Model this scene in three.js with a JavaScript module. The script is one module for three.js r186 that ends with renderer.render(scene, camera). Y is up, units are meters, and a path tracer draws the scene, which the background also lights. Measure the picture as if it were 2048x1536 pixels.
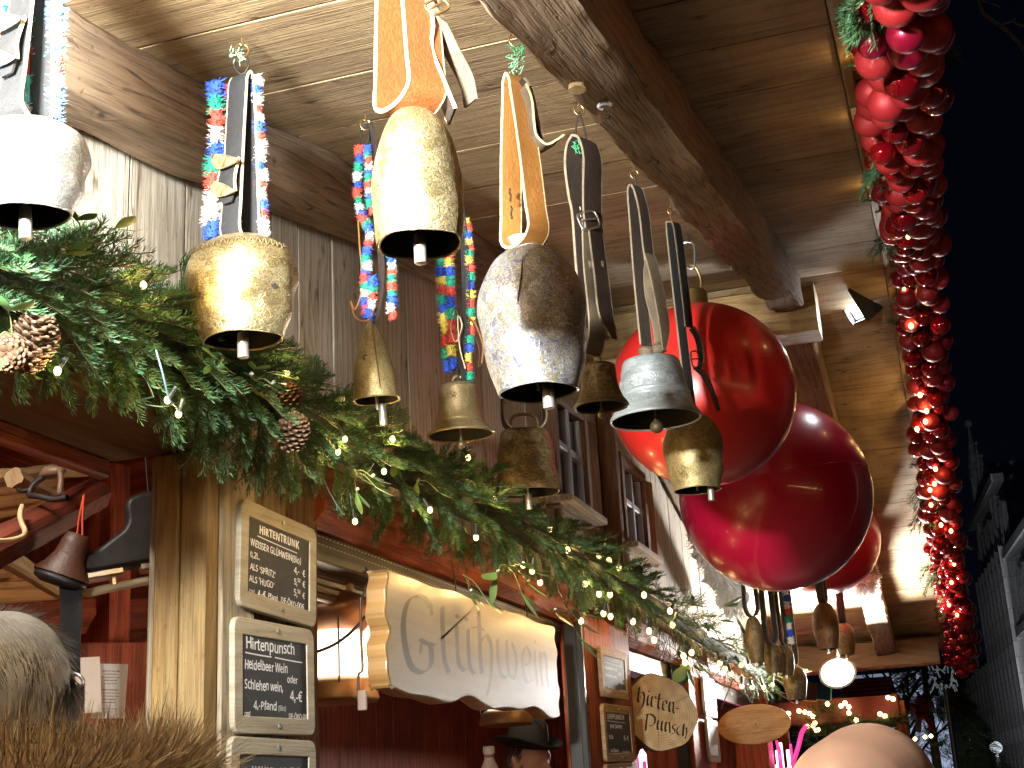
import * as THREE from 'three';
import { mergeGeometries, mergeVertices, toCreasedNormals } from 'three/addons/utils/BufferGeometryUtils.js';
import { MarchingCubes } from 'three/addons/objects/MarchingCubes.js';
import { RectAreaLightUniformsLib } from 'three/addons/lights/RectAreaLightUniformsLib.js';

// ───────────── camera, sky, moon, floodlights, exposure ─────────────
const V = (x, y, z) => new THREE.Vector3(x, y, z);
const EYE = V(0, 1.55, 0), FOC = 2716.8;
const CR = V(0.94887969, -0.0516539, -0.31138274), CU = V(0.13954984, 0.95351761, 0.2670768), CF = V(-0.28311336, 0.29687717, -0.91198178);
const scene = new THREE.Scene();
const camera = new THREE.PerspectiveCamera(2 * Math.atan(768 / FOC) * 180 / Math.PI, 4 / 3, 0.05, 600);
camera.position.copy(EYE);
camera.up.copy(CU);
camera.lookAt(EYE.clone().add(CF));
camera.updateMatrixWorld();

const renderer = new THREE.WebGLRenderer({ antialias: true });
renderer.toneMapping = THREE.LinearToneMapping;
renderer.toneMappingExposure = 1.0;
renderer.shadowMap.enabled = true;
RectAreaLightUniformsLib.init();

// night sky: a clear, almost black navy, a little lighter near the town's horizon
{
  const w = 64, h = 32, d = new Float32Array(w * h * 4);
  for (let j = 0; j < h; j++) for (let i = 0; i < w; i++) {
    const el = ((j + 0.5) / h - 0.5) * Math.PI, k = Math.exp(-Math.abs(el) * 2.5), o = (j * w + i) * 4;
    d[o] = 0.0006 + 0.0007 * k; d[o + 1] = 0.0009 + 0.0009 * k; d[o + 2] = 0.0024 + 0.0016 * k; d[o + 3] = 1;
  }
  const t = new THREE.DataTexture(d, w, h, THREE.RGBAFormat, THREE.FloatType);
  t.mapping = THREE.EquirectangularReflectionMapping; t.magFilter = THREE.LinearFilter; t.needsUpdate = true;
  scene.background = t; scene.environment = t;
}
const moon = new THREE.DirectionalLight(0xbfd0ff, 0.012);
moon.position.set(30, 60, 20); moon.shadow.radius = 20; moon.castShadow = true;
moon.shadow.camera.left = -30; moon.shadow.camera.right = 30; moon.shadow.camera.top = 30; moon.shadow.camera.bottom = -30; moon.shadow.camera.far = 200;
scene.add(moon, moon.target);

const FLOOD = 2400, FLOOD_COL = new THREE.Color(0.98, 1.0, 0.96), COOL = new THREE.Color(0.86, 0.94, 1.0), WARM = new THREE.Color(1.0, 0.72, 0.4), BULB = new THREE.Color(1.0, 0.62, 0.22);

// ───────────── helpers ─────────────
const sub = (px, py) => CF.clone().addScaledVector(CR, (px - 1024) / FOC).addScaledVector(CU, (768 - py) / FOC).normalize();
const onX = (px, py, X) => { const d = sub(px, py); return EYE.clone().addScaledVector(d, X / d.x); };
const onZ = (px, py, Z) => { const d = sub(px, py); return EYE.clone().addScaledVector(d, Z / d.z); };
const onD = (px, py, D) => EYE.clone().addScaledVector(sub(px, py), D);
const R0 = 6.79, YR = 1.55 + 2.55, SN = 0.205, SF = 0.229;
const soffitY = (t) => t < R0 ? YR + SN * (t - R0) : YR - SF * (t - R0);
function onSoffit(px, py, h = 0, far = false) {
  const d = sub(px, py), k = far ? -SF : SN;                // y = YR - h + k (t - R0), t = -z
  return EYE.clone().addScaledVector(d, (YR - 1.55 - h - k * R0) / (d.y + k * d.z));
}
function yAt(x, z, py) {                                     // height at which the upright line through (x, z) is seen at picture row py
  const q = (768 - py) / FOC;
  return 1.55 + (q * (CF.x * x + CF.z * z) - (CU.x * x + CU.z * z)) / (CU.y - q * CF.y);
}
let seed0 = 1;
function rng(seed) { let s = (seed * 2654435761) >>> 0 || 1; return () => { s = (s + 0x6D2B79F5) >>> 0; let t = s; t = Math.imul(t ^ (t >>> 15), t | 1); t ^= t + Math.imul(t ^ (t >>> 7), t | 61); return ((t ^ (t >>> 14)) >>> 0) / 4294967296; }; }
const lerp = (a, b, t) => a + (b - a) * t, clamp = (x, a, b) => Math.min(b, Math.max(a, x)), smooth = (a, b, x) => { const t = clamp((x - a) / (b - a), 0, 1); return t * t * (3 - 2 * t); };
function hash2(x, y, s) { let h = Math.imul(x, 374761393) ^ Math.imul(y, 668265263) ^ Math.imul(s, 2246822519); h = Math.imul(h ^ (h >>> 13), 1274126177); h = Math.imul(h ^ (h >>> 15), 2246822519); return ((h ^ (h >>> 16)) >>> 0) / 4294967296; }
function pn(x, y, px, py, s) {                               // value noise with periods px, py
  const xi = Math.floor(x), yi = Math.floor(y), fx = x - xi, fy = y - yi, u = fx * fx * (3 - 2 * fx), v = fy * fy * (3 - 2 * fy);
  const x0 = ((xi % px) + px) % px, x1 = (x0 + 1) % px, y0 = ((yi % py) + py) % py, y1 = (y0 + 1) % py;
  return lerp(lerp(hash2(x0, y0, s), hash2(x1, y0, s), u), lerp(hash2(x0, y1, s), hash2(x1, y1, s), u), v);
}
const n1 = (x, s) => { const i = Math.floor(x), f = x - i, u = f * f * (3 - 2 * f); return lerp(hash2(i, 7, s), hash2(i + 1, 7, s), u) * 2 - 1; };
function n3(x, y, z, s = 0) {
  const xi = Math.floor(x), yi = Math.floor(y), zi = Math.floor(z), fx = x - xi, fy = y - yi, fz = z - zi;
  const u = fx * fx * (3 - 2 * fx), v = fy * fy * (3 - 2 * fy), w = fz * fz * (3 - 2 * fz);
  const h = (a, b, c) => hash2(xi + a + 57 * (zi + c), yi + b, s + 11);
  return lerp(lerp(lerp(h(0, 0, 0), h(1, 0, 0), u), lerp(h(0, 1, 0), h(1, 1, 0), u), v), lerp(lerp(h(0, 0, 1), h(1, 0, 1), u), lerp(h(0, 1, 1), h(1, 1, 1), u), v), w) * 2 - 1;
}

const taken = new Map();
function numbered(name) { const k = taken.get(name) || 0; taken.set(name, k + 1); return k ? `${name}_${String(k).padStart(3, '0')}` : name; }
function tag(o, label, category, group, kind) {
  if (label) o.userData.label = label; if (category) o.userData.category = category; if (group) o.userData.group = group; if (kind) o.userData.kind = kind;
  return o;
}
function thing(name, label, category, pos, turn = 0, group) {
  const o = new THREE.Group(); o.name = numbered(name); scene.add(o);
  if (pos) o.position.copy(pos); o.rotation.y = turn;
  return tag(o, label, category, group);
}
function part(name, geo, mat, parent, label) {
  const m = new THREE.Mesh(Array.isArray(geo) ? join(geo) : geo, mat);
  m.name = name; m.castShadow = m.receiveShadow = true; parent.add(m);
  if (label) m.userData.label = label;
  return m;
}
function solo(name, label, category, geo, mat, group) { const m = part(numbered(name), geo, mat, scene); return tag(m, label, category, group); }
function struct(name, geo, mat) { const m = part(numbered(name), geo, mat, scene); m.userData.kind = 'structure'; return m; }
function join(list) {
  const idx = list.some((g) => !g.index), keys = ['position', 'normal', 'uv'];
  const hasC = list.some((g) => g.attributes.color);
  return mergeGeometries(list.map((g) => {
    let q = idx && g.index ? g.toNonIndexed() : g.clone();
    if (!q.attributes.normal) q.computeVertexNormals();
    if (!q.attributes.uv) q.setAttribute('uv', new THREE.BufferAttribute(new Float32Array(q.attributes.position.count * 2), 2));
    if (hasC && !q.attributes.color) q.setAttribute('color', new THREE.BufferAttribute(new Float32Array(q.attributes.position.count * 3).fill(1), 3));
    for (const k of Object.keys(q.attributes)) if (!keys.includes(k) && !(hasC && k === 'color')) q.deleteAttribute(k);
    return q;
  }));
}
const mv = (g, x, y, z) => g.translate(x, y, z);

// box with chamfered edges; the grain (v of the uv) runs along axis a
function plank(sx, sy, sz, a = 'y', c = 0.003, seed = seed0++) {
  const r = rng(seed), ou = r(), ov = r(), hx = sx / 2, hy = sy / 2, hz = sz / 2, pos = [], idx = [];
  c = Math.min(c, hx * 0.45, hy * 0.45, hz * 0.45);
  // 24 corner points: per corner three, pulled in along two axes
  const id = (i, j, k, ax) => ((i * 2 + j) * 2 + k) * 3 + ax;
  for (let i = 0; i < 2; i++) for (let j = 0; j < 2; j++) for (let k = 0; k < 2; k++) for (let ax = 0; ax < 3; ax++)
    pos.push([(i ? 1 : -1) * (hx - (ax === 0 ? 0 : c)), (j ? 1 : -1) * (hy - (ax === 1 ? 0 : c)), (k ? 1 : -1) * (hz - (ax === 2 ? 0 : c))]);
  const quad = (A, B, C, D) => idx.push([A, B, C], [A, C, D]);
  for (let s = 0; s < 2; s++) {
    quad(id(s, 0, 0, 0), id(s, 1, 0, 0), id(s, 1, 1, 0), id(s, 0, 1, 0));
    quad(id(0, s, 0, 1), id(1, s, 0, 1), id(1, s, 1, 1), id(0, s, 1, 1));
    quad(id(0, 0, s, 2), id(1, 0, s, 2), id(1, 1, s, 2), id(0, 1, s, 2));
  }
  for (let p = 0; p < 2; p++) for (let q = 0; q < 2; q++) {
    quad(id(p, q, 0, 0), id(p, q, 1, 0), id(p, q, 1, 1), id(p, q, 0, 1));
    quad(id(p, 0, q, 0), id(p, 1, q, 0), id(p, 1, q, 2), id(p, 0, q, 2));
    quad(id(0, p, q, 1), id(1, p, q, 1), id(1, p, q, 2), id(0, p, q, 2));
  }
  for (let i = 0; i < 2; i++) for (let j = 0; j < 2; j++) for (let k = 0; k < 2; k++) idx.push([id(i, j, k, 0), id(i, j, k, 1), id(i, j, k, 2)]);
  const P = new Float32Array(idx.length * 9), N = new Float32Array(idx.length * 9), T = new Float32Array(idx.length * 6);
  const A = V(), B = V(), C = V(), n = V(), m = V();
  idx.forEach((t, f) => {
    A.fromArray(pos[t[0]]); B.fromArray(pos[t[1]]); C.fromArray(pos[t[2]]);
    n.copy(B).sub(A).cross(m.copy(C).sub(A)).normalize();
    let tri = t; m.copy(A).add(B).add(C); if (n.dot(m) < 0) { n.negate(); tri = [t[0], t[2], t[1]]; }
    const an = [Math.abs(n.x), Math.abs(n.y), Math.abs(n.z)], dom = an.indexOf(Math.max(...an)), la = 'xyz'.indexOf(a);
    tri.forEach((v, k) => {
      const q = pos[v]; P.set(q, f * 9 + k * 3); N.set([n.x, n.y, n.z], f * 9 + k * 3);
      let u, w;
      if (dom === la) { u = q[(la + 1) % 3]; w = q[(la + 2) % 3]; } else { w = q[la]; u = q[3 - dom - la] + (dom === (la + 1) % 3 ? 0 : 0.37); }
      T.set([u / 0.5 + ou, w / 1.0 + ov], f * 6 + k * 2);
    });
  });
  const g = new THREE.BufferGeometry();
  g.setAttribute('position', new THREE.BufferAttribute(P, 3)); g.setAttribute('normal', new THREE.BufferAttribute(N, 3)); g.setAttribute('uv', new THREE.BufferAttribute(T, 2));
  return g;
}
// hewn beam along local z: rounded, uneven section
function hewn(sx, sy, len, amp = 0.006, seed = seed0++, round = 0.012, segs = 0) {
  const sec = [], k = 5, hx = sx / 2, hy = sy / 2, r = rng(seed), ou = r(), ov = r();
  const side = (x0, y0, x1, y1) => { for (let i = 0; i <= k; i++) sec.push([lerp(x0, x1, i / k), lerp(y0, y1, i / k)]); };
  side(-hx + round, -hy, hx - round, -hy); side(hx, -hy + round, hx, hy - round); side(hx - round, hy, -hx + round, hy); side(-hx, hy - round, -hx, -hy + round);
  const m = sec.length, n = segs || Math.max(6, Math.round(len / 0.06)), P = [], T = [], I = [];
  let per = 0; const pu = sec.map((s, i) => { if (i) per += Math.hypot(s[0] - sec[i - 1][0], s[1] - sec[i - 1][1]); return per; });
  for (let j = 0; j <= n; j++) for (let i = 0; i <= m; i++) {
    const s = sec[i % m], z = -len / 2 + len * j / n, edge = Math.min(Math.abs(Math.abs(s[0]) - hx) + Math.abs(Math.abs(s[1]) - hy), 0.05) / 0.05;
    const e = amp * (1 + 1.3 * (1 - edge));
    const d = n3(s[0] * 14 + seed, s[1] * 14, z * 3.1, seed) * e + n3(s[0] * 40, s[1] * 40 + seed, z * 13, seed + 3) * e * 0.5;
    const L = Math.hypot(s[0], s[1]) || 1;
    P.push(s[0] + s[0] / L * d, s[1] + s[1] / L * d, z); T.push((i < m ? pu[i] : per + 0.01) / 0.5 + ou, z + ov);
  }
  for (let j = 0; j < n; j++) for (let i = 0; i < m; i++) { const a = j * (m + 1) + i, b = a + 1, c = a + m + 1, d = c + 1; I.push(a, b, d, a, d, c); }
  for (const j of [0, n]) {
    const c = P.length / 3; P.push(0, 0, j ? len / 2 : -len / 2); T.push(ou, ov);
    for (let i = 0; i <= m; i++) { const q = (j * (m + 1) + i) * 3; P.push(P[q], P[q + 1], P[q + 2]); T.push(P[q] / 0.5 + ou, P[q + 1] / 0.5 + ov); }
    for (let i = 0; i < m; i++) j ? I.push(c, c + 1 + i, c + 2 + i) : I.push(c, c + 2 + i, c + 1 + i);
  }
  const g = new THREE.BufferGeometry();
  g.setAttribute('position', new THREE.Float32BufferAttribute(P, 3)); g.setAttribute('uv', new THREE.Float32BufferAttribute(T, 2)); g.setIndex(I);
  return toCreasedNormals(g, 0.6);
}
const curve = (pts, closed = false, tension = 0.5) => new THREE.CatmullRomCurve3(pts.map((p) => p.isVector3 ? p : V(...p)), closed, 'catmullrom', tension);
const tube = (pts, r, n = 24, k = 6, closed = false) => new THREE.TubeGeometry(curve(pts, closed), n, r, k, closed);
const lathe = (pts, n = 40) => new THREE.LatheGeometry(pts.map((p) => new THREE.Vector2(p[0], p[1])), n);
// a strap: rectangle swept along a path; `side` is the direction of its width (constant or one per point)
function ribbon(pts, side, width, thick, n = 40, closed = false) {
  const c = curve(pts, closed), P = [], T = [], I = [], len = c.getLength();
  for (let j = 0; j <= n; j++) {
    const p = c.getPoint(j / n), t = c.getTangent(j / n);
    const s = (typeof side === 'function' ? side(j / n) : side).clone(); s.addScaledVector(t, -s.dot(t)).normalize();
    const w = typeof width === 'function' ? width(j / n) : width, nn = t.clone().cross(s).normalize();
    const q = [[-1, -1], [1, -1], [1, -1], [1, 1], [1, 1], [-1, 1], [-1, 1], [-1, -1]];
    q.forEach(([a, b], i) => { const v = p.clone().addScaledVector(s, a * w / 2).addScaledVector(nn, b * thick / 2); P.push(v.x, v.y, v.z); T.push((a * w / 2 + (i > 3 ? 0.1 : 0)) / 0.25, j / n * len / 0.25); });
  }
  for (let j = 0; j < n; j++) for (let i = 0; i < 8; i += 2) { const a = j * 8 + i, b = a + 1, d = a + 8, e = d + 1; I.push(a, b, e, a, e, d); }
  if (!closed) for (const j of [0, n]) { const o = j * 8; j ? I.push(o, o + 2, o + 4, o, o + 4, o + 6) : I.push(o, o + 4, o + 2, o, o + 6, o + 4); }
  const g = new THREE.BufferGeometry();
  g.setAttribute('position', new THREE.Float32BufferAttribute(P, 3)); g.setAttribute('uv', new THREE.Float32BufferAttribute(T, 2)); g.setIndex(I);
  g.computeVertexNormals(); return g;
}
function blob(r, seed, amp = 0.2, fr = 2, sy = 1, w = 14, h = 10) {
  const g = mergeVertices(new THREE.SphereGeometry(1, w, h).deleteAttribute('uv').deleteAttribute('normal')), p = g.attributes.position;
  for (let i = 0; i < p.count; i++) { const x = p.getX(i), y = p.getY(i), z = p.getZ(i), k = r * (1 + amp * n3(x * fr + seed, y * fr, z * fr, seed)); p.setXYZ(i, x * k, y * k * sy, z * k); }
  g.computeVertexNormals(); return g;
}
function colored(g, c) { const n = g.attributes.position.count, a = new Float32Array(n * 3); for (let i = 0; i < n; i++) a.set([c.r, c.g, c.b], i * 3); g.setAttribute('color', new THREE.BufferAttribute(a, 3)); return g; }

// ───────────── textures ─────────────
function dataTex(w, h, f, srgb) {
  const d = new Uint8Array(w * h * 4);
  for (let j = 0; j < h; j++) for (let i = 0; i < w; i++) { const c = f(i, j), o = (j * w + i) * 4; d[o] = clamp(c[0], 0, 255); d[o + 1] = clamp(c[1], 0, 255); d[o + 2] = clamp(c[2], 0, 255); d[o + 3] = 255; }
  const t = new THREE.DataTexture(d, w, h, THREE.RGBAFormat); t.magFilter = THREE.LinearFilter; t.minFilter = THREE.LinearMipmapLinearFilter; t.generateMipmaps = true;
  t.wrapS = t.wrapT = THREE.RepeatWrapping; if (srgb) t.colorSpace = THREE.SRGBColorSpace; t.needsUpdate = true; return t;
}
function wood(seed, o) {
  const { light, dark, grey = light, nr = 9, ringK = 0.5, fib = 0.4, blotch = 0.35, knots = 3, crack = 0.5, W = 512, H = 1024, rough = 0.8, bump = 0.002, saw = 0 } = o;
  const r = rng(seed), K = []; for (let i = 0; i < knots; i++) K.push([r(), r(), 0.012 + 0.02 * r(), 0.6 + r()]);
  const hgt = new Float32Array(W * H), col = new Float32Array(W * H * 3);
  for (let j = 0; j < H; j++) for (let i = 0; i < W; i++) {
    const u = i / W, v = j / H;
    let q = u * nr + 1.9 * pn(u * 2, v * 2, 2, 2, seed) + 0.55 * pn(u * 5, v * 4, 5, 4, seed + 1) + 0.12 * pn(u * 24, v * 9, 24, 9, seed + 2), kn = 0;
    for (const k of K) {
      let du = Math.abs(u - k[0]); du = Math.min(du, 1 - du); let dv = Math.abs(v - k[1]); dv = Math.min(dv, 1 - dv);
      const d2 = (du * du) / (k[2] * k[2]) + (dv * dv) / (k[2] * k[2] * 0.5);
      if (d2 < 60) { q += 1.1 * k[3] * Math.exp(-d2 / 6); kn = Math.max(kn, 0.85 * Math.exp(-d2 * 1.6)); }
    }
    const f = q - Math.floor(q), ring = f < 0.8 ? Math.pow(f / 0.8, 2.2) : (1 - f) / 0.2;
    const f1 = pn(u * 150, v * 9, 150, 9, seed + 3), f2 = pn(u * 320, v * 26, 320, 26, seed + 4), bl = pn(u * 4, v * 5, 4, 5, seed + 5) * 0.6 + pn(u * 11, v * 14, 11, 14, seed + 6) * 0.4;
    const c1 = Math.abs(pn(u * 26 + 0.8 * pn(u * 6, v * 5, 6, 5, seed + 12), v * 2, 26, 2, seed + 7) - 0.5), ck = (1 - smooth(0.004, 0.028, c1)) * smooth(0.42, 0.62, pn(u * 5, v * 7, 5, 7, seed + 8)) * crack;
    const sw = saw ? saw * (pn(u * 3, v * 170, 3, 170, seed + 9) - 0.5) * (0.4 + pn(u * 5, v * 6, 5, 6, seed + 10)) : 0;
    const pit = smooth(0.80, 0.9, pn(u * 90, v * 60, 90, 60, seed + 15)) * 0.35;
    let k = clamp(ring * ringK + (f1 - 0.5) * fib + (f2 - 0.5) * fib * 0.7 + (bl - 0.5) * blotch + kn * 0.9 + ck * 0.9 + sw + 0.12 + pit * 0.5, 0, 1.25);
    const g = smooth(0.5, 0.8, pn(u * 3, v * 3, 3, 3, seed + 11)) * 0.8, o3 = (j * W + i) * 3;
    for (let c = 0; c < 3; c++) col[o3 + c] = Math.max(6, lerp(lerp(light[c], grey[c], g), dark[c], k));
    hgt[j * W + i] = clamp(0.62 - ring * 0.16 * (ringK > 0.1 ? 1 : 0) + (f1 - 0.5) * 0.3 + (f2 - 0.5) * 0.16 - ck * 0.5 + sw * 0.7 + (bl - 0.5) * 0.2 - pit * 0.6, 0, 1);
  }
  const map = dataTex(W, H, (i, j) => { const o3 = (j * W + i) * 3; return [col[o3], col[o3 + 1], col[o3 + 2]]; }, true);
  const bmp = dataTex(W, H, (i, j) => { const b = hgt[j * W + i] * 255; return [b, b, b]; });
  return new THREE.MeshStandardMaterial({ map, bumpMap: bmp, bumpScale: bump, roughness: rough });
}
const tint = (m, r, g = r, b = r) => { const c = m.clone(); c.color.setRGB(r, g, b); return c; };
const std = (r, g, b, rough = 0.7, metal = 0, more = {}) => new THREE.MeshStandardMaterial({ color: new THREE.Color().setRGB(r, g, b), roughness: rough, metalness: metal, ...more });
const phys = (r, g, b, more) => new THREE.MeshPhysicalMaterial({ color: new THREE.Color().setRGB(r, g, b), ...more });
const glow = (c, k) => new THREE.MeshStandardMaterial({ color: 0x111111, emissive: c, emissiveIntensity: k, roughness: 0.5 });

const W_SOFF = wood(11, { light: [184, 158, 120], grey: [176, 156, 126], dark: [106, 82, 58], nr: 6, ringK: 0.24, fib: 0.42, blotch: 0.5, knots: 2, crack: 0.7, saw: 0.1, bump: 0.002, rough: 0.85 });
const W_WALL = wood(23, { light: [200, 191, 174], grey: [190, 184, 172], dark: [122, 108, 90], nr: 13, ringK: 0.36, fib: 0.5, blotch: 0.4, knots: 3, crack: 0.6, bump: 0.0012, rough: 0.85 });
const W_BEAM = wood(37, { light: [154, 128, 102], grey: [146, 128, 108], dark: [80, 62, 48], nr: 12, ringK: 0.28, fib: 0.5, blotch: 0.55, knots: 3, crack: 0.6, bump: 0.003, rough: 0.9 });
const W_GOLD = wood(41, { light: [172, 138, 84], grey: [160, 136, 94], dark: [104, 74, 40], nr: 9, ringK: 0.3, fib: 0.4, blotch: 0.3, knots: 1, crack: 0.35, bump: 0.002, rough: 0.6 });
const W_RED = wood(53, { light: [172, 84, 44], grey: [150, 74, 42], dark: [84, 32, 16], nr: 8, ringK: 0.45, fib: 0.4, blotch: 0.5, knots: 4, crack: 0.5, bump: 0.003, rough: 0.65 });
const W_PALE = wood(67, { light: [200, 172, 128], grey: [192, 170, 134], dark: [150, 116, 76], nr: 7, ringK: 0.35, fib: 0.3, blotch: 0.25, knots: 1, crack: 0.15, bump: 0.0012, rough: 0.55 });
const M_SOFF = [1, 0.9, 0.8, 0.96].map((k) => tint(W_SOFF, k, k * 0.99, k * 0.975));
const M_WALL = [1, 0.88, 0.8, 0.95].map((k, i) => tint(W_WALL, k, k * (i % 2 ? 0.98 : 1), k * (i % 2 ? 0.95 : 1)));
const M_BEAM = tint(W_BEAM, 1), M_BEAMDARK = tint(W_BEAM, 0.95);
const M_BROWN = tint(W_GOLD, 0.42, 0.36, 0.33), M_DARKWOOD = tint(W_RED, 1);
const M_STONE = std(0.3, 0.29, 0.28, 0.9);
const M_BLACK = std(0.015, 0.015, 0.016, 0.5), M_IRON = std(0.05, 0.045, 0.04, 0.55, 0.8), M_BRASSWIRE = std(0.65, 0.47, 0.2, 0.35, 1), M_STEEL = std(0.6, 0.6, 0.6, 0.32, 1);
console.log('textures ready');

// ───────────── ground ─────────────
{
  const cob = dataTex(512, 512, (i, j) => {
    const r = Math.floor(j / 32), x = (i + (r % 2) * 16) % 512, fx = (x % 32) / 32, fy = (j % 32) / 32, e = Math.min(fx, 1 - fx, fy, 1 - fy), k = smooth(0.03, 0.12, e) * (70 + 40 * hash2(Math.floor(x / 32), r, 5)) + 18 * pn(i / 8, j / 8, 64, 64, 3);
    return [k + 14, k + 12, k + 10];
  }, true);
  cob.repeat.set(300, 300);
  const m = new THREE.MeshStandardMaterial({ map: cob, roughness: 0.6 });
  struct('ground', new THREE.PlaneGeometry(600, 600).rotateX(-Math.PI / 2), m);
}

// ───────────── the timber hut: gable end with a deep overhang ─────────────
const XW = -1.69;                                            // outer face of the gable wall
const hut = thing('timber_market_hut', 'weathered timber market hut with open serving hatches and a deep board-lined gable overhang', 'hut', V(0, 0, 0));
const TN = Math.atan(SN), TF = Math.atan(SF);
const T0 = 0.1, T1 = 12.9;
{
  // roof deck (above the boards) and the soffit boards, each a piece
  const deck = (t0, t1, ang) => { const L = (t1 - t0) / Math.cos(ang), g = plank(2.9, 0.06, L, 'x', 0.004).rotateX(t0 < R0 ? ang : -ang); const tm = (t0 + t1) / 2; return mv(g, -1.46, soffitY(tm) + 0.085, -tm); };
  const soff = part('roof', [deck(T0, R0 - 0.012, TN), deck(R0 + 0.012, T1 + 0.2, TF)], M_BEAMDARK, hut);
  const seams = [0.1, 0.55, 0.98, 1.4, 1.83, 2.26, 2.68, 3.03, 3.45, 3.89, 4.3, 4.68, 5.06, 5.55, 6.05, 6.5, R0]; for (let t = R0 + 0.4; t < T1 + 0.1; t += 0.42) seams.push(t);
  const r = rng(5);
  for (let i = 0; i + 1 < seams.length; i++) {
    const a = seams[i], b = seams[i + 1], tm = (a + b) / 2, near = tm < R0, ang = near ? TN : TF, w = (b - a) / Math.cos(ang) - 0.006 - 0.004 * r();
    const g = plank(1.72, 0.026, w, 'x', 0.001).rotateX((near ? ang : -ang) + (r() - 0.5) * 0.006);
    part('soffit_board', mv(g, -0.94, soffitY(tm) + 0.018 + (r() - 0.5) * 0.002, -tm), M_SOFF[i % 4], soff);
  }
  // rafters: against the wall and at mid overhang, ridge purlin, eave beams
  const rafter = (x, w, h, t0, t1, seed, amp, mat, name = 'rafter') => {
    const near = t0 < R0 - 0.5, ang = near ? TN : -TF, L = (t1 - t0) / Math.cos(ang), tm = (t0 + t1) / 2;
    return part(name, mv(hewn(w, h, L, amp, seed, 0.012).rotateX(ang), x, soffitY(tm) - h / 2 * Math.cos(ang) - 0.001, -tm), mat, hut);
  };
  rafter(-1.583, 0.155, 0.175, 0.3, 6.72, 71, 0.006, M_BEAM);
  rafter(-1.583, 0.155, 0.175, 7.06, 12.6, 72, 0.006, M_BEAM);
  rafter(-0.578, 0.175, 0.17, 0.3, 6.63, 73, 0.008, M_BEAM);
  rafter(-0.578, 0.175, 0.17, 7.08, 12.6, 74, 0.008, M_BEAM);
  part('ridge_purlin', mv(hewn(0.24, 0.26, 1.62, 0.004, 75, 0.02).rotateY(Math.PI / 2), -1.25, YR - 0.16, -6.88), W_GOLD, hut);
  part('eave_purlin', mv(hewn(0.22, 0.24, 1.75, 0.005, 76, 0.02).rotateY(Math.PI / 2), -1.02, soffitY(12.5) - 0.14, -12.5), tint(W_GOLD, 0.5, 0.42, 0.4), hut);
  part('eave_purlin', mv(hewn(0.2, 0.2, 1.3, 0.005, 77, 0.02).rotateY(Math.PI / 2), -1.25, soffitY(9.7) - 0.1, -9.72), W_GOLD, hut);

  // verge: fascia and shingle ends seen from below
  const verge = part('verge_board', [mv(plank(0.03, 0.14, (R0 - 0.3) / Math.cos(TN), 'z', 0.003).rotateX(TN), -0.062, soffitY((0.3 + R0) / 2) + 0.06, -(0.3 + R0) / 2), mv(plank(0.03, 0.14, (T1 - R0) / Math.cos(TF), 'z', 0.003).rotateX(-TF), -0.062, soffitY((T1 + R0) / 2) + 0.06, -(T1 + R0) / 2)], tint(W_GOLD, 0.8, 0.75, 0.6), hut);
  const shm = [tint(W_GOLD, 0.85, 0.78, 0.6), tint(W_GOLD, 0.65, 0.6, 0.5), tint(W_SOFF, 0.9, 0.85, 0.6)];
  const rs = rng(19);
  for (let t = 2.0; t < T1; t += 0.135) {
    const near = t < R0, len = 0.085 + 0.04 * rs(), g = plank(0.085 + 0.05 * rs(), 0.018 + 0.012 * rs(), len, 'x', 0.004).rotateX((near ? TN : -TF) + (rs() - 0.5) * 0.15);
    part('shingle', mv(g, -0.01 + 0.012 * rs(), soffitY(t) + 0.015 - 0.02 * rs(), -t), shm[Math.floor(rs() * 3)], verge);
  }

  // gable wall: dark backing sheet with upright planks, openings below the lintels
  const yB = 2.5;
  const sh = new THREE.Shape([[0.3, yB], [12.55, yB], [12.55, soffitY(12.55)], [R0, YR], [0.3, soffitY(0.3)]].map((p) => new THREE.Vector2(...p)));
  const wall = part('gable_wall', mv(new THREE.ExtrudeGeometry(sh, { depth: 0.03, bevelEnabled: false }).rotateY(Math.PI / 2), XW - 0.06, 0, 0), W_WALL, hut);
  const rw = rng(31); let t = 0.3, k = 0;
  while (t < 12.5) {
    const w = Math.min(0.17 + 0.15 * rw(), 12.55 - t), y1 = Math.min(soffitY(t), soffitY(t + w)) - 0.015, y0 = yB - 0.03 * rw();
    const g = plank(0.026, y1 - y0, w - 0.004 - 0.003 * rw(), 'y', 0.003).rotateY((rw() - 0.5) * 0.012);
    part('wall_plank', mv(g, XW - 0.0145 + 0.005 * rw(), (y0 + y1) / 2, -(t + w / 2)), M_WALL[k++ % 4], wall); t += w;
  }

  // lintels
  const lint = part('lintel', mv(plank(0.3, 0.2, 2.5, 'z', 0.008), XW - 0.1, 2.525, -1.6), M_BROWN, hut);
  part('lintel_lip', mv(plank(0.035, 0.26, 2.5, 'z', 0.006), XW - 0.275, 2.515, -1.6), tint(W_RED, 0.95, 0.9, 0.85), lint);
  part('log_lintel', mv(hewn(0.17, 0.2, 2.72, 0.007, 81, 0.04), XW - 0.06, 2.455, -4.84), tint(W_RED, 1.05, 0.95, 0.9), hut);
  part('log_lintel', mv(hewn(0.17, 0.2, 1.5, 0.007, 82, 0.04), XW - 0.06, 2.455, -7.95), tint(W_RED, 1.0, 0.9, 0.85), hut);
  part('log_lintel', mv(hewn(0.17, 0.2, 2.9, 0.007, 83, 0.04), XW - 0.06, 2.455, -11.05), tint(W_RED, 1.0, 0.9, 0.85), hut);

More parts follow.
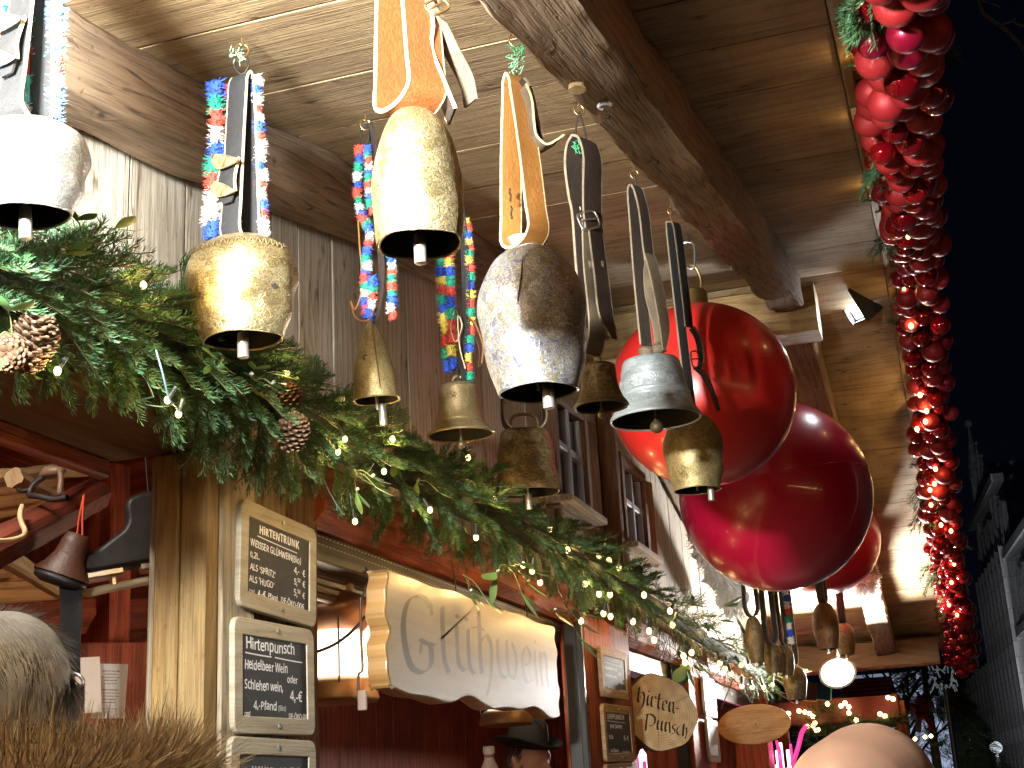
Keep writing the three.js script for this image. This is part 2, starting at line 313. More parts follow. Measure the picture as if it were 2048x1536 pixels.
  // piers between the hatches
  const post = (t0, t1, x0, x1, mat, y1 = 2.42, c = 0.006) => part('post', mv(plank(x1 - x0, y1, t1 - t0, 'y', c), (x0 + x1) / 2, y1 / 2, -(t0 + t1) / 2), mat, hut);
  post(2.82, 2.885, -1.73, -1.66, tint(W_GOLD, 0.7, 0.7, 0.64));
  post(2.82, 2.885, -1.80, -1.733, tint(W_GOLD, 0.7, 0.7, 0.64));
  post(2.889, 3.06, -1.86, -1.655, tint(W_WALL, 0.66, 0.6, 0.5), 2.6, 0.008);
  post(3.065, 3.3, -1.86, -1.69, tint(W_BEAM, 0.8), 2.6);
  post(3.305, 3.5, -1.86, -1.695, tint(W_BEAM, 0.6, 0.5, 0.45), 2.6);
  post(6.2, 6.68, -1.76, -1.64, tint(W_RED, 1.12, 1.12, 1.0), 2.42, 0.012);
  post(6.685, 7.2, -1.76, -1.66, tint(W_RED, 1.08, 1.05, 1.0), 2.42, 0.012);
  post(8.7, 9.2, -1.95, -1.64, tint(W_RED, 1.15, 1.15, 1.1), 2.42, 0.012);
  post(9.205, 9.6, -1.95, -1.66, tint(W_RED, 1.1, 1.1, 1.05), 2.42, 0.012);
  post(12.2, 12.55, -1.95, -1.66, tint(W_RED, 1.1, 1.1, 1.05), 2.42, 0.012);
  post(0.1, 0.35, -1.95, -1.66, W_GOLD, 2.6);

  // counter: top board and plank front (below the picture), so that the hut stands on the ground
  part('counter', mv(plank(0.42, 0.05, 12.2, 'z', 0.006), -1.74, 1.07, -6.3), W_PALE, hut);
  const front = part('counter_front', mv(new THREE.BoxGeometry(0.03, 1.04, 12.2), -1.8, 0.522, -6.3), M_DARKWOOD, hut);
  for (let q = 0; q < 44; q++) part('front_plank', mv(plank(0.022, 0.99, 0.272, 'y', 0.003), -1.772, 0.52, -(0.35 + q * 0.277)), M_WALL[q % 4], front);

  // inside: back wall, party walls, ceiling, floor, rear roof slope closed off
  const inn = tint(W_RED, 0.97, 0.97, 1);
  const back = part('back_wall', mv(new THREE.BoxGeometry(0.04, 3.2, 12.3), -3.92, 1.6, -6.3), M_DARKWOOD, hut);
  for (let q = 0; q < 41; q++) part('inner_plank', mv(plank(0.02, 2.9, 0.294, 'y', 0.004), -3.888, 1.45, -(0.35 + q * 0.3)), inn, back);
  part('party_wall', mv(plank(2.2, 2.9, 0.06, 'y', 0.003), -2.8, 1.45, -12.4), inn, hut);
  part('party_wall', mv(plank(2.2, 2.9, 0.06, 'y', 0.003), -2.8, 1.45, -0.25), inn, hut);
  const ceil = part('ceiling', mv(new THREE.BoxGeometry(2.2, 0.03, 12.3), -2.83, 2.93, -6.3), M_DARKWOOD, hut);
  for (let q = 0; q < 11; q++) part('ceiling_board', mv(plank(0.196, 0.02, 12.2, 'z', 0.003), -1.95 - q * 0.2, 2.9, -6.3), inn, ceil);
  for (const tt of [0.9, 2.2, 4.4, 5.6, 7.9, 10.4]) part('ceiling_beam', mv(hewn(0.12, 0.14, 2.0, 0.004, 90 + Math.round(tt * 10)).rotateY(Math.PI / 2), -2.88, 2.82, -tt), tint(W_RED, 0.8, 0.65, 0.6), hut);
  part('floor', mv(new THREE.BoxGeometry(2.2, 0.1, 12.3), -2.9, 0.05, -6.3), M_DARKWOOD, hut);

  // roller shutter casing over the second hatch: two rows of pin holes, light through them painted as pale dots, black guide rail
  const lightDots = (() => { const c = document.createElement('canvas'); c.width = 1024; c.height = 64; const x = c.getContext('2d'); x.fillStyle = '#2c1d15'; x.fillRect(0, 0, 1024, 64); x.fillStyle = '#d8c8b4'; for (let i = 0; i < 1024; i += 10) { x.fillRect(i, 10, 6, 3); x.fillRect(i, 40, 6, 2.5); } const t = new THREE.CanvasTexture(c); t.colorSpace = THREE.SRGBColorSpace; return t; })();
  const roll = part('roller_shutter', mv(plank(0.1, 0.09, 2.66, 'z', 0.006), XW - 0.1, 2.315, -4.83), std(0.03, 0.02, 0.015, 0.4), hut);
  part('pin_light_strip', mv(new THREE.PlaneGeometry(2.64, 0.05).rotateY(Math.PI / 2), XW - 0.046, 2.325, -4.83), new THREE.MeshStandardMaterial({ map: lightDots, roughness: 0.5 }), roll);
  for (let q = 0; q < 4; q++) part('shutter_slat', mv(plank(0.02, 0.022, 2.66, 'z', 0.004), XW - 0.13, 2.262 - q * 0.024, -4.83), std(0.055, 0.035, 0.025, 0.45), roll);
  part('guide_rail', mv(plank(0.07, 1.2, 0.07, 'y', 0.004), XW + 0.01, 1.75, -6.14), M_BLACK, roll);
  part('guide_rail', mv(plank(0.03, 1.2, 0.03, 'y', 0.004), XW + 0.055, 1.75, -6.09), std(0.03, 0.03, 0.03, 0.25), roll);
  part('roller_shutter', mv(plank(0.1, 0.12, 1.45, 'z', 0.006), XW - 0.1, 2.3, -7.95), std(0.03, 0.02, 0.015, 0.4), hut);
  part('roller_shutter', mv(plank(0.1, 0.12, 2.55, 'z', 0.006), XW - 0.1, 2.3, -10.9), std(0.03, 0.02, 0.015, 0.4), hut);
  part('guide_rail', mv(plank(0.07, 1.2, 0.06, 'y', 0.004), XW - 0.01, 1.75, -8.66), M_BLACK, hut);

  // two small casement windows under the ridge
  const paint = std(0.42, 0.45, 0.5, 0.6), brown = tint(W_BEAM, 0.85, 0.7, 0.6), pane = phys(0.02, 0.025, 0.03, { roughness: 0.08, specularIntensity: 1, clearcoat: 0.6 });
  const win = (t0, t1, y0, y1, shutter) => {
    const w = t1 - t0, h = y1 - y0, zc = -(t0 + t1) / 2, yc = (y0 + y1) / 2, x = XW + 0.012;
    const f = part('window', mv(plank(0.012, h, w, 'y', 0.002), x, yc, zc), pane, hut);
    part('frame', [mv(plank(0.07, h + 0.1, 0.06, 'y'), x + 0.022, yc, -t0 + 0.03), mv(plank(0.07, h + 0.1, 0.06, 'y'), x + 0.022, yc, -t1 - 0.03), mv(plank(0.068, 0.06, w - 0.003, 'z'), x + 0.022, y1 + 0.02, zc)], brown, f);
    part('mullion', mv(plank(0.035, h - 0.012, 0.035, 'y'), x + 0.022, yc - 0.008, zc), paint, f);
    part('transom', mv(plank(0.032, 0.035, w - 0.004, 'z'), x + 0.021, yc + h * 0.06, zc), paint, f);
    for (const s of [-1, 1]) part('sash', mv(plank(0.03, h - 0.012, 0.028, 'y'), x + 0.02, yc - 0.008, zc + s * (w / 2 - 0.02)), paint, f);
    part('sill', mv(plank(0.13, 0.035, w + 0.16, 'z', 0.006), x + 0.055, y0 - 0.02, zc), tint(W_WALL, 1.1, 1.1, 1.15), f);
    part('apron', mv(plank(0.03, 0.16, w * 0.7, 'z', 0.004), x + 0.016, y0 - 0.12, zc), tint(W_WALL, 1.1, 1.1, 1.15), f);
    for (const s of shutter) part('shutter', mv(plank(0.025, h + 0.06, 0.16, 'y', 0.005).rotateY(s * 0.25), x + 0.03, yc, zc + s * (w / 2 + 0.15)), tint(W_BEAM, 1.15, 0.95, 0.75), f);
  };
  win(5.92, 6.42, 2.9, 3.4, [-1]);
  win(7.25, 7.75, 2.9, 3.36, [-1]);
  part('wall_post', mv(hewn(0.1, 0.1, 1.3, 0.005, 99, 0.02).rotateX(Math.PI / 2), XW + 0.045, 3.15, -6.98), tint(W_BEAM, 0.75, 0.55, 0.48), hut);
  part('wall_post', mv(hewn(0.06, 0.08, 1.3, 0.004, 98, 0.02).rotateX(Math.PI / 2), XW + 0.03, 3.1, -7.1), tint(W_RED, 0.5, 0.4, 0.4), hut);
  // nails, chip and cable clip on the middle rafter
  const nail = new THREE.SphereGeometry(0.006, 8, 6);
  const nm = (x, t, h = 0.17) => part('nail', nail.clone().translate(x, soffitY(t) - h - 0.001, -t), M_IRON, hut);
  nm(-0.62, 2.9); nm(-0.6, 3.4); nm(-0.55, 4.2);
  part('wooden_plug', mv(new THREE.CylinderGeometry(0.018, 0.02, 0.02, 16), -0.625, soffitY(2.62) - 0.176, -2.62), W_PALE, hut);
  part('cable_clip', mv(new THREE.TorusGeometry(0.014, 0.005, 8, 16, 4).rotateX(Math.PI / 2), -0.60, soffitY(2.78) - 0.182, -2.78), phys(0.8, 0.82, 0.85, { roughness: 0.2, transmission: 0.3, thickness: 0 }), hut);
}
console.log('hut ready');

// ───────────── floodlights ─────────────
function floodlight(label, pos, aim, size, power, col, bracketTo, round = false, group, vis = 12) {
  const o = thing('floodlight', label, 'floodlight', pos, 0, group);
  const dir = aim.clone().sub(pos).normalize(), q = new THREE.Quaternion().setFromUnitVectors(V(0, 0, -1), dir), [w, h] = size;
  const body = round ? new THREE.CylinderGeometry(w / 2 + 0.02, w / 3, 0.1, 32).rotateX(-Math.PI / 2).translate(0, 0, 0.055) : plank(w + 0.03, h + 0.03, 0.05, 'x', 0.008).translate(0, 0, 0.032);
  part('housing', body.applyQuaternion(q), std(0.03, 0.03, 0.032, 0.5, 0.3), o);
  if (!round) part('added_visor', join([mv(plank(w + 0.03, 0.006, h * 1.2, 'x', 0.001), 0, -h / 2 - 0.012, -h * 0.58), mv(plank(w + 0.03, 0.006, 0.05, 'x', 0.001), 0, h / 2 + 0.012, -0.02), mv(plank(0.006, h + 0.02, 0.04, 'y', 0.001), -w / 2 - 0.012, 0, -0.015), mv(plank(0.006, h + 0.02, 0.04, 'y', 0.001), w / 2 + 0.012, 0, -0.015)]).applyQuaternion(q), std(0.03, 0.03, 0.032, 0.5, 0.3), o);  // visor flaps added; the long lower one keeps the beam off the customer
  part('lamp_glass', (round ? new THREE.CylinderGeometry(w / 2, w / 2, 0.006, 36).rotateX(Math.PI / 2) : new THREE.BoxGeometry(w, h, 0.006)).translate(0, 0, 0.002).applyQuaternion(q), glow(col, vis), o);
  const b = bracketTo.clone().sub(pos);
  part('bracket', [tube([V(0, 0, 0.05).applyQuaternion(q), b.clone().multiplyScalar(0.5).add(V(0, 0.02, 0)), b], 0.008, 12, 6), mv(plank(0.05, 0.05, 0.05, 'y', 0.006), b.x, b.y, b.z)], M_IRON, o);
  const L = new THREE.RectAreaLight(col, power, w, h);
  L.name = 'flood_beam'; L.position.copy(V(0, 0, -0.006).applyQuaternion(q)); L.quaternion.copy(q); o.add(L);
  return o;
}
const fPos1 = V(-1.06, 1.55 + 0.97, -0.4);
floodlight('black floodlight on a wall arm shining up along the cow bells', fPos1, V(-1.3, 3.15, -4.2), [0.3, 0.2], FLOOD, FLOOD_COL, V(-1.66, 2.58, -0.25));
const fPos2 = onSoffit(1716, 603, 0.12);
floodlight('small black floodlight glowing cool white below the overhang by the ridge', fPos2, fPos2.clone().add(V(-0.42, -0.55, 0.72)), [0.17, 0.13], 190, COOL, V(fPos2.x + 0.03, soffitY(-fPos2.z) , fPos2.z - 0.04));
const fPos3 = onZ(1675, 1345, -11.4);
floodlight('round dazzling white spotlight hanging below the far bells', fPos3, fPos3.clone().add(V(-0.05, 0.6, 1)), [0.26, 0.26], 1500, new THREE.Color(1, 0.98, 0.93), V(fPos3.x + 0.06, soffitY(-fPos3.z - 0.1), fPos3.z - 0.1), true);

// ───────────── bells ─────────────
function patina(seed, cols, o = {}) {
  const { sc = 5, warp = 1.2, rough = [0.35, 0.6], metal = 0.9, bump = 0.0012, speck = 0.25 } = o, W = 512;
  const hm = new Float32Array(W * W), cm = new Float32Array(W * W * 3);
  const F = (x, y, s) => pn(x, y, sc, sc, s) * 0.5 + pn(x * 2, y * 2, sc * 2, sc * 2, s + 1) * 0.28 + pn(x * 5, y * 5, sc * 5, sc * 5, s + 2) * 0.22;
  for (let j = 0; j < W; j++) for (let i = 0; i < W; i++) {
    const x = i / W * sc, y = j / W * sc, wx = x + warp * (F(x, y, seed) - 0.5) * 2, wy = y + warp * (F(x, y, seed + 9) - 0.5) * 2;
    const k = clamp((F(wx, wy, seed + 20) - 0.28) / 0.44, 0, 0.9999) * (cols.length - 1), c = Math.floor(k), f = smooth(0.25, 0.75, k - c), sp = pn(i / 3, j / 3, 171, 171, seed + 30) - 0.5, o3 = (j * W + i) * 3;
    for (let q = 0; q < 3; q++) cm[o3 + q] = lerp(cols[c][q], cols[Math.min(c + 1, cols.length - 1)][q], f) * (1 + speck * sp);
    hm[j * W + i] = clamp(0.5 + (f - 0.5) * 0.3 + sp * 0.25 + (F(wx * 2, wy * 2, seed + 40) - 0.5) * 0.7, 0, 1);
  }
  const map = dataTex(W, W, (i, j) => { const o3 = (j * W + i) * 3; return [cm[o3], cm[o3 + 1], cm[o3 + 2]]; }, true);
  const rm = dataTex(256, 256, (i, j) => { const h = hm[j * 2 * W + i * 2]; const g = 255 * lerp(rough[0], rough[1], h); return [0, g, 255]; });
  const bm = dataTex(W, W, (i, j) => { const b = hm[j * W + i] * 255; return [b, b, b]; });
  return new THREE.MeshStandardMaterial({ map, roughnessMap: rm, roughness: 1, metalness: metal, bumpMap: bm, bumpScale: bump });
}
const P_BRASS = patina(101, [[170, 154, 112], [188, 172, 128], [194, 180, 140], [156, 138, 96]], { sc: 5, warp: 0.5, metal: 0.92, rough: [0.36, 0.54], speck: 0.6, bump: 0.001 });
const P_BRASS2 = patina(261, [[140, 124, 84], [160, 144, 100], [150, 132, 90]], { sc: 6, metal: 0.6, rough: [0.42, 0.56], speck: 0.6, bump: 0.0008 });
const P_MOTTLE = patina(131, [[126, 124, 136], [186, 188, 197], [148, 146, 154], [172, 160, 120], [196, 198, 205], [132, 129, 140], [158, 148, 116]], { sc: 14, warp: 1.5, metal: 0.7, rough: [0.36, 0.54], bump: 0.0008 });
const P_GREY = patina(151, [[150, 150, 150], [190, 190, 190], [168, 166, 160], [196, 195, 194]], { sc: 9, metal: 0.85, rough: [0.36, 0.52], bump: 0.0007 });
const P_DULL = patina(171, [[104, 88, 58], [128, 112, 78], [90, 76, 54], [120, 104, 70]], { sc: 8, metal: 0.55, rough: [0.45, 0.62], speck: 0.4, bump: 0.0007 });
const P_BRONZE = patina(191, [[128, 112, 78], [140, 124, 90], [120, 104, 74]], { sc: 4, metal: 0.6, rough: [0.36, 0.5], speck: 0.25, bump: 0.0005 });
const P_PEWTER = patina(211, [[142, 150, 152], [166, 173, 174], [152, 160, 161]], { sc: 5, metal: 0.45, rough: [0.36, 0.5], speck: 0.2, bump: 0.0004 });
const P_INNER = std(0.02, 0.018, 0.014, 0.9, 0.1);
const leatherTex = (seed, a, b) => { const t = dataTex(256, 256, (i, j) => { const k = pn(i / 5, j / 5, 51, 51, seed) * 0.5 + pn(i / 30, j / 30, 8, 8, seed + 1) * 0.5; return [lerp(a[0], b[0], k), lerp(a[1], b[1], k), lerp(a[2], b[2], k)]; }, true); return t; };
const leatherBump = dataTex(256, 256, (i, j) => { const k = 255 * (pn(i / 3, j / 3, 85, 85, 5) * 0.6 + pn(i / 9, j / 9, 28, 28, 6) * 0.4); return [k, k, k]; });
const leather = (seed, a, b, rough = 0.6) => new THREE.MeshStandardMaterial({ map: leatherTex(seed, a, b), bumpMap: leatherBump, bumpScale: 0.0008, roughness: rough });
const L_BLACK = leather(1, [22, 22, 24], [36, 35, 36], 0.8), L_TAN = leather(2, [138, 80, 38], [116, 64, 28], 0.6), L_HONEY = leather(3, [164, 112, 54], [142, 94, 42], 0.6), L_DARK = leather(4, [58, 46, 38], [36, 29, 25], 0.6), L_GREYBROWN = leather(5, [110, 94, 74], [76, 64, 50], 0.75), L_EDGE = leather(6, [226, 206, 170], [196, 172, 132], 0.8), L_EDGEGREY = leather(7, [138, 124, 104], [104, 92, 76], 0.8);
const YARN = { red: std(0.62, 0.07, 0.05, 0.95), blue: std(0.03, 0.09, 0.5, 0.95), green: std(0.02, 0.3, 0.18, 0.95), white: std(0.75, 0.72, 0.66, 0.95), yellow: std(0.75, 0.58, 0.1, 0.95), teal: std(0.1, 0.5, 0.5, 0.95), sky: std(0.12, 0.32, 0.7, 0.95) };
const twine = [std(0.05, 0.32, 0.14, 0.8), std(0.25, 0.5, 0.3, 0.8)];

// hammered sheet bell: outer and inner shell with a rim. prof: [v, width factor, depth factor, exponent]
function sheetBell(H, W, D, prof, thick = 0.004, nu = 72, nv = 44) {
  const at = (v) => { let i = 0; while (i < prof.length - 2 && v > prof[i + 1][0]) i++; const a = prof[i], b = prof[i + 1], p0 = prof[Math.max(0, i - 1)], p3 = prof[Math.min(prof.length - 1, i + 2)], f = clamp((v - a[0]) / (b[0] - a[0]), 0, 1);
    const cr = (k) => { const m1 = (b[k] - p0[k]) / Math.max(1e-6, b[0] - p0[0]) * (b[0] - a[0]), m2 = (p3[k] - a[k]) / Math.max(1e-6, p3[0] - a[0]) * (b[0] - a[0]), f2 = f * f, f3 = f2 * f; return (2 * f3 - 3 * f2 + 1) * a[k] + (f3 - 2 * f2 + f) * m1 + (-2 * f3 + 3 * f2) * b[k] + (f3 - f2) * m2; };
    return [cr(1), cr(2), lerp(a[3], b[3], f)]; };
  const shell = (off, flip) => {
    const P = [], T = [], I = [];
    for (let j = 0; j <= nv; j++) { const v = j / nv, [a, b, n] = at(v), hw = Math.max(0.002, a * W / 2 - off), hd = Math.max(0.002, b * D / 2 - off);
      for (let i = 0; i <= nu; i++) { const th = i / nu * Math.PI * 2, c = Math.cos(th), s = Math.sin(th), x = Math.sign(c) * Math.pow(Math.abs(c), 2 / n) * hw, z = Math.sign(s) * Math.pow(Math.abs(s), 2 / n) * hd;
        const dent = off ? 0 : 0.004 * n3(x * 22, v * 5, z * 22, 4) * (W / 0.2);
        P.push(x * (1 + dent / 0.1), -v * H - (off ? (j === 0 ? off : 0) : 0), z * (1 + dent / 0.1)); T.push(i / nu * 2.2, v * 1.1); } }
    for (let j = 0; j < nv; j++) for (let i = 0; i < nu; i++) { const q = j * (nu + 1) + i, r = q + nu + 1; flip ? I.push(q, q + 1, r + 1, q, r + 1, r) : I.push(q, r + 1, q + 1, q, r, r + 1); }
    const c = P.length / 3; P.push(0, flip ? -off : 0.002, 0); T.push(1, 0); for (let i = 0; i < nu; i++) flip ? I.push(c, i + 1, i) : I.push(c, i, i + 1);
    const g = new THREE.BufferGeometry(); g.setAttribute('position', new THREE.Float32BufferAttribute(P, 3)); g.setAttribute('uv', new THREE.Float32BufferAttribute(T, 2)); g.setIndex(I); g.computeVertexNormals(); return g;
  };
  const [a, b, n] = at(1), rim = []; for (let i = 0; i < 48; i++) { const th = i / 48 * Math.PI * 2, c = Math.cos(th), s = Math.sin(th); rim.push(V(Math.sign(c) * Math.pow(Math.abs(c), 2 / n) * (a * W / 2 - thick / 2), -H, Math.sign(s) * Math.pow(Math.abs(s), 2 / n) * (b * D / 2 - thick / 2))); }
  return { outer: shell(0, true), inner: shell(thick, false), rim: tube(rim, thick * 0.62, 96, 6, true), at };
}
function castBell(H, R, prof) {                              // prof: [radius factor, v]
  const out = prof.map(([r, v]) => [r * R, -v * H]), inn = [...prof].reverse().map(([r, v]) => [Math.max(0.003, r * R - 0.006), -Math.min(v * H, H - 0.0005) - (v < 0.1 ? 0.008 : 0)]);
  return { outer: lathe([[0.001, 0.002], ...out].reverse(), 64), inner: lathe([...inn, [0.001, -0.01]].reverse(), 64), rim: new THREE.TorusGeometry(R * prof[prof.length - 1][0] - 0.003, 0.0035, 8, 64).rotateX(Math.PI / 2).translate(0, -H, 0) };
}
const hookGeo = (r = 0.013) => { const p = [V(0, 0, 0), V(0, -0.018, 0)]; for (let i = 0; i <= 14; i++) { const a = Math.PI * 0.62 + i / 14 * Math.PI * 1.72; p.push(V(Math.cos(a) * r, -0.018 - r * 0.95 + Math.sin(a) * r * 1.1, 0)); } return tube(p, 0.0022, 48, 6); };
function tuftGeo(seed, r = 0.012, h = 0.026) {
  const rr = rng(seed), list = [new THREE.CylinderGeometry(r * 0.72, r * 0.72, h, 8, 1)];
  for (let i = 0; i < 100; i++) { const a = rr() * 6.283, y = (rr() - 0.5) * h * 1.15, g = new THREE.ConeGeometry(0.0017, r * (0.6 + 0.95 * rr()), 3, 1).translate(0, r * 0.35, 0).rotateZ(-Math.PI / 2 + (rr() - 0.5) * 1.1).rotateY(a); list.push(g.translate(Math.cos(a) * r * 0.5, y, -Math.sin(a) * r * 0.5)); }
  return join(list);
}
const TUFTS = [1, 2, 3].map((s) => tuftGeo(s));
// a run of coloured wool tufts along a path
function fringe(parent, pts, colours, size = 1, step = 0.024) {
  const c = curve(pts), n = Math.max(2, Math.round(c.getLength() / (step * size)));
  for (let i = 0; i < n; i++) {
    const p = c.getPoint((i + 0.5) / n), t = c.getTangent((i + 0.5) / n), m = part('wool_tuft', TUFTS[i % 3], YARN[colours[i % colours.length]], parent);
    m.position.copy(p); m.quaternion.setFromUnitVectors(V(0, 1, 0), t); const jit = 0.85 + 0.35 * hash2(i, n, 77); m.scale.set(size * jit, size * 1.05, size * jit); m.position.add(V((hash2(i, n, 5) - 0.5) * 0.006, 0, (hash2(i, n, 6) - 0.5) * 0.006)); m.rotateY(i * 1.7);
  }
}
function knotGeo(seed, n = 26, s = 0.02) { const r = rng(seed), l = []; for (let i = 0; i < n; i++) { const a = V(r() - 0.5, r() - 0.5, r() - 0.5).multiplyScalar(s * 2), b = a.clone().add(V(r() - 0.5, r() - 0.5, r() - 0.5).multiplyScalar(s * 1.3)); l.push(tube([a, a.clone().lerp(b, 0.5).add(V(0, 0.3 * s * (r() - 0.5), 0)), b], 0.0012, 4, 4)); } return join(l); }

// a bell hanging on its strap. All heights are read from picture rows on the upright line below its hook.
function hang(spec) {
  const c = onX(spec.px, spec.py, spec.X), x = c.x, z = c.z, t = -z, yS = soffitY(t) - 0.004;
  const o = thing('cow_bell', spec.label, 'bell', V(x, yS, z), 0, spec.group);
  const Y = (py) => yAt(x, z, py) - yS;                      // local height
  part('hook', hookGeo(spec.hookR || 0.014).rotateY(spec.hookTurn ?? 0.6), M_BRASSWIRE, o);
  const yTop = Y(spec.top), H = yTop - Y(spec.mouth);
  const b = new THREE.Group(); 
  const sb = spec.cast ? castBell(H, spec.W / 2, spec.cast) : sheetBell(H, spec.W, spec.W * (spec.depth || 0.66), spec.prof, spec.thick || 0.004);
  const turn = (g) => g.rotateY(spec.turn || 0).rotateX(spec.tiltX || 0).rotateZ(spec.tiltZ || 0).translate(spec.dx || 0, yTop, 0);
  const bodyM = part('bell_body', turn(sb.outer), spec.mat, o);
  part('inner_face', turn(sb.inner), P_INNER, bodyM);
  part('rim', turn(sb.rim), spec.mat, bodyM);
  for (const e of spec.extras || []) part(e.name, turn(e.geo), e.mat || spec.mat, bodyM);
  const cl = spec.clapper || {}, yE = Y(spec.clapPy);
  if (cl.ball) part('clapper', turn(join([tube([V(0, -H * 0.2, 0), V(0, yE - yTop + cl.ball, 0)], 0.003, 4, 6), blob(cl.ball, 3, 0.05).translate(0, yE - yTop + cl.ball, 0), new THREE.CylinderGeometry(0.003, cl.ball * 0.5, cl.ball, 12).translate(0, yE - yTop + cl.ball * 2.1, 0)])), spec.clapMat || P_BRONZE, bodyM);
  else { const r = cl.r || 0.011; part('clapper', turn(join([tube([V(0, -H * 0.15, 0), V(0, yE - yTop + 0.04, 0)], 0.004, 4, 6), lathe([[0.001, 0.055], [r * 0.9, 0.053], [r, 0.03], [r, 0.002], [r * 0.85, 0], [0.001, 0]].reverse(), 20).translate(cl.dx || 0, yE - yTop, cl.dz || 0)])), std(0.62, 0.6, 0.56, 0.45, 0.8), bodyM); }
  return { o, Y, yTop, H, x, z, yS };
}
const loopPath = (yT, yB, s0, s1, s2, n = 9) => {             // closed teardrop loop in the xy plane: top yT (half spread s0), middle s1, bottom s2
  const p = [], h = yT - yB; 
  p.push(V(0, yT, 0));
  for (const [v, s] of [[0.04, s0 * 0.8], [0.1, s0], [0.35, lerp(s0, s1, 0.6)], [0.55, s1], [0.8, lerp(s1, s2, 0.6)], [0.93, s2], [0.985, s2 * 0.6]]) p.push(V(s, yT - v * h, 0));
  p.push(V(0, yB, 0));
  for (const [v, s] of [[0.985, s2 * 0.6], [0.93, s2], [0.8, lerp(s1, s2, 0.6)], [0.55, s1], [0.35, lerp(s0, s1, 0.6)], [0.1, s0], [0.04, s0 * 0.8]]) p.push(V(-s, yT - v * h, 0));
  return p;
};
// leather loop with pale cut edges. phi turns the loop about the upright axis
function strapLoop(o, path, width, phi, face, edge, thick = 0.004, closed = true, name = 'strap') {
  const pts = path.map((p) => p.clone().applyAxisAngle(V(0, 1, 0), phi)), side = V(0, 0, 1).applyAxisAngle(V(0, 1, 0), phi);
  const s = part(name, ribbon(pts, side, width, thick, 90, closed), face, o);
  for (const k of [-1, 1]) part('cut_edge', ribbon(pts.map((p, i) => p.clone().addScaledVector(side, k * ((typeof width === 'function' ? width(i / (pts.length - 1)) : width) / 2 + 0.0006))), side, 0.0022, thick + 0.0012, 90, closed), edge, s);
  return s;
}
function buckle(o, pos, w, h, r, turn, mat) {
  const p = []; const k = 0.25 * Math.min(w, h); for (let i = 0; i < 32; i++) { const a = i / 32 * 6.2832, c = Math.cos(a), s = Math.sin(a); p.push(V(Math.sign(c) * Math.pow(Math.abs(c), 0.5) * w / 2, Math.sign(s) * Math.pow(Math.abs(s), 0.5) * h / 2, 0)); }
  const g = join([tube(p, r, 64, 6, true), tube([V(-w / 2, 0, 0), V(0, 0.001, r), V(w / 2, 0, 0)], r * 0.8, 8, 6)]);
  g.rotateX(turn[0]).rotateY(turn[1]).rotateZ(turn[2]).translate(pos.x, pos.y, pos.z); return part('buckle', g, mat, o);
}
function leafPlate(len, wid, bulge = 0.006) {                // sickle shaped buckle plate
  const s = new THREE.Shape(); s.moveTo(0, 0); s.quadraticCurveTo(wid * 0.75, len * 0.2, wid * 0.5, len * 0.55); s.quadraticCurveTo(wid * 0.25, len * 0.9, 0, len); s.quadraticCurveTo(-wid * 0.1, len * 0.5, 0, 0);
  return new THREE.ExtrudeGeometry(s, { depth: 0.002, bevelEnabled: true, bevelSize: 0.001, bevelThickness: 0.001, bevelSegments: 2, curveSegments: 14 });
}
const wave = (W, D, prof, v, H, r = 0.0015, n = 40, amp = 0.006) => { // embossed wavy line on the upper body of a sheet bell
  const sb = sheetBell(H, W, D, prof), [a, b, e] = sb.at(v), p = []; for (let i = 0; i <= n * 4; i++) { const th = Math.PI * 0.05 + i / (n * 4) * Math.PI * 0.9, c = Math.cos(th), s = Math.sin(th), y = -v * H + amp * Math.sin(i * Math.PI / 2.5); p.push(V(Math.sign(c) * Math.pow(Math.abs(c), 2 / e) * a * W / 2 * 1.006, y, Math.pow(Math.abs(s), 2 / e) * b * D / 2 * 1.006)); } return tube(p, r, n * 6, 5);
};
const rivet = (x, y, z, r = 0.007) => blob(r, 2, 0.05, 2, 0.7).translate(x, y, z);
const PR_ROUND = [[0, 0.18, 0.2, 2], [0.04, 0.52, 0.5, 2], [0.1, 0.74, 0.7, 2], [0.2, 0.92, 0.88, 2.1], [0.36, 1, 1, 2.1], [0.55, 0.99, 0.98, 2], [0.78, 0.88, 0.88, 1.95], [1, 0.75, 0.74, 1.65]];
const PR_TALL = [[0, 0.12, 0.2, 2], [0.03, 0.36, 0.42, 2], [0.1, 0.56, 0.6, 1.9], [0.25, 0.78, 0.78, 1.95], [0.5, 0.94, 0.95, 1.9], [0.75, 1, 1, 1.75], [0.9, 0.985, 0.98, 1.65], [1, 0.94, 0.94, 1.6]];
const PR_EGG = [[0, 0.14, 0.2, 2], [0.03, 0.42, 0.45, 2], [0.1, 0.68, 0.68, 2], [0.24, 0.9, 0.9, 2], [0.42, 1, 1, 2], [0.62, 0.97, 0.97, 1.95], [0.82, 0.87, 0.88, 1.85], [1, 0.74, 0.76, 1.65]];
const PR_CONE = [[0, 0.1, 0.25, 1.6], [0.02, 0.16, 0.3, 1.6], [0.15, 0.4, 0.46, 1.7], [0.4, 0.68, 0.7, 1.9], [0.7, 0.9, 0.92, 2.2], [1, 1, 1, 2.6]];
const PR_BOX = [[0, 0.4, 0.3, 2.4], [0.02, 0.66, 0.5, 2.4], [0.08, 0.8, 0.66, 2.4], [0.3, 0.88, 0.8, 2.5], [0.65, 0.95, 0.95, 2.6], [1, 1, 1, 2.6]];
const PR_BARREL = [[0, 0.25, 0.3, 2], [0.03, 0.55, 0.55, 2], [0.12, 0.78, 0.78, 2], [0.32, 0.97, 0.97, 2.1], [0.5, 1, 1, 2.1], [0.72, 0.93, 0.92, 2], [0.9, 0.8, 0.78, 1.9], [1, 0.79, 0.76, 1.9]];
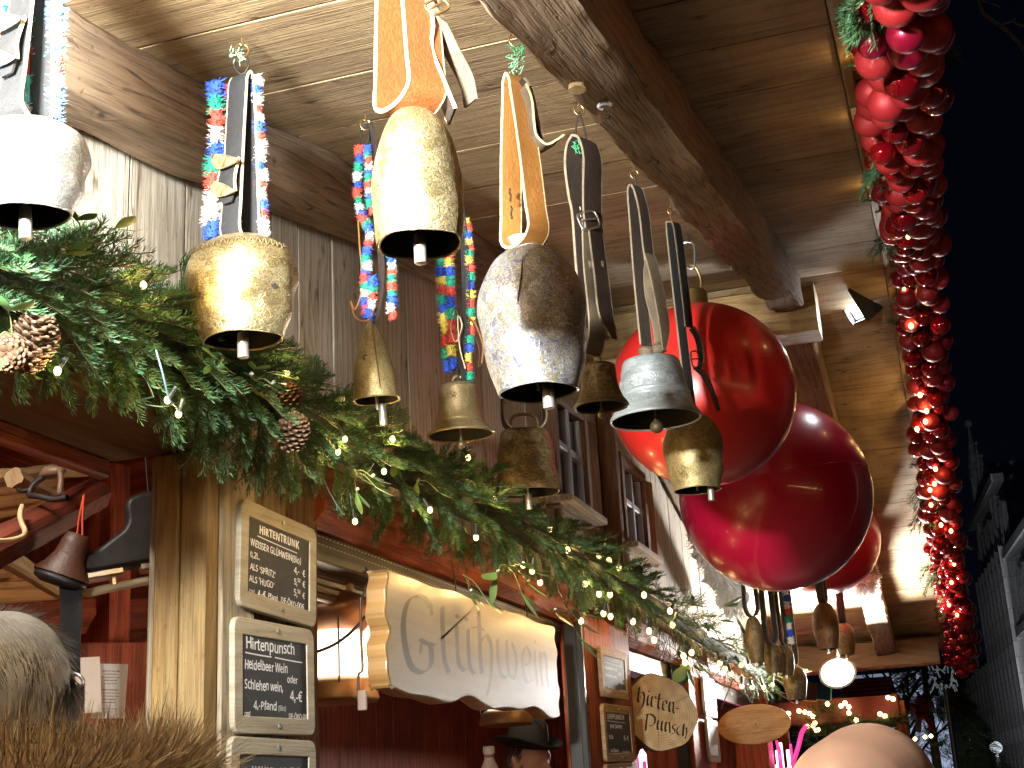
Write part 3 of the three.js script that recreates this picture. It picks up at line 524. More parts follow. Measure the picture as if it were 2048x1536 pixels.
const CAST_FLARE = [[0.18, 0], [0.45, 0.012], [0.56, 0.05], [0.58, 0.12], [0.6, 0.4], [0.65, 0.62], [0.72, 0.74], [0.735, 0.76], [0.73, 0.79], [0.83, 0.88], [0.98, 0.965], [1, 0.985], [1, 1]];
const CAST_ROUND = [[0.15, 0], [0.42, 0.01], [0.6, 0.05], [0.64, 0.1], [0.67, 0.2], [0.69, 0.25], [0.685, 0.27], [0.7, 0.34], [0.715, 0.36], [0.76, 0.56], [0.79, 0.58], [0.8, 0.61], [0.795, 0.63], [0.815, 0.66], [0.81, 0.68], [0.83, 0.71], [0.86, 0.82], [0.94, 0.9], [1, 0.965], [1, 1]];
const rosette = (R, y, ang, s) => { const l = []; for (let i = 0; i < 7; i++) { const a = (i / 6 - 0.5) * 3.6; l.push(blob(1, i, 0.05).scale(s * 0.14, s * 0.42, s * 0.1).translate(0, s * 0.5, 0).rotateZ(a)); } l.push(blob(s * 0.18, 5, 0.05)); return join(l).translate(0, y, R).rotateY(ang); };

// fringed straps with black leather: two bells by the wall
function fringedStrap(B, top, bot, cols, sz, plateMat, w = 0.05, turn = -0.25) {
  const { o, Y } = B, yT = Y(top), yB = Y(bot);
  const path = loopPath(yT, yB, 0.012, 0.022, 0.03);
  const phi = Math.PI / 2 + turn;                             // loop spread runs towards the camera, its face across the view
  const s = strapLoop(o, path, w, phi, L_BLACK, L_EDGE, 0.004);
  const side = V(0, 0, 1).applyAxisAngle(V(0, 1, 0), phi), out = V(1, 0, 0).applyAxisAngle(V(0, 1, 0), phi);
  const sg = side.clone().dot(CR) < 0 ? 1 : -1;
  const run = (k, q, n) => { const p = []; for (let i = 0; i <= 6; i++) { const v = i / 6; p.push(out.clone().multiplyScalar(q * lerp(0.012, 0.026, v)).addScaledVector(side, sg * k * (w / 2 + 0.008)).add(V(0, lerp(yT - 0.005, yB + 0.02, v), 0))); } fringe(s, p, n, sz, 0.026); };
  run(1.75, -1, cols[0]); run(1.05, 1.3, cols[1]); { const k0 = sz; sz = k0 * 0.6; run(-0.75, 1.6, cols[2]); sz = k0; }
  // tongue with buckle and sickle plates on the front face
  const f = out.clone().multiplyScalar(out.z > 0 ? 1 : -1), yM = lerp(yT, yB, 0.62);
  const tong = part('tongue', ribbon([f.clone().multiplyScalar(0.03).add(V(0, yM + 0.03, 0)), f.clone().multiplyScalar(0.042).add(V(0, yM - 0.02, 0)), f.clone().multiplyScalar(0.038).add(V(0, yM - 0.07, 0))], side, (v) => w * 0.95 * (v > 0.75 ? lerp(1, 0.5, (v - 0.75) * 4) : 1), 0.004, 24), L_BLACK, s);
  for (const k of [-1, 1]) part('cut_edge', ribbon([f.clone().multiplyScalar(0.031).add(V(0, yM + 0.03, 0)).addScaledVector(side, k * w * 0.475), f.clone().multiplyScalar(0.043).add(V(0, yM - 0.02, 0)).addScaledVector(side, k * w * 0.475), f.clone().multiplyScalar(0.04).add(V(0, yM - 0.05, 0)).addScaledVector(side, k * w * 0.47)], side, 0.003, 0.0055, 20), L_EDGE, tong);
  const q = Math.atan2(f.x, f.z);
  for (const [dy, rz, sc] of [[0.028, -2.0, 1], [-0.032, -2.15, 0.95]]) part('buckle_plate', leafPlate(0.085 * sc, 0.05 * sc).rotateZ(rz).translate(-0.035, 0.02 + dy, 0.05).rotateY(q).translate(0, yM, 0), plateMat, s);
  part('wire_ring', tube([V(0, -0.02, 0), V(-0.012, -0.05, 0.004), V(-0.016, (yT + 0.02), 0.004), V(0, yT + 0.002, 0.0), V(0.016, yT + 0.018, 0), V(0.012, -0.05, 0)], 0.002, 30, 5), M_IRON, o);
  part('twine_knot', knotGeo(6, 30, 0.014).translate(-0.012, -0.045, 0.004), twine[1], o);
  return s;
}
{
  // 1: pale grey bell at the picture's left border
  const B1 = hang({ label: 'pale grey bulging cow bell on a teal and white fringed strap', px: 42, py: 360, X: -1.29, W: 0.196, top: 246, mouth: 425, prof: PR_ROUND, turn: 0.25, tiltX: 0.1, mat: P_GREY, clapPy: 470, depth: 0.95, clapper: { r: 0.01 } });
  fringedStrap(B1, -150, 250, [['teal', 'sky', 'white', 'teal', 'white', 'teal'], ['teal', 'white', 'teal', 'teal', 'white', 'red'], ['sky', 'white', 'teal', 'red', 'white', 'sky']], 1.7, P_GREY, 0.055);
  // 2: brass bell with a wavy engraved line
  const B2 = hang({ label: 'bulging brass cow bell with wavy engraved line and black strap edged with wool tufts', px: 480, py: 590, X: -1.29, W: 0.226, top: 476, mouth: 676, prof: PR_ROUND, turn: 0.1, tiltX: 0.06, mat: P_BRASS, clapPy: 712, depth: 0.95, clapper: { r: 0.0115 },
    extras: [{ name: 'engraved_line', geo: wave(0.226, 0.215, PR_ROUND, 0.2, 0.2, 0.0016, 26), mat: P_DULL }] });
  fringedStrap(B2, 150, 490, [['blue', 'green', 'red', 'white', 'blue', 'green', 'red', 'white', 'white', 'blue', 'green', 'red'], ['red', 'green', 'sky', 'white', 'white', 'red', 'green', 'white', 'white', 'blue', 'white', 'red'], ['white', 'blue', 'white', 'red', 'white', 'blue', 'red', 'white']], 1.4, P_BRASS);
  // 3: large tall bell on brown leather, its hook above the picture
  const B3 = hang({ label: 'tall smooth brass cow bell on a wide brown leather strap with pale cut edges', px: 833, py: 370, X: -0.77, W: 0.165, top: 222, mouth: 485, prof: PR_TALL, turn: -0.3, tiltX: 0.03, mat: P_BRASS, clapPy: 524, depth: 1.0, clapper: { r: 0.011 }, extras: [{ name: 'rivet', geo: rivet(-0.02, -0.16, 0.077, 0.004), mat: P_DULL }] });
  {
    const { o, Y, yTop } = B3, face = V(Math.cos(0.5), 0, -Math.sin(0.5));
    const yT = Y(-150), yB = yTop + 0.004;
    const s = strapLoop(o, loopPath(yT, yB, 0.03, 0.045, 0.055).map((p) => p.add(V(-0.012, 0, 0))), 0.075, -0.6, L_TAN, L_EDGE, 0.0065);
    const s2 = strapLoop(o, [V(0.02, Y(-110), 0), V(0.026, Y(0), 0), V(0.034, Y(60), 0), V(0.03, Y(110), 0), V(0.045, Y(160), 0), V(0.068, Y(228), 0)], 0.058, 0.55, L_DARK, L_EDGE, 0.005, false, 'strap_end');
    strapLoop(o, [V(0.01, Y(10), 0.02), V(0.018, Y(28), 0.03), V(0.042, Y(60), 0.03), V(0.064, Y(100), 0.03), V(0.092, Y(150), 0.03), V(0.1, Y(195), 0.03)], 0.035, 0.9, L_GREYBROWN, L_EDGEGREY, 0.004, false, 'strap_tail');
    strapLoop(o, [V(0.005, Y(-20), 0), V(0.0, Y(20), 0), V(0.01, Y(55), 0), V(0.03, Y(75), 0), V(0.04, Y(40), 0), V(0.03, Y(5), 0)], 0.03, 0.55, L_TAN, L_EDGE, 0.004, false, 'keeper_loop');
    buckle(s2, V(0.062, Y(45), 0.03), 0.04, 0.03, 0.0025, [0.2, 0.5, 0.7], M_BRASSWIRE);
    part('top_loop', tube([V(-0.02, yTop - 0.006, 0), V(-0.016, yTop + 0.012, 0), V(0, yTop + 0.018, 0), V(0.016, yTop + 0.012, 0), V(0.02, yTop - 0.006, 0)].map((p) => p.applyAxisAngle(V(0, 1, 0), 0.55)), 0.006, 20, 8), P_BRASS, o);
  }
  // 4: narrow folded bell with a string of tufts
  const B4 = hang({ label: 'narrow folded brass bell with a riveted seam, on strings of small wool tufts', px: 742, py: 745, X: -1.28, W: 0.116, top: 643, mouth: 795, prof: PR_CONE, turn: 0.35, tiltX: 0.16, mat: P_BRASS2, clapPy: 846, depth: 1.35, clapper: { r: 0.0095, dx: 0.012 }, extras: [{ name: 'rivet', geo: new THREE.TorusGeometry(0.0055, 0.0022, 8, 20).translate(-0.016, -0.1, 0.057), mat: P_DULL }, { name: 'seam', geo: tube([V(0.006, -0.004, 0.024), V(0.008, -0.06, 0.049), V(0.012, -0.13, 0.072), V(0.014, -0.18, 0.078)], 0.0014, 20, 5), mat: P_DULL }] });
  {
    const { o, Y } = B4, C = ['red', 'blue', 'green', 'white', 'blue', 'red', 'green', 'white', 'blue', 'red', 'green', 'blue', 'white'];
    const s = part('strap', ribbon([V(0.01, -0.03, 0), V(0.02, Y(300), -0.01), V(0.026, Y(450), -0.01), V(0.03, Y(560), -0.01), V(0.012, Y(650), 0)], V(0.8, 0, 0.6), 0.026, 0.004, 30), L_DARK, o);
    fringe(s, [V(-0.014, Y(292), 0.01), V(-0.02, Y(360), 0.01), V(-0.018, Y(420), 0.012), V(0.006, Y(462), 0.012), V(0.0, Y(520), 0.012), V(-0.006, Y(570), 0.012), V(-0.004, Y(630), 0.01)], C, 0.85, 0.024);
    fringe(s, [V(0.006, Y(296), 0.004), V(0.008, Y(360), 0.004), V(0.012, Y(430), 0.004)], ['blue', 'green', 'red', 'white', 'blue', 'green', 'red', 'white'], 0.75, 0.024);
    fringe(s, [V(0.014, Y(560), 0.01), V(0.012, Y(600), 0.012), V(0.002, Y(640), 0.012)], ['blue', 'green', 'red', 'white', 'blue', 'blue'], 0.95, 0.024);
    fringe(s, [V(0.05, Y(490), -0.02), V(0.056, Y(560), -0.02), V(0.05, Y(640), -0.02)], ['red', 'green', 'blue', 'white', 'red', 'green'], 0.8, 0.024);
    part('thong', tube([V(-0.022, Y(440), 0.01), V(-0.018, Y(500), 0.012), V(-0.012, Y(570), 0.012), V(-0.03, Y(620), 0.02), V(-0.042, Y(600), 0.02), V(-0.03, Y(636), 0.02), V(0, Y(645), 0.016), V(0.022, Y(620), 0.016)], 0.0025, 60, 5), L_HONEY, s);
    part('cord', tube([V(0, -0.03, 0), V(-0.012, Y(262), 0), V(-0.016, Y(292), 0.006)], 0.003, 16, 5), L_BLACK, s);
    part('cord', tube([V(0, -0.03, 0), V(0.008, Y(268), 0), V(0.006, Y(296), 0.004)], 0.003, 16, 5), L_BLACK, s);
  }
  // 5: big mottled bell
  const B5 = hang({ label: 'large egg-shaped cow bell with mottled grey and violet patina, on a honey-coloured strap', px: 1064, py: 650, X: -0.757, W: 0.231, top: 498, mouth: 780, prof: PR_EGG, turn: 0.3, tiltX: 0.06, mat: P_MOTTLE, clapPy: 814, depth: 1.1, clapper: { r: 0.0125, dx: 0.02 },
    extras: [{ name: 'rivet', geo: rivet(-0.032, -0.22, 0.106, 0.0075), mat: P_DULL }, { name: 'seam', geo: tube([V(-0.01, -0.02, 0.074), V(-0.02, -0.1, 0.123), V(-0.03, -0.17, 0.121), V(0.0, -0.235, 0.106), V(0.008, -0.262, 0.1), V(-0.01, -0.282, 0.096)], 0.0016, 40, 5), mat: P_DULL }] });
  {
    const { o, Y, yTop } = B5;
    const s = strapLoop(o, loopPath(Y(150), yTop + 0.006, 0.014, 0.036, 0.05).map((p) => p.add(V(-0.008, 0, 0))), 0.052, -0.62, L_HONEY, L_EDGE, 0.005);
    for (const [a, b, k] of [[372, 400, 1], [405, 440, -1]]) part('stamped_mark', tube([V(0, 0.5, 0), V(0.4, 0.2, 0), V(-0.2, -0.1, 0), V(0.3, -0.5, 0), V(-0.2, -0.4, 0)].map((p) => V(p.x * 0.012 * k, p.y * 0.03, 0.0).applyAxisAngle(V(0, 1, 0), 0.62 - 1.57 + 3.14).add(V(-0.03, lerp(Y(a), Y(b), 0.5), 0.006))), 0.0022, 20, 5), L_DARK, s);
    strapLoop(o, [V(0.0, Y(185), 0.02), V(0.012, Y(215), 0.02), V(0.014, Y(260), 0.02), V(0.018, Y(285), 0.02), V(0.04, Y(300), 0.022), V(0.066, Y(288), 0.024), V(0.084, Y(276), 0.024)], 0.042, 0.75, L_GREYBROWN, L_EDGE, 0.0035, false, 'strap_tail');
    strapLoop(o, [V(0.0, Y(165), 0.01), V(0.012, Y(178), 0.012), V(0.022, Y(205), 0.012), V(0.03, Y(245), 0.012), V(0.04, Y(278), 0.012)], 0.03, 0.9, L_DARK, L_EDGEGREY, 0.005, false, 'strap_end');
    strapLoop(o, [V(0.042, yTop + 0.01, -0.02), V(0.035, Y(420), -0.02), V(0.026, Y(330), -0.02), V(0.016, Y(250), -0.02)], 0.055, 0.62, L_DARK, L_EDGEGREY, 0.004, false, 'strap_lining');
    part('strap_collar', lathe([[0.02, 0], [0.027, 0.012], [0.036, 0.03], [0.034, 0.031], [0.024, 0.014], [0.018, 0.001]], 24).scale(1.1, 1.1, 0.7).rotateY(0.3).translate(-0.004, yTop - 0.006, 0), P_GREY, o);
    part('twine_knot', knotGeo(12, 40, 0.016).translate(0.002, Y(105), 0), twine[0], o);
    part('twine_knot', knotGeo(13, 40, 0.016).translate(-0.004, Y(132), 0), twine[1], o);
  }
  // 6: flared bronze bell on a bright tufted strap
  const B6 = hang({ label: 'flared bronze bell with raised flower, on a strap with yellow and red tufts', px: 918, py: 825, X: -1.28, W: 0.198, top: 768, mouth: 868, cast: CAST_FLARE, mat: P_BRONZE, clapPy: 896, clapper: { ball: 0.0125 }, tiltX: 0.05, extras: [{ name: 'flower_relief', geo: rosette(0.0585, -0.05, 0.02, 0.017) }, { name: 'flower_relief', geo: rosette(0.0585, -0.05, 0.02, 0.017).rotateZ(0) }] });
  {
    const { o, Y } = B6;
    const s = part('strap', ribbon([V(0.005, -0.03, 0), V(0.035, Y(440), 0), V(0.04, Y(560), 0), V(0.03, Y(690), 0), V(0.01, Y(772), 0)], V(0.9, 0, 0.4), 0.032, 0.004, 30), L_BLACK, o);
    part('strap', ribbon([V(-0.005, -0.03, 0), V(-0.022, Y(440), 0), V(-0.02, Y(560), 0), V(-0.01, Y(690), 0), V(-0.002, Y(772), 0)], V(0.9, 0, 0.4), 0.024, 0.004, 30), L_DARK, o);
    fringe(s, [V(-0.034, Y(470), 0.012), V(-0.034, Y(560), 0.012), V(-0.03, Y(640), 0.012), V(-0.026, Y(745), 0.012)], ['yellow', 'red', 'green', 'blue', 'yellow', 'red', 'green', 'blue', 'yellow'], 1.15, 0.03);
    fringe(s, [V(-0.006, Y(500), 0.014), V(-0.006, Y(570), 0.014), V(-0.006, Y(650), 0.014), V(-0.012, Y(742), 0.014)], ['red', 'yellow', 'blue', 'green', 'red', 'blue', 'green', 'red'], 1.15, 0.03);
    fringe(s, [V(0.05, Y(446), 0), V(0.056, Y(520), 0), V(0.05, Y(640), 0), V(0.034, Y(765), 0)], ['yellow', 'red', 'green', 'blue', 'yellow', 'red', 'green'], 0.85, 0.028);
    strapLoop(o, [V(0.03, Y(640), 0.02), V(0.05, Y(660), 0.03), V(0.068, Y(700), 0.03), V(0.062, Y(735), 0.03)], 0.035, 0.6, L_DARK, L_TAN, 0.003, false, 'strap_tail');
    part('thong', tube([V(0.006, Y(625), 0.02), V(-0.006, Y(660), 0.024), V(0.008, Y(690), 0.024), V(0.03, Y(660), 0.026), V(0.018, Y(640), 0.026), V(0.02, Y(700), 0.026), V(0.034, Y(745), 0.024)], 0.0022, 50, 5), L_EDGE, s);
    part('crown_loop', new THREE.TorusGeometry(0.014, 0.005, 8, 20).rotateY(0.3).translate(0, B6.yTop + 0.01, 0), P_BRONZE, o);
  }
  // 7: dark square-shouldered bell against the wall
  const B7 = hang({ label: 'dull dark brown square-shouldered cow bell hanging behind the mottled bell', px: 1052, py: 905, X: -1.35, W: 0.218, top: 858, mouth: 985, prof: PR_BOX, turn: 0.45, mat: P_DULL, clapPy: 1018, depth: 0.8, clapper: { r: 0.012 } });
  {
    const { o, Y, yTop } = B7;
    strapLoop(o, loopPath(-0.03, yTop - 0.02, 0.04, 0.07, 0.075), 0.06, 0.5, L_DARK, L_EDGEGREY, 0.005);
    part('top_loop', tube([V(-0.05, yTop - 0.01, 0), V(-0.045, yTop + 0.04, 0), V(0, yTop + 0.055, 0), V(0.045, yTop + 0.04, 0), V(0.05, yTop - 0.01, 0)].map((p) => p.applyAxisAngle(V(0, 1, 0), 0.45)), 0.006, 24, 8), P_DULL, o);
    part('twine_knot', knotGeo(16, 24, 0.018).translate(0, -0.035, 0), twine[0], o);
  }
  // 8: olive bronze bell on a heavy buckled harness strap
  const B8 = hang({ label: 'small olive bronze bell on a heavy dark harness strap with steel buckle', px: 1199, py: 772, X: -0.76, W: 0.14, top: 728, mouth: 812, cast: CAST_FLARE.map(([r, v]) => [r < 0.9 ? r * 1.08 : r, v]), mat: P_DULL, clapPy: 836, clapper: { ball: 0.011 }, tiltX: 0.04 });
  {
    const { o, Y, yTop } = B8;
    strapLoop(o, [V(-0.004, Y(276), 0), V(0.022, Y(290), 0), V(0.034, Y(330), 0), V(0.026, Y(380), 0), V(0.02, Y(430), 0), V(0.022, Y(470), 0)], 0.066, -0.5, L_DARK, L_EDGEGREY, 0.005, false);
    strapLoop(o, [V(-0.004, Y(276), 0), V(-0.026, Y(292), 0), V(-0.036, Y(330), 0), V(-0.03, Y(390), 0), V(-0.022, Y(430), 0), V(-0.022, Y(520), 0), V(-0.02, Y(600), 0), V(-0.012, Y(655), 0)], 0.062, -0.5, L_DARK, L_EDGEGREY, 0.006, false);
    strapLoop(o, [V(0.018, Y(450), 0.01), V(0.012, Y(540), 0.01), V(0.016, Y(620), 0.01), V(0.014, Y(670), 0.01), V(-0.006, Y(705), 0.01), V(-0.03, Y(700), 0.01), V(-0.036, Y(670), 0.01)], 0.056, -0.5, L_GREYBROWN, L_EDGEGREY, 0.004, false);
    strapLoop(o, [V(0.026, Y(470), 0), V(0.034, Y(560), 0), V(0.04, Y(640), 0), V(0.06, Y(690), 0.0)], (v) => 0.05 * (v > 0.8 ? 1 - (v - 0.8) * 3 : 1), -0.5, L_DARK, L_EDGEGREY, 0.004, false, 'strap_tail');
    part('stitching', Array.from({ length: 14 }, (_, i) => tube([V(-0.014, Y(415 + i * 14), 0.012), V(-0.013, Y(422 + i * 14), 0.012)], 0.0012, 2, 4)), L_EDGE, o);
    buckle(o, V(0.012, Y(452), 0.034), 0.055, 0.05, 0.0035, [0.1, 0.6, 0.35], M_STEEL);
    part('keeper', mv(plank(0.045, 0.022, 0.02, 'x', 0.004).rotateY(0.5), 0.016, Y(535), 0.01), L_GREYBROWN, o);
    part('wire_hanger', tube([V(0, -0.04, 0), V(-0.012, Y(255), 0), V(-0.014, Y(285), 0), V(0.012, Y(285), 0), V(0.01, Y(255), 0), V(0, -0.038, 0)], 0.0025, 30, 5), M_IRON, o);
    part('twine_knot', knotGeo(22, 40, 0.016).translate(0.0, Y(300), 0.02), twine[0], o);
    part('crown_loop', mv(plank(0.02, 0.022, 0.012, 'y', 0.003), 0, yTop + 0.008, 0), P_DULL, o);
  }
  // 9: pewter bell with shell reliefs
  const B9 = hang({ label: 'wide silvery pewter bell with raised bands and shell reliefs, on a knotted grey strap', px: 1306, py: 780, X: -0.775, W: 0.28, top: 716, mouth: 838, cast: CAST_ROUND, mat: P_PEWTER, clapPy: 866, clapper: { ball: 0.021 }, clapMat: P_DULL, tiltX: 0.03,
    extras: [-1.2, -0.45, 0.3, 1.05, 1.8].map((a) => ({ name: 'shell_relief', geo: rosette(0.1005, -0.098, a, 0.026).rotateX(0) })) });
  {
    const { o, Y, yTop } = B9;
    strapLoop(o, [V(0, Y(372), 0), V(-0.012, Y(385), 0), V(-0.014, Y(450), 0), V(-0.016, Y(560), 0), V(-0.012, Y(690), 0)], 0.05, -0.55, L_DARK, L_EDGEGREY, 0.005, false);
    strapLoop(o, [V(0, Y(372), 0), V(0.012, Y(386), 0), V(0.026, Y(430), 0), V(0.03, Y(500), 0), V(0.034, Y(530), 0)], 0.042, -0.55, L_DARK, L_EDGEGREY, 0.005, false);
    strapLoop(o, [V(0.03, Y(515), 0.01), V(0.014, Y(540), 0.012), V(0.012, Y(590), 0.012), V(0.03, Y(640), 0.012), V(0.034, Y(690), 0.012)], 0.04, 0.9, L_GREYBROWN, L_EDGEGREY, 0.006, false);
    strapLoop(o, [V(0.034, Y(515), 0), V(0.05, Y(560), 0), V(0.064, Y(620), 0), V(0.07, Y(670), 0), V(0.06, Y(712), 0)], (v) => 0.045 * (v > 0.7 ? 1 - (v - 0.7) * 2.6 : 1), -0.55, L_GREYBROWN, L_EDGEGREY, 0.004, false, 'strap_tail');
    part('strap_knot', join([blob(0.026, 3, 0.3, 3, 0.8).translate(-0.012, yTop + 0.02, 0), blob(0.022, 8, 0.3, 3, 0.9).translate(0.03, yTop + 0.024, 0)]), L_GREYBROWN, o);
    part('cord', tube([V(0, -0.035, 0), V(0.002, Y(360), 0), V(0, Y(376), 0)], 0.004, 8, 5), L_DARK, o);
  }
  // 10: barrel bell on a black strap
  const B10 = hang({ label: 'speckled brass barrel-shaped bell on a long black strap in front of the bright red ball', px: 1388, py: 910, X: -0.77, W: 0.207, top: 832, mouth: 980, prof: PR_BARREL, turn: 0.2, mat: P_BRASS2, clapPy: 1003, depth: 0.9, clapper: { r: 0.011, dx: 0.045 } });
  {
    const { o, Y, yTop } = B10;
    strapLoop(o, [V(0, Y(445), 0), V(-0.01, Y(455), 0), V(-0.008, Y(550), 0), V(0.0, Y(700), 0), V(0.006, Y(800), 0), V(0.012, yTop, 0)], 0.042, -0.6, L_BLACK, L_EDGEGREY, 0.005, false);
    strapLoop(o, [V(0, Y(445), 0), V(0.022, Y(460), 0), V(0.03, Y(550), 0), V(0.034, Y(660), 0)], 0.035, -0.6, L_BLACK, L_EDGEGREY, 0.005, false);
    strapLoop(o, [V(0.034, Y(655), 0.01), V(0.056, Y(675), 0.012), V(0.064, Y(710), 0.012), V(0.05, Y(735), 0.012), V(0.034, Y(735), 0.012)], 0.03, 0.8, L_BLACK, L_EDGEGREY, 0.004, false);
    strapLoop(o, [V(0.036, Y(738), 0.012), V(0.06, Y(752), 0.014), V(0.084, Y(780), 0.014), V(0.104, Y(822), 0.014)], (v) => 0.026 * (v > 0.8 ? 1.1 - (v - 0.8) * 2 : 1), 0.6, L_BLACK, L_BLACK, 0.004, false, 'strap_tail');
    buckle(o, V(0.04, Y(725), 0.02), 0.03, 0.06, 0.003, [0.1, 0.6, 0.1], M_IRON);
    part('cord', tube([V(0, -0.035, 0), V(-0.003, Y(435), 0), V(0, Y(450), 0)], 0.003, 8, 5), M_BRASSWIRE, o);
  }
  // far group beyond the great baubles: small in the picture
  const far = [
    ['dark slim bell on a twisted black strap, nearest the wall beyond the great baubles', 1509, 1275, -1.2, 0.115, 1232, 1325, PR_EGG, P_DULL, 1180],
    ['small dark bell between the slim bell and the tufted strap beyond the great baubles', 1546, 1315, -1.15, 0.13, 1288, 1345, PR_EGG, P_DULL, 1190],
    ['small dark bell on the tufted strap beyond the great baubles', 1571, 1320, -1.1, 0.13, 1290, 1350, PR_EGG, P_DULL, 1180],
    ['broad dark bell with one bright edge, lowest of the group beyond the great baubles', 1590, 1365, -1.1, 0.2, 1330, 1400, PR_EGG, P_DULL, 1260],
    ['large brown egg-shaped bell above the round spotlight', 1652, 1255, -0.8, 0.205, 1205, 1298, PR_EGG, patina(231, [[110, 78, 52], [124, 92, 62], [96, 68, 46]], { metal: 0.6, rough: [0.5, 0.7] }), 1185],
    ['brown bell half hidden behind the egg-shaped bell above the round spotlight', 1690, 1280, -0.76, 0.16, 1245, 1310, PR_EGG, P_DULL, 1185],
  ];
  far.forEach(([label, px, py, X, W, top, mouth, prof, mat, st], i) => {
    const B = hang({ label, px, py, X, W, top, mouth, prof, mat, turn: 0.5 * i, clapPy: mouth + 8, depth: 0.8, clapper: { r: 0.012 }, group: 'bells beyond the great baubles' });
    const { o, Y, yTop } = B;
    const s = strapLoop(o, loopPath(-0.03, yTop - 0.005, 0.02, 0.035, 0.045), 0.05, 0.6 + i * 0.2, i === 4 ? L_DARK : L_BLACK, i === 3 ? L_EDGE : L_EDGEGREY, 0.006);
    if (i === 2) { fringe(s, [V(0.05, -0.2, 0.02), V(0.055, lerp(-0.2, yTop, 0.5), 0.02), V(0.05, yTop, 0.02)], ['blue', 'white', 'red', 'green', 'white'], 1.6, 0.03); fringe(s, [V(-0.03, -0.2, 0.03), V(-0.03, yTop, 0.03)], ['green', 'blue', 'white', 'red'], 1.4, 0.03); }
  });
}
console.log('bells ready');

// ───────────── great red baubles ─────────────
function greatBall(label, px, py, X, rpx, mat, seed) {
  const c = onX(px, py, X), d = c.distanceTo(EYE), r = rpx * d / FOC / Math.sqrt(1 + 0), o = thing('giant_bauble', label, 'bauble', V(c.x, c.y, c.z)), top = soffitY(-c.z) - c.y;
  part('ball', new THREE.SphereGeometry(r, 96, 64), mat, o);
  const seamG = new THREE.TorusGeometry(r * 1.0005, 0.0016, 6, 128).rotateX(Math.PI / 2).rotateZ(0.15); part('seam', seamG, mat, o);
  part('cap', lathe([[0.001, 0.075], [0.05, 0.072], [0.058, 0.062], [0.06, 0.0], [0.075, -0.012]].reverse(), 40).translate(0, r + 0.0, 0), std(0.62, 0.46, 0.2, 0.3, 1, {}), o);
  const rt = r + 0.075; part('cap_ring', tube([V(-0.035, rt - 0.005, 0), V(-0.04, rt + 0.05, 0), V(-0.025, rt + 0.1, 0), V(0, rt + 0.115, 0), V(0.025, rt + 0.1, 0), V(0.04, rt + 0.05, 0), V(0.035, rt - 0.005, 0)].map((p) => p.applyAxisAngle(V(0, 1, 0), 0.5)), 0.006, 36, 8), M_BRASSWIRE, o);
  const yc = rt + 0.1, k = Math.min(0.2, Math.max(0.06, (top - yc) * 0.75)); part('carabiner', tube([V(-0.02, yc + 0.02, 0), V(-0.03, yc + k * 0.7, 0), V(-0.02, yc + k, 0), V(0.005, yc + k * 1.02, 0), V(0.025, yc + k * 0.85, 0), V(0.018, yc + 0.01, 0), V(0, yc - 0.005, 0)], 0.0055, 48, 8, true), M_STEEL, o);
  if (top > yc + k) part('screw_hook', tube([V(0.0, yc + k - 0.004, 0), V(0.006, yc + k + 0.02, 0), V(0, top + 0.01, 0)], 0.004, 12, 6), M_IRON, o);
  return o;
}
greatBall('giant bright red ball hanging on a carabiner, nearest to the bells', 1405, 789, -0.82, 183, phys(0.6, 0.02, 0.016, { roughness: 0.36, clearcoat: 0.5, clearcoatRoughness: 0.16 }), 1);
greatBall('giant glossy dark crimson ball with tiny light reflections', 1550, 990, -0.8, 187, phys(0.46, 0.005, 0.04, { roughness: 0.3, clearcoat: 1, clearcoatRoughness: 0.02 }), 2);
greatBall('crimson ball peeping out behind the glossy dark crimson ball', 1645, 1075, -0.8, 110, phys(0.4, 0.006, 0.015, { roughness: 0.32, clearcoat: 0.8, clearcoatRoughness: 0.05 }), 3);

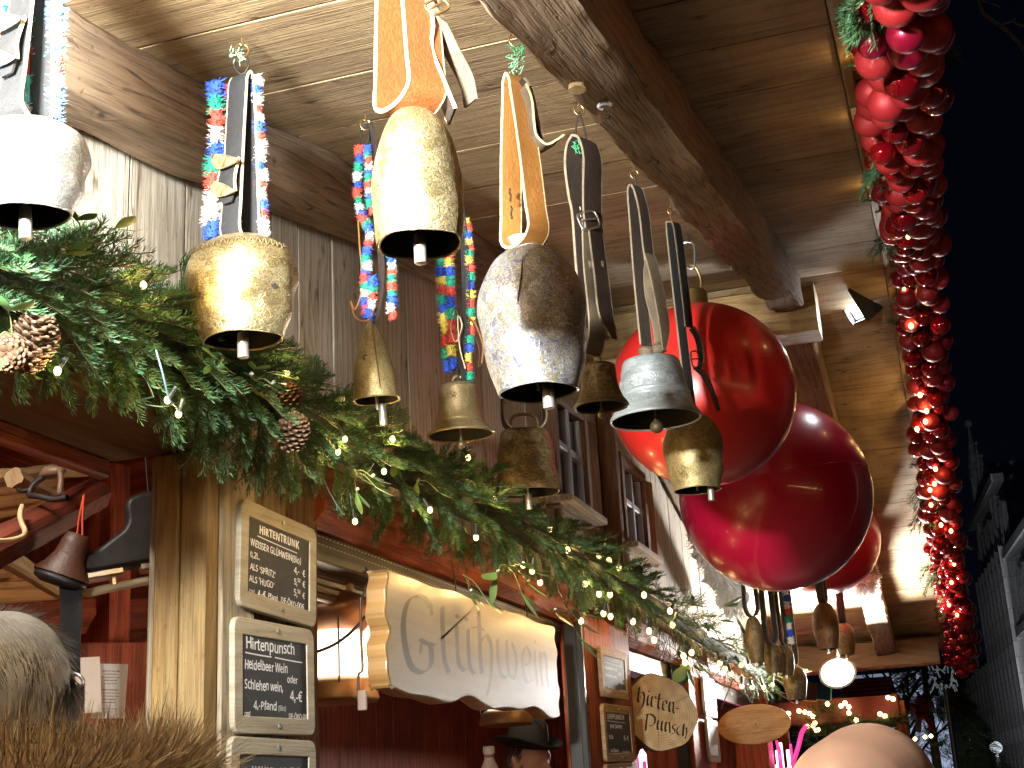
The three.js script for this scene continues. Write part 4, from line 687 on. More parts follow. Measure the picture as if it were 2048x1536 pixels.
// ───────────── fir garland along the wall ─────────────
function needleBranch(seed, len = 0.16, step = 0.0018, nl = 0.0245, sides = 4) {
  const r = rng(seed), P = [], C = [], stems = [];
  const twig = (p0, dir, up, L, bend) => {
    const rt = dir.clone().cross(up).normalize(), at = (s) => p0.clone().addScaledVector(dir, s * L).addScaledVector(up, -bend * s * s * L);
    stems.push(tube([at(0), at(0.5), at(1)], 0.0016, 4, 4).toNonIndexed());
    const n = Math.round(L / step);
    for (let i = 0; i < n; i++) {
      const s = 0.04 + 0.96 * (i + r()) / n, p = at(s), tip = s > 0.9, q = r();
      const a = (i % 2 ? 0 : Math.PI) + (q < 0.62 ? (r() - 0.5) * 0.9 : (i % 2 ? 1 : -1) * (0.4 + r() * 1.1)), lean = tip ? 0.15 + 0.7 * r() : 0.8 + 0.35 * r();
      const d = rt.clone().multiplyScalar(Math.cos(a) * Math.sin(lean)).addScaledVector(up, Math.sin(a) * Math.sin(lean) + 0.16).addScaledVector(dir, Math.cos(lean)).normalize();
      const N = nl * (0.75 + 0.45 * r()) * (tip ? 0.8 : 1), w = dir.clone().cross(d).normalize().multiplyScalar(0.0015), u2 = w.clone().cross(d).normalize().multiplyScalar(0.0008);
      const m = p.clone().addScaledVector(d, N * 0.6).addScaledVector(u2, 1), e = p.clone().addScaledVector(d, N).addScaledVector(up, 0.003 * (r() - 0.2));
      const k = 0.6 + 0.6 * r(), col = [0.05 * k * (0.8 + 0.6 * r()), 0.14 * k, (0.038 + 0.026 * r()) * k], M1 = m.clone().add(w), M2 = m.clone().sub(w), M0 = m.clone().add(u2);
      for (const t of [[p, M1, M0], [p, M0, M2], [M1, e, M0], [M0, e, M2]]) for (const v of t) { P.push(v.x, v.y, v.z); C.push(...col); }
    }
  };
  const D = V((r() - 0.5) * 0.2, 0, 1).normalize(), U = V(0, 1, 0);
  twig(V(0, 0, 0), D, U, len, 0.1 + 0.2 * r());
  for (let k = 0; k < sides; k++) { const f = 0.18 + 0.62 * k / sides + 0.06 * r(), sg = k % 2 ? 1 : -1, a = sg * (0.6 + 0.25 * r()); twig(D.clone().multiplyScalar(len * f).add(V(0, -0.12 * f * f * len, 0)), V(Math.sin(a), -0.05, Math.cos(a)).normalize(), V(0.1 * sg, 1, 0).normalize(), len * (0.62 - 0.3 * f + 0.12 * r()), 0.15); }
  const g = new THREE.BufferGeometry(); g.setAttribute('position', new THREE.Float32BufferAttribute(P, 3)); g.setAttribute('color', new THREE.Float32BufferAttribute(C, 3)); g.computeVertexNormals();
  return join([g, ...stems.map((t) => colored(t, new THREE.Color(0.06, 0.06, 0.025)))]);
}
const FIR = [1, 2, 3, 4, 5, 6].map((s) => needleBranch(300 + s, 0.125 + 0.008 * s));
const FIR_SMALL = [1, 2, 3].map((s) => needleBranch(330 + s, 0.16, 0.0055, 0.03, 3));
const FIRM = [[1, 1, 1], [0.85, 0.95, 0.95], [1.1, 1.08, 1.05], [0.9, 0.9, 0.85]].map((c) => new THREE.MeshStandardMaterial({ vertexColors: true, color: new THREE.Color().setRGB(...c), roughness: 0.55 }));

function coneGeo(seed, L = 0.1, R = 0.032) {
  const r = rng(seed), list = [lathe([[0.001, 0], [R * 0.5, L * 0.08], [R * 0.55, L * 0.5], [R * 0.25, L * 0.9], [0.001, L]], 12)], n = 88;
  for (let i = 0; i < n; i++) {
    const s = (i + 0.5) / n, rad = R * Math.sin(Math.PI * (0.14 + 0.78 * s)) * 0.9 + 0.003, a = i * 2.39996, sc = 0.55 + 0.6 * Math.sin(Math.PI * (0.1 + 0.8 * s));
    const g = new THREE.SphereGeometry(1, 7, 5).scale(0.0085 * sc, 0.0028, 0.011 * sc); g.translate(0, 0, rad); g.rotateX(0); 
    const q = g.rotateX(-0.35 - 0.2 * r()); list.push(q.rotateY(a).translate(0, L * s - 0.004, 0));
  }
  const tip = [];
  for (let i = 0; i < n; i += 1) { const s = (i + 0.5) / n, rad = R * Math.sin(Math.PI * (0.14 + 0.78 * s)) * 0.9 + 0.003, a = i * 2.39996; tip.push(new THREE.SphereGeometry(1, 6, 4).scale(0.005, 0.0024, 0.003).translate(0, 0, rad + 0.009).rotateX(-0.45).rotateY(a).translate(0, L * s - 0.004, 0)); }
  return [join(list), join(tip)];
}
const leafG = (() => { // mistletoe leaf: obovate, thick, curved
  const P = [], I = [], n = 8; for (let i = 0; i <= n; i++) { const s = i / n, w = 0.46 * Math.pow(Math.sin(Math.PI * Math.pow(s, 1.35) * 0.97 + 0.03), 0.8) * 0.5; const y = 0.12 * s * s; P.push(-w, y + 0.02 * w, s, 0, y - 0.035 * Math.sin(Math.PI * s), s, w, y + 0.02 * w, s); }
  for (let i = 0; i < n; i++) for (let k = 0; k < 2; k++) { const a = i * 3 + k, b = a + 1, c = a + 3, d = c + 1; I.push(a, c, d, a, d, b); }
  const g = new THREE.BufferGeometry(); g.setAttribute('position', new THREE.Float32BufferAttribute(P, 3)); g.setIndex(I); g.computeVertexNormals(); return g;
})();
const LEAFM = [phys(0.17, 0.32, 0.1, { roughness: 0.42, side: THREE.DoubleSide }), phys(0.11, 0.24, 0.08, { roughness: 0.42, side: THREE.DoubleSide }), phys(0.2, 0.32, 0.1, { roughness: 0.45, side: THREE.DoubleSide })];
const BERRY = phys(0.72, 0.7, 0.6, { roughness: 0.3, transmission: 0.2, thickness: 0 }), TWIG = std(0.14, 0.17, 0.06, 0.7), CABLE = std(0.012, 0.03, 0.02, 0.45), CONEM = std(0.09, 0.045, 0.022, 0.8), CONET = std(0.2, 0.115, 0.06, 0.8);

const gar = thing('fir_garland', 'long thick fir garland with mistletoe and pine cones along the hut wall', 'garland', V(0, 0, 0));
const GX = -1.54;
const gPts = [[-160, 535], [0, 578], [200, 645], [370, 722], [520, 805], [700, 900], [900, 998], [1100, 1095], [1300, 1208], [1420, 1285], [1500, 1335], [1545, 1362]].map(([x, y]) => onX(x, y, GX));
{ const a = gPts[0]; gPts.unshift(V(GX, a.y - 0.03, -1.2)); }
const gC = curve(gPts), gLen = gC.getLength();
{
  const core = part('garland_core', tube(gPts, 0.045, 160, 10), std(0.012, 0.022, 0.012, 0.95), gar);
  const r = rng(777); let made = 0; const rest = [];
  // branches: denser where the garland is near and large in the picture
  let s = 0; const spots = [];
  while (s < gLen) { const p = gC.getPointAt(s / gLen), d = p.distanceTo(EYE); spots.push(s); s += d < 3.5 ? 0.0080 : d < 5 ? 0.014 : d < 7 ? 0.022 : 0.045; }
  spots.forEach((s, i) => {
    const u = clamp(s / gLen, 0, 1), p = gC.getPointAt(u), t = gC.getTangentAt(u), d = p.distanceTo(EYE);
    const ang = (d < 3.1 ? -1.75 : -2.2) + (d < 3.1 ? 3.7 : 4.3) * ((i * 0.618034) % 1) + (r() - 0.5) * 0.5; // around the outward side, from below to above
    const out = V(Math.cos(ang), Math.sin(ang) * (Math.sin(ang) < 0 ? 1.1 : 0.65), 0).normalize(), base = out.clone();
    const dir = out.clone().addScaledVector(t, (r() - 0.3) * 1.0).add(V(0, d < 3.1 ? -0.1 : -0.25, 0)).normalize();
    const far = d > 7.5, g = far ? FIR_SMALL[Math.floor(r() * 3)] : FIR[Math.floor(r() * 6)], sc = (0.8 + 0.4 * r()) * (far ? 1.1 : d < 3.1 ? 0.86 : 0.86);
    const m = new THREE.Mesh(g, FIRM[Math.floor(r() * 4)]);
    m.position.copy(p).addScaledVector(base, 0.03 + 0.04 * r()); m.up.set(0.6 + 0.8 * (r() - 0.5), 1, 0.6 * (r() - 0.5));
    m.lookAt(m.position.clone().add(dir)); m.scale.setScalar(sc); m.castShadow = m.receiveShadow = true; m.name = 'fir_branch';
    if (made < 297 && d < 8) { gar.add(m); made++; } else { m.updateMatrix(); rest.push(g.clone().applyMatrix4(m.matrix)); }
  });
  console.log('fir branches', spots.length);
  if (rest.length) { const q = part('far_fir_branches', rest, FIRM[0], gar); q.userData.kind = 'stuff'; }
  // pine cones
  [[64, 690, 0.1, 0.036, -1.40, 0.5], [578, 800, 0.075, 0.028, -1.42, 0.9], [586, 868, 0.095, 0.034, -1.40, 3.0], [20, 705, 0.05, 0.025, -1.42, 2]].forEach(([px, py, L, R, X, rot], i) => {
    const [a, b] = coneGeo(400 + i, L, R), c = part('pine_cone', a, CONEM, gar), p = onX(px, py, X);
    c.position.copy(p); c.rotation.set(0.4 + 0.2 * i, rot, 0.5 * (i - 1)); part('scale_tips', b, CONET, c);
    a.translate(0, -L / 2, 0); b.translate(0, -L / 2, 0);
  });
  // mistletoe sprigs
  const mist = (px, py, X, n, size, seed, droop = 0.8) => {
    const rr = rng(seed), p = onX(px, py, X), sp = part('mistletoe_sprig', (() => { const l = []; for (let i = 0; i < n; i++) { const a = rr() * 6.28, e = V(Math.cos(a) * 0.6 + 0.3, (rr() - droop) * 0.9, Math.sin(a) * 0.8).multiplyScalar(size * 1.1); l.push(tube([V(0, 0, 0), e.clone().multiplyScalar(0.5).add(V(0, size * 0.2, 0)), e], 0.0016, 8, 4)); } return l; })(), TWIG, gar);
    sp.position.copy(p); const r2 = rng(seed);
    for (let i = 0; i < n; i++) {
      const a = r2() * 6.28, e = V(Math.cos(a) * 0.6 + 0.3, (r2() - droop) * 0.9, Math.sin(a) * 0.8).multiplyScalar(size * 1.1);
      for (const k of [-1, 1]) { const lf = part('leaf', leafG, LEAFM[(i + (k > 0 ? 1 : 0)) % 3], sp); lf.position.copy(e); const dir = e.clone().normalize().add(V(0.3, -0.35, k * 0.8)).normalize(); lf.up.set(0.5, 1, 0); lf.lookAt(p.clone().add(e).add(dir)); lf.scale.setScalar(size * (0.85 + 0.3 * hash2(i, seed, 3))); }
      if (i % 2) for (let b = 0; b < 2; b++) part('berry', new THREE.SphereGeometry(0.0045, 10, 8).translate(e.x + 0.006 * b, e.y + 0.004, e.z + 0.008 * b - 0.004), BERRY, sp);
    }
  };
  mist(165, 478, -1.42, 3, 0.055, 1, 0.25); mist(70, 505, -1.42, 2, 0.055, 2, 0.3); mist(440, 725, -1.38, 5, 0.042, 3, 0.5); mist(510, 760, -1.38, 4, 0.042, 4, 0.6); mist(25, 670, -1.38, 2, 0.055, 5, 0.5);
  mist(705, 945, -1.42, 4, 0.06, 6); mist(800, 905, -1.45, 3, 0.05, 7); mist(1015, 1135, -1.45, 6, 0.1, 8, 0.95); mist(925, 1150, -1.47, 3, 0.08, 9, 1.1); mist(1120, 1225, -1.47, 4, 0.11, 10, 1.0); mist(835, 960, -1.45, 2, 0.06, 11); mist(1385, 1312, -1.5, 7, 0.15, 12, 0.8); mist(1530, 1360, -1.5, 7, 0.19, 13, 0.6); mist(1415, 1240, -1.5, 3, 0.15, 14, 0.2); mist(640, 830, -1.43, 3, 0.045, 15, 0.5);
}
// warm fairy lights wound into the garland
const fairy = thing('fairy_light_string', 'warm white fairy light string wound through the fir garland on the hut wall', 'fairy lights', V(0, 0, 0));
const BULB_G = new THREE.SphereGeometry(0.0052, 12, 10).scale(1, 1.25, 1), SOCK = std(0.02, 0.03, 0.025, 0.5), SOCKG = new THREE.CylinderGeometry(0.0035, 0.003, 0.022, 8).translate(0, 0.014, 0);
const GLOWB = glow(new THREE.Color(1, 0.78, 0.3), 4.5), GLOWF = glow(new THREE.Color(1, 0.78, 0.3), 4.0);
{
  const L = [[287, 570], [115, 742], [357, 828], [335, 800], [575, 744], [690, 878], [676, 904], [785, 878], [768, 943], [936, 915], [710, 1043], [860, 1020], [952, 1075], [990, 998], [1046, 1130], [1064, 1142], [1080, 1165], [1100, 1058], [1135, 1100], [1198, 1110], [1218, 1121], [1238, 1136], [1170, 1168], [1198, 1188], [1220, 1189], [1162, 1242], [1207, 1227], [1221, 1233], [1266, 1243], [1288, 1190], [1298, 1262], [1308, 1280], [1340, 1222], [1345, 1250], [1386, 1218], [1367, 1312], [1383, 1305], [1370, 1325], [1420, 1268], [1440, 1325], [1450, 1337], [1462, 1347], [1482, 1330], [1496, 1333], [1483, 1372], [1505, 1374], [1527, 1374], [1520, 1320], [1545, 1370]];
  const pts = [], r = rng(62);
  L.forEach(([px, py], i) => {
    const X = i < 5 ? -1.38 : i < 16 ? -1.40 : -1.44, p = onX(px, py, X), d = p.distanceTo(EYE), k = clamp(d / 2.6, 1.25, 3.0);
    const b = part('bulb', BULB_G, d < 6 ? GLOWB : GLOWF, fairy); b.position.copy(p); b.scale.setScalar(k);
    const s = part('socket', SOCKG, SOCK, b); s.rotation.set(r() - 0.5, 0, r() - 0.5);
    if (i % 2 === 0 || i < 16) { const l = new THREE.PointLight(BULB, 0.05 + 0.03 * k); l.position.copy(p); l.shadow.radius = 0.3; l.castShadow = true; fairy.add(l); }
    pts.push(p.clone().add(V(-0.03, 0.02, 0)));
  });
  pts.sort((a, b) => b.z - a.z);
  part('cable', tube(pts.flatMap((p, i) => i ? [pts[i - 1].clone().lerp(p, 0.5).add(V(-0.05, 0.03 * (r() - 0.5), 0)), p] : [p]), 0.0018, 420, 5), CABLE, fairy);
  part('cable', tube([onX(312, 700, -1.37), onX(325, 745, -1.36), onX(338, 795, -1.37), onX(355, 818, -1.38)], 0.0022, 20, 5), std(0.12, 0.16, 0.22, 0.35), fairy);
  part('cable', tube([onX(180, 590, -1.4), onX(240, 592, -1.39), onX(268, 597, -1.38), onX(283, 575, -1.38)], 0.002, 20, 5), CABLE, fairy);
  part('cable', tube([onX(268, 597, -1.38), onX(275, 615, -1.39), onX(282, 632, -1.4)], 0.002, 10, 5), CABLE, fairy);
  part('cable', tube([onX(700, 985, -1.4), onX(703, 1010, -1.4), onX(708, 1032, -1.4)], 0.002, 10, 5), CABLE, fairy);
}
console.log('fir garland ready');

// ───────────── bauble garland along the verge ─────────────
{
  const bg = thing('bauble_garland', 'thick garland of red glass baubles and fir sprigs hanging along the roof verge', 'garland', V(0, 0, 0));
  const near = [[1790, -190], [1796, -60], [1800, 60], [1806, 180], [1800, 260], [1818, 400], [1835, 520], [1843, 600]].map(([x, y]) => onSoffit(x, y, 0.07)), far = [[1850, 700], [1862, 800], [1868, 900], [1882, 1010], [1896, 1110], [1908, 1200], [1922, 1290], [1922, 1330]].map(([x, y]) => onSoffit(x, y, 0.1, true));
  const pts = [...near.filter((p) => -p.z < R0), ...far.filter((p) => -p.z > R0 - 0.15)], c = curve(pts), L = c.getLength();
  part('garland_core', tube(pts, 0.04, 140, 8), std(0.02, 0.012, 0.008, 0.95), bg);
  const sph = new THREE.SphereGeometry(1, 28, 20), sphS = new THREE.SphereGeometry(1, 14, 10), r = rng(91);
  const glit = (() => { const t = dataTex(256, 256, (i, j) => { const k = hash2(i, j, 3), n = k > 0.86 ? 255 : 90 + 70 * hash2(j, i, 4); return [n, n, n]; }); t.repeat.set(2, 1); return t; })();
  const mats = [phys(0.42, 0.006, 0.012, { roughness: 0.08, metalness: 0.75, clearcoat: 1, clearcoatRoughness: 0.03 }), phys(0.3, 0.004, 0.012, { roughness: 0.12, metalness: 0.8, clearcoat: 1, clearcoatRoughness: 0.03 }), phys(0.27, 0.01, 0.014, { roughness: 0.55, metalness: 0.35 }), phys(0.32, 0.018, 0.02, { roughness: 0.5, metalness: 0.2, bumpMap: glit, bumpScale: 0.0016, roughnessMap: glit, specularIntensity: 1 }), phys(0.26, 0.005, 0.026, { roughness: 0.3, metalness: 0.6, clearcoat: 0.6 })];
  const rest = []; let n = 0, s = 0, i = 0;
  while (s < L) {
    const u = s / L, p = c.getPointAt(u), t = c.getTangentAt(u), d = p.distanceTo(EYE), a = i * 2.39996 + r() * 0.6;
    const e1 = V(0, 1, 0).addScaledVector(t, -t.y).normalize(), e2 = t.clone().cross(e1), rad = (0.05 + 0.04 * r()) * lerp(1, 1.35, u), br = (0.035 + 0.017 * r()) * lerp(1, 1.4, u);
    const q = p.clone().addScaledVector(e1, Math.cos(a) * rad * 0.9).addScaledVector(e2, Math.sin(a) * rad);
    const m = mats[[0, 2, 1, 3, 2, 4, 3, 0, 3][Math.floor(r() * 9)]];
    if (n < 290) { const b = part('bauble', d < 7 ? sph : sphS, m, bg); b.position.copy(q); b.scale.setScalar(br); b.rotation.set(r() * 3, r() * 3, 0); n++; }
    else rest.push(sphS.clone().scale(br, br, br).translate(q.x, q.y, q.z));
    s += lerp(0.0235, 0.034, u); i++;
  }
  console.log('baubles', i);
  if (rest.length) part('far_baubles', rest, mats[0], bg).userData.kind = 'stuff';
  // fir sprigs on the roof side and a few gold-lit ones outside
  const sprig = (px, py, h, farp, dx, dy, dz, mat, sc) => { const p = onSoffit(px, py, h, farp), m = part('fir_sprig', FIR[Math.floor(r() * 6)], mat, bg); m.position.copy(p).add(V(-dx, -dy, -dz).normalize().multiplyScalar(0.1 * sc)); m.lookAt(m.position.clone().add(V(dx, dy, dz))); m.scale.setScalar(sc); };
  for (const [px, py, f] of [[1712, 10, 0], [1718, 35, 0], [1738, 335, 0], [1768, 340, 0], [1762, 500, 0], [1790, 560, 0], [1845, 995, 1], [1838, 1040, 1], [1858, 1150, 1], [1878, 1210, 1], [1885, 1260, 1]]) for (let k = 0; k < 3; k++) sprig(px + 10 * k, py - 12 * k, 0.07, !!f, -0.5 + 0.5 * r(), -0.9, 0.3 - 0.8 * r(), FIRM[k], (0.9 + 0.3 * r()) * (f ? 1.8 : 1));
  for (const [px, py, f] of [[1905, 115, 0], [1890, 100, 0], [1885, 460, 0], [1880, 500, 0], [1925, 1090, 1]]) sprig(px, py, 0.04, !!f, 0.9, 0.25 - 0.5 * r(), 0.2, FIRM[2], 0.5 * (f ? 1.8 : 1));
  for (const [px, py, f] of [[1710, 130, 0], [1716, 210, 0], [1735, 400, 0], [1758, 480, 0], [1786, 640, 1], [1830, 930, 1]]) sprig(px, py, 0.02, !!f, 0.2, -0.4, 0.9, FIRM[2], 0.4 * (f ? 1.7 : 1));
  // bulbs
  const BL = [[1816, 474, 0], [1808, 578, 0], [1822, 652, 1], [1840, 790, 1], [1853, 822, 1], [1851, 843, 1], [1834, 858, 1], [1871, 938, 1], [1869, 968, 1], [1860, 980, 1], [1862, 1010, 1], [1882, 1050, 1], [1902, 1062, 1], [1908, 1128, 1], [1903, 1165, 1], [1898, 1210, 1], [1914, 1230, 1], [1925, 1300, 1], [1716, 130, 0], [1728, 260, 0], [1744, 390, 0], [1712, -20, 0]];
  for (const [px, py, f] of BL) { const p = onSoffit(px, py, f ? 0.22 : px < 1760 ? 0.045 : 0.16, !!f), b = part('bulb', BULB_G, GLOWF, bg); b.position.copy(p); b.scale.setScalar(f ? 2.6 : 1.6); const l = new THREE.PointLight(BULB, f ? 0.07 : px < 1760 ? 0.018 : 0.04); l.position.copy(p); l.shadow.radius = 0.3; bg.add(l); }
}
console.log('bauble garland ready');

// ───────────── slates, signs ─────────────
function chalkTex(W, H, draw, seed, ground = '#22262b') {
  const c = document.createElement('canvas'); c.width = W; c.height = H; const x = c.getContext('2d'), r = rng(seed);
  x.fillStyle = ground; x.fillRect(0, 0, W, H);
  for (let i = 0; i < 60; i++) { x.strokeStyle = `rgba(150,160,170,${0.02 + 0.05 * r()})`; x.lineWidth = 4 + 30 * r(); x.beginPath(); const a = r() * W, b = r() * H; x.moveTo(a, b); x.lineTo(a + (r() - 0.5) * 200, b + (r() - 0.5) * 90); x.stroke(); }
  const write = (s, px, py, size, o = {}) => {
    px = px * 0.94 + 26; size *= 0.95; let cx = px; x.fillStyle = o.col || 'rgba(232,236,240,0.93)';
    for (const ch of s) { const f = size * (0.94 + 0.12 * r()); x.font = `${o.bold ? 'bold ' : ''}${Math.round(f)}px sans-serif`; x.save(); x.translate(cx, py + (o.slope || 0) * (cx - px) + (r() - 0.5) * size * 0.08); x.rotate((r() - 0.5) * 0.12 + (o.rot || 0)); x.scale((o.sx || 1) * (0.93 + 0.14 * r()), 1); x.fillText(ch, 0, 0); if (!o.thin) { x.lineWidth = size * 0.03; x.strokeStyle = x.fillStyle; x.strokeText(ch, 0, 0); } x.restore(); cx += x.measureText(ch).width * (o.sx || 1) * 0.97; }
  };
  const line = (x0, y0, x1, y1, w = 6) => { x.strokeStyle = 'rgba(230,234,238,0.92)'; x.lineWidth = w; x.lineCap = 'round'; x.beginPath(); x0 = x0 * 0.94 + 26; x1 = x1 * 0.94 + 26; x.moveTo(x0, y0); x.quadraticCurveTo((x0 + x1) / 2, (y0 + y1) / 2 + 3, x1, y1); x.stroke(); };
  draw(write, line, x);
  const im = x.getImageData(0, 0, W, H), d = im.data; for (let i = 0; i < d.length; i += 4) { const k = 0.86 + 0.28 * hash2(i / 4 % W, Math.floor(i / 4 / W), seed); d[i] *= k; d[i + 1] *= k; d[i + 2] *= k; } x.putImageData(im, 0, 0);
  const t = new THREE.CanvasTexture(c); t.colorSpace = THREE.SRGBColorSpace; t.magFilter = THREE.LinearFilter; return t;
}
function roundedRect(w, h, r) { const s = new THREE.Shape(); s.moveTo(-w / 2 + r, -h / 2); s.lineTo(w / 2 - r, -h / 2); s.quadraticCurveTo(w / 2, -h / 2, w / 2, -h / 2 + r); s.lineTo(w / 2, h / 2 - r); s.quadraticCurveTo(w / 2, h / 2, w / 2 - r, h / 2); s.lineTo(-w / 2 + r, h / 2); s.quadraticCurveTo(-w / 2, h / 2, -w / 2, h / 2 - r); s.lineTo(-w / 2, -h / 2 + r); s.quadraticCurveTo(-w / 2, -h / 2, -w / 2 + r, -h / 2); return s; }
const SLATE_FRAME = tint(W_PALE, 0.66, 0.84, 1.2);
// TL and BR are picture points of the outer frame; X is the distance plane of its face
function slate(name, label, TL, BR, X, tex, roll = 0, mat = SLATE_FRAME, hFix, panelMat, group) {
  const a = onX(TL[0], TL[1], X), b = onX(BR[0], BR[1], X), w = a.z - b.z, h = hFix || a.y - b.y, o = thing(name, label, 'slate board', V(X - 0.018, a.y - h / 2, (a.z + b.z) / 2), Math.PI / 2, group);
  o.rotation.order = 'YXZ'; o.rotation.z = roll;
  const s = roundedRect(w, h, 0.03), bw = 0.036, hole = new THREE.Path(); hole.moveTo(-w / 2 + bw, -h / 2 + bw); hole.lineTo(-w / 2 + bw, h / 2 - bw); hole.lineTo(w / 2 - bw, h / 2 - bw); hole.lineTo(w / 2 - bw, -h / 2 + bw); s.holes.push(hole);
  const g = new THREE.ExtrudeGeometry(s, { depth: 0.014, bevelEnabled: true, bevelSize: 0.003, bevelThickness: 0.003, bevelSegments: 2, curveSegments: 8 }), uv = g.attributes.uv, ps = g.attributes.position;
  for (let i = 0; i < uv.count; i++) uv.setXY(i, ps.getY(i) / 0.5, ps.getX(i));
  part('frame', g, mat, o);
  part('slate', new THREE.PlaneGeometry(w - bw * 2 + 0.012, h - bw * 2 + 0.012).translate(0, 0, 0.0135), panelMat || new THREE.MeshStandardMaterial({ map: tex, roughness: 0.6 }), o);
  for (const k of [-1, 1]) part('screw', new THREE.CylinderGeometry(0.006, 0.006, 0.004, 12).rotateX(Math.PI / 2).translate(0.01, k * (h / 2 - bw / 2), 0.018), M_STEEL, o);
  return o;
}
{
  const t1 = chalkTex(640, 440, (w, l) => {
    w('HiRTENTRUNK', 96, 84, 64, { sx: 0.98, bold: true }); l(84, 104, 500, 112, 6);
    w('WEISSER GLÜHWEiN(Bio)', 14, 170, 54, { sx: 0.9 }); w('0,2L.', 14, 232, 46); w('4,-', 470, 232, 54); w('€', 566, 232, 54);
    w("ALS 'SPRiTZ'", 14, 298, 50); w('5,', 470, 296, 52); w('50', 508, 276, 32); w('€', 566, 296, 52); w("ALS 'HUGO'", 10, 362, 50); w('5,', 470, 360, 52); w('50', 508, 340, 32); w('€', 566, 360, 52);
    w('zzgl.', 8, 424, 34, { thin: true }); w('4,-€', 96, 424, 46, { bold: true }); w('Pfand', 196, 422, 40); w('DE-ÖKO-006', 330, 424, 46);
  }, 3);
  const t2 = chalkTex(640, 440, (w, l) => {
    w('Hirtenpunsch', 24, 84, 84, { sx: 0.98 }); l(24, 106, 270, 112, 7); l(310, 112, 590, 120, 7);
    w('Heidelbeer Wein', 12, 186, 68, { sx: 0.86 }); w('oder', 430, 236, 54); w('Schlehen wein,', 14, 286, 68, { sx: 0.84 }); w('4,-€', 460, 330, 76);
    w('4,-Pfand', 96, 384, 60); w('(Bio)', 336, 386, 40, { thin: true }); w('zzgl', 8, 420, 36); w('DE-ÖKO-006', 440, 424, 40);
  }, 4);
  const t3 = chalkTex(640, 440, (w) => { w('HAUSGMACHTER', 100, 110, 62, { sx: 0.98 }); }, 5), t6 = chalkTex(128, 88, () => {}, 9);
  const t4 = chalkTex(512, 440, (w, l) => { w('Hirtenpunsch', 22, 70, 66, { sx: 0.9, col: 'rgba(170,176,182,0.55)' }); l(20, 100, 440, 112, 5); w('Heidelbeer wein', 20, 178, 50, { sx: 0.85 }); w('oder', 330, 224, 40); w('Schlehen wein,', 20, 270, 50, { sx: 0.85 }); w('4,-€', 380, 334, 62); w('4,-Pfand', 60, 410, 46); w('DE-ÖKO-006', 330, 420, 28); }, 6);
  const t5 = chalkTex(512, 440, (w, l) => { w('EiERPUNSCH', 20, 76, 72, { sx: 0.9 }); l(14, 100, 400, 108, 6); w('(mit Sahne)', 60, 168, 58, { sx: 0.9 }); w('0,2L', 20, 276, 50); w('6,-€', 340, 290, 70); w('4,-Pfand', 40, 410, 46); w('DE-ÖKO-006', 300, 420, 28); }, 7);
  slate('slate_board', 'wood-framed slate headed Hirtentrunk in white chalk, top of its column', [484, 1000], [634, 1250], -1.64, t1, -0.03);
  slate('slate_board', 'wood-framed slate headed Hirtenpunsch in white chalk, below the Hirtentrunk slate', [472, 1230], [630, 1472], -1.64, t2, 0.02);
  slate('slate_board', 'wood-framed slate headed Hausgmachter, lowest of the column by the lantern', [465, 1474], [634, 1720], -1.64, t3, 0.0, SLATE_FRAME, 0.3);
  slate('slate_board', 'narrow-looking slate with faded heading on the red post beside the oval sign', [1201, 1290], [1259, 1402], -1.6, t4, 0.02, tint(W_GOLD, 0.8, 0.75, 0.75));
  slate('slate_board', 'slate with an underlined heading and one price, below the faded slate on the red post', [1207, 1405], [1271, 1524], -1.6, t5, 0.02, tint(W_GOLD, 0.8, 0.75, 0.75));
  slate('slate_board', 'blank slate whose top edge shows under the underlined slate on the red post', [1214, 1527], [1276, 1650], -1.6, t6, 0.02, tint(W_GOLD, 0.8, 0.75, 0.75));
  const white = std(0.62, 0.66, 0.7, 0.4);  // floodlight glare on the two far slates is put into their face colour
  slate('glare_slate', 'framed slate painted pale with floodlight glare, upper one on the far post', [1406, 1352], [1436, 1436], -1.6, null, 0, std(0.4, 0.36, 0.33, 0.6), null, white);
  slate('glare_slate', 'framed slate painted bluish with floodlight glare, below the upper one on the far post', [1414, 1438], [1443, 1524], -1.6, null, 0, std(0.4, 0.36, 0.33, 0.6), null, std(0.36, 0.42, 0.5, 0.4));
}
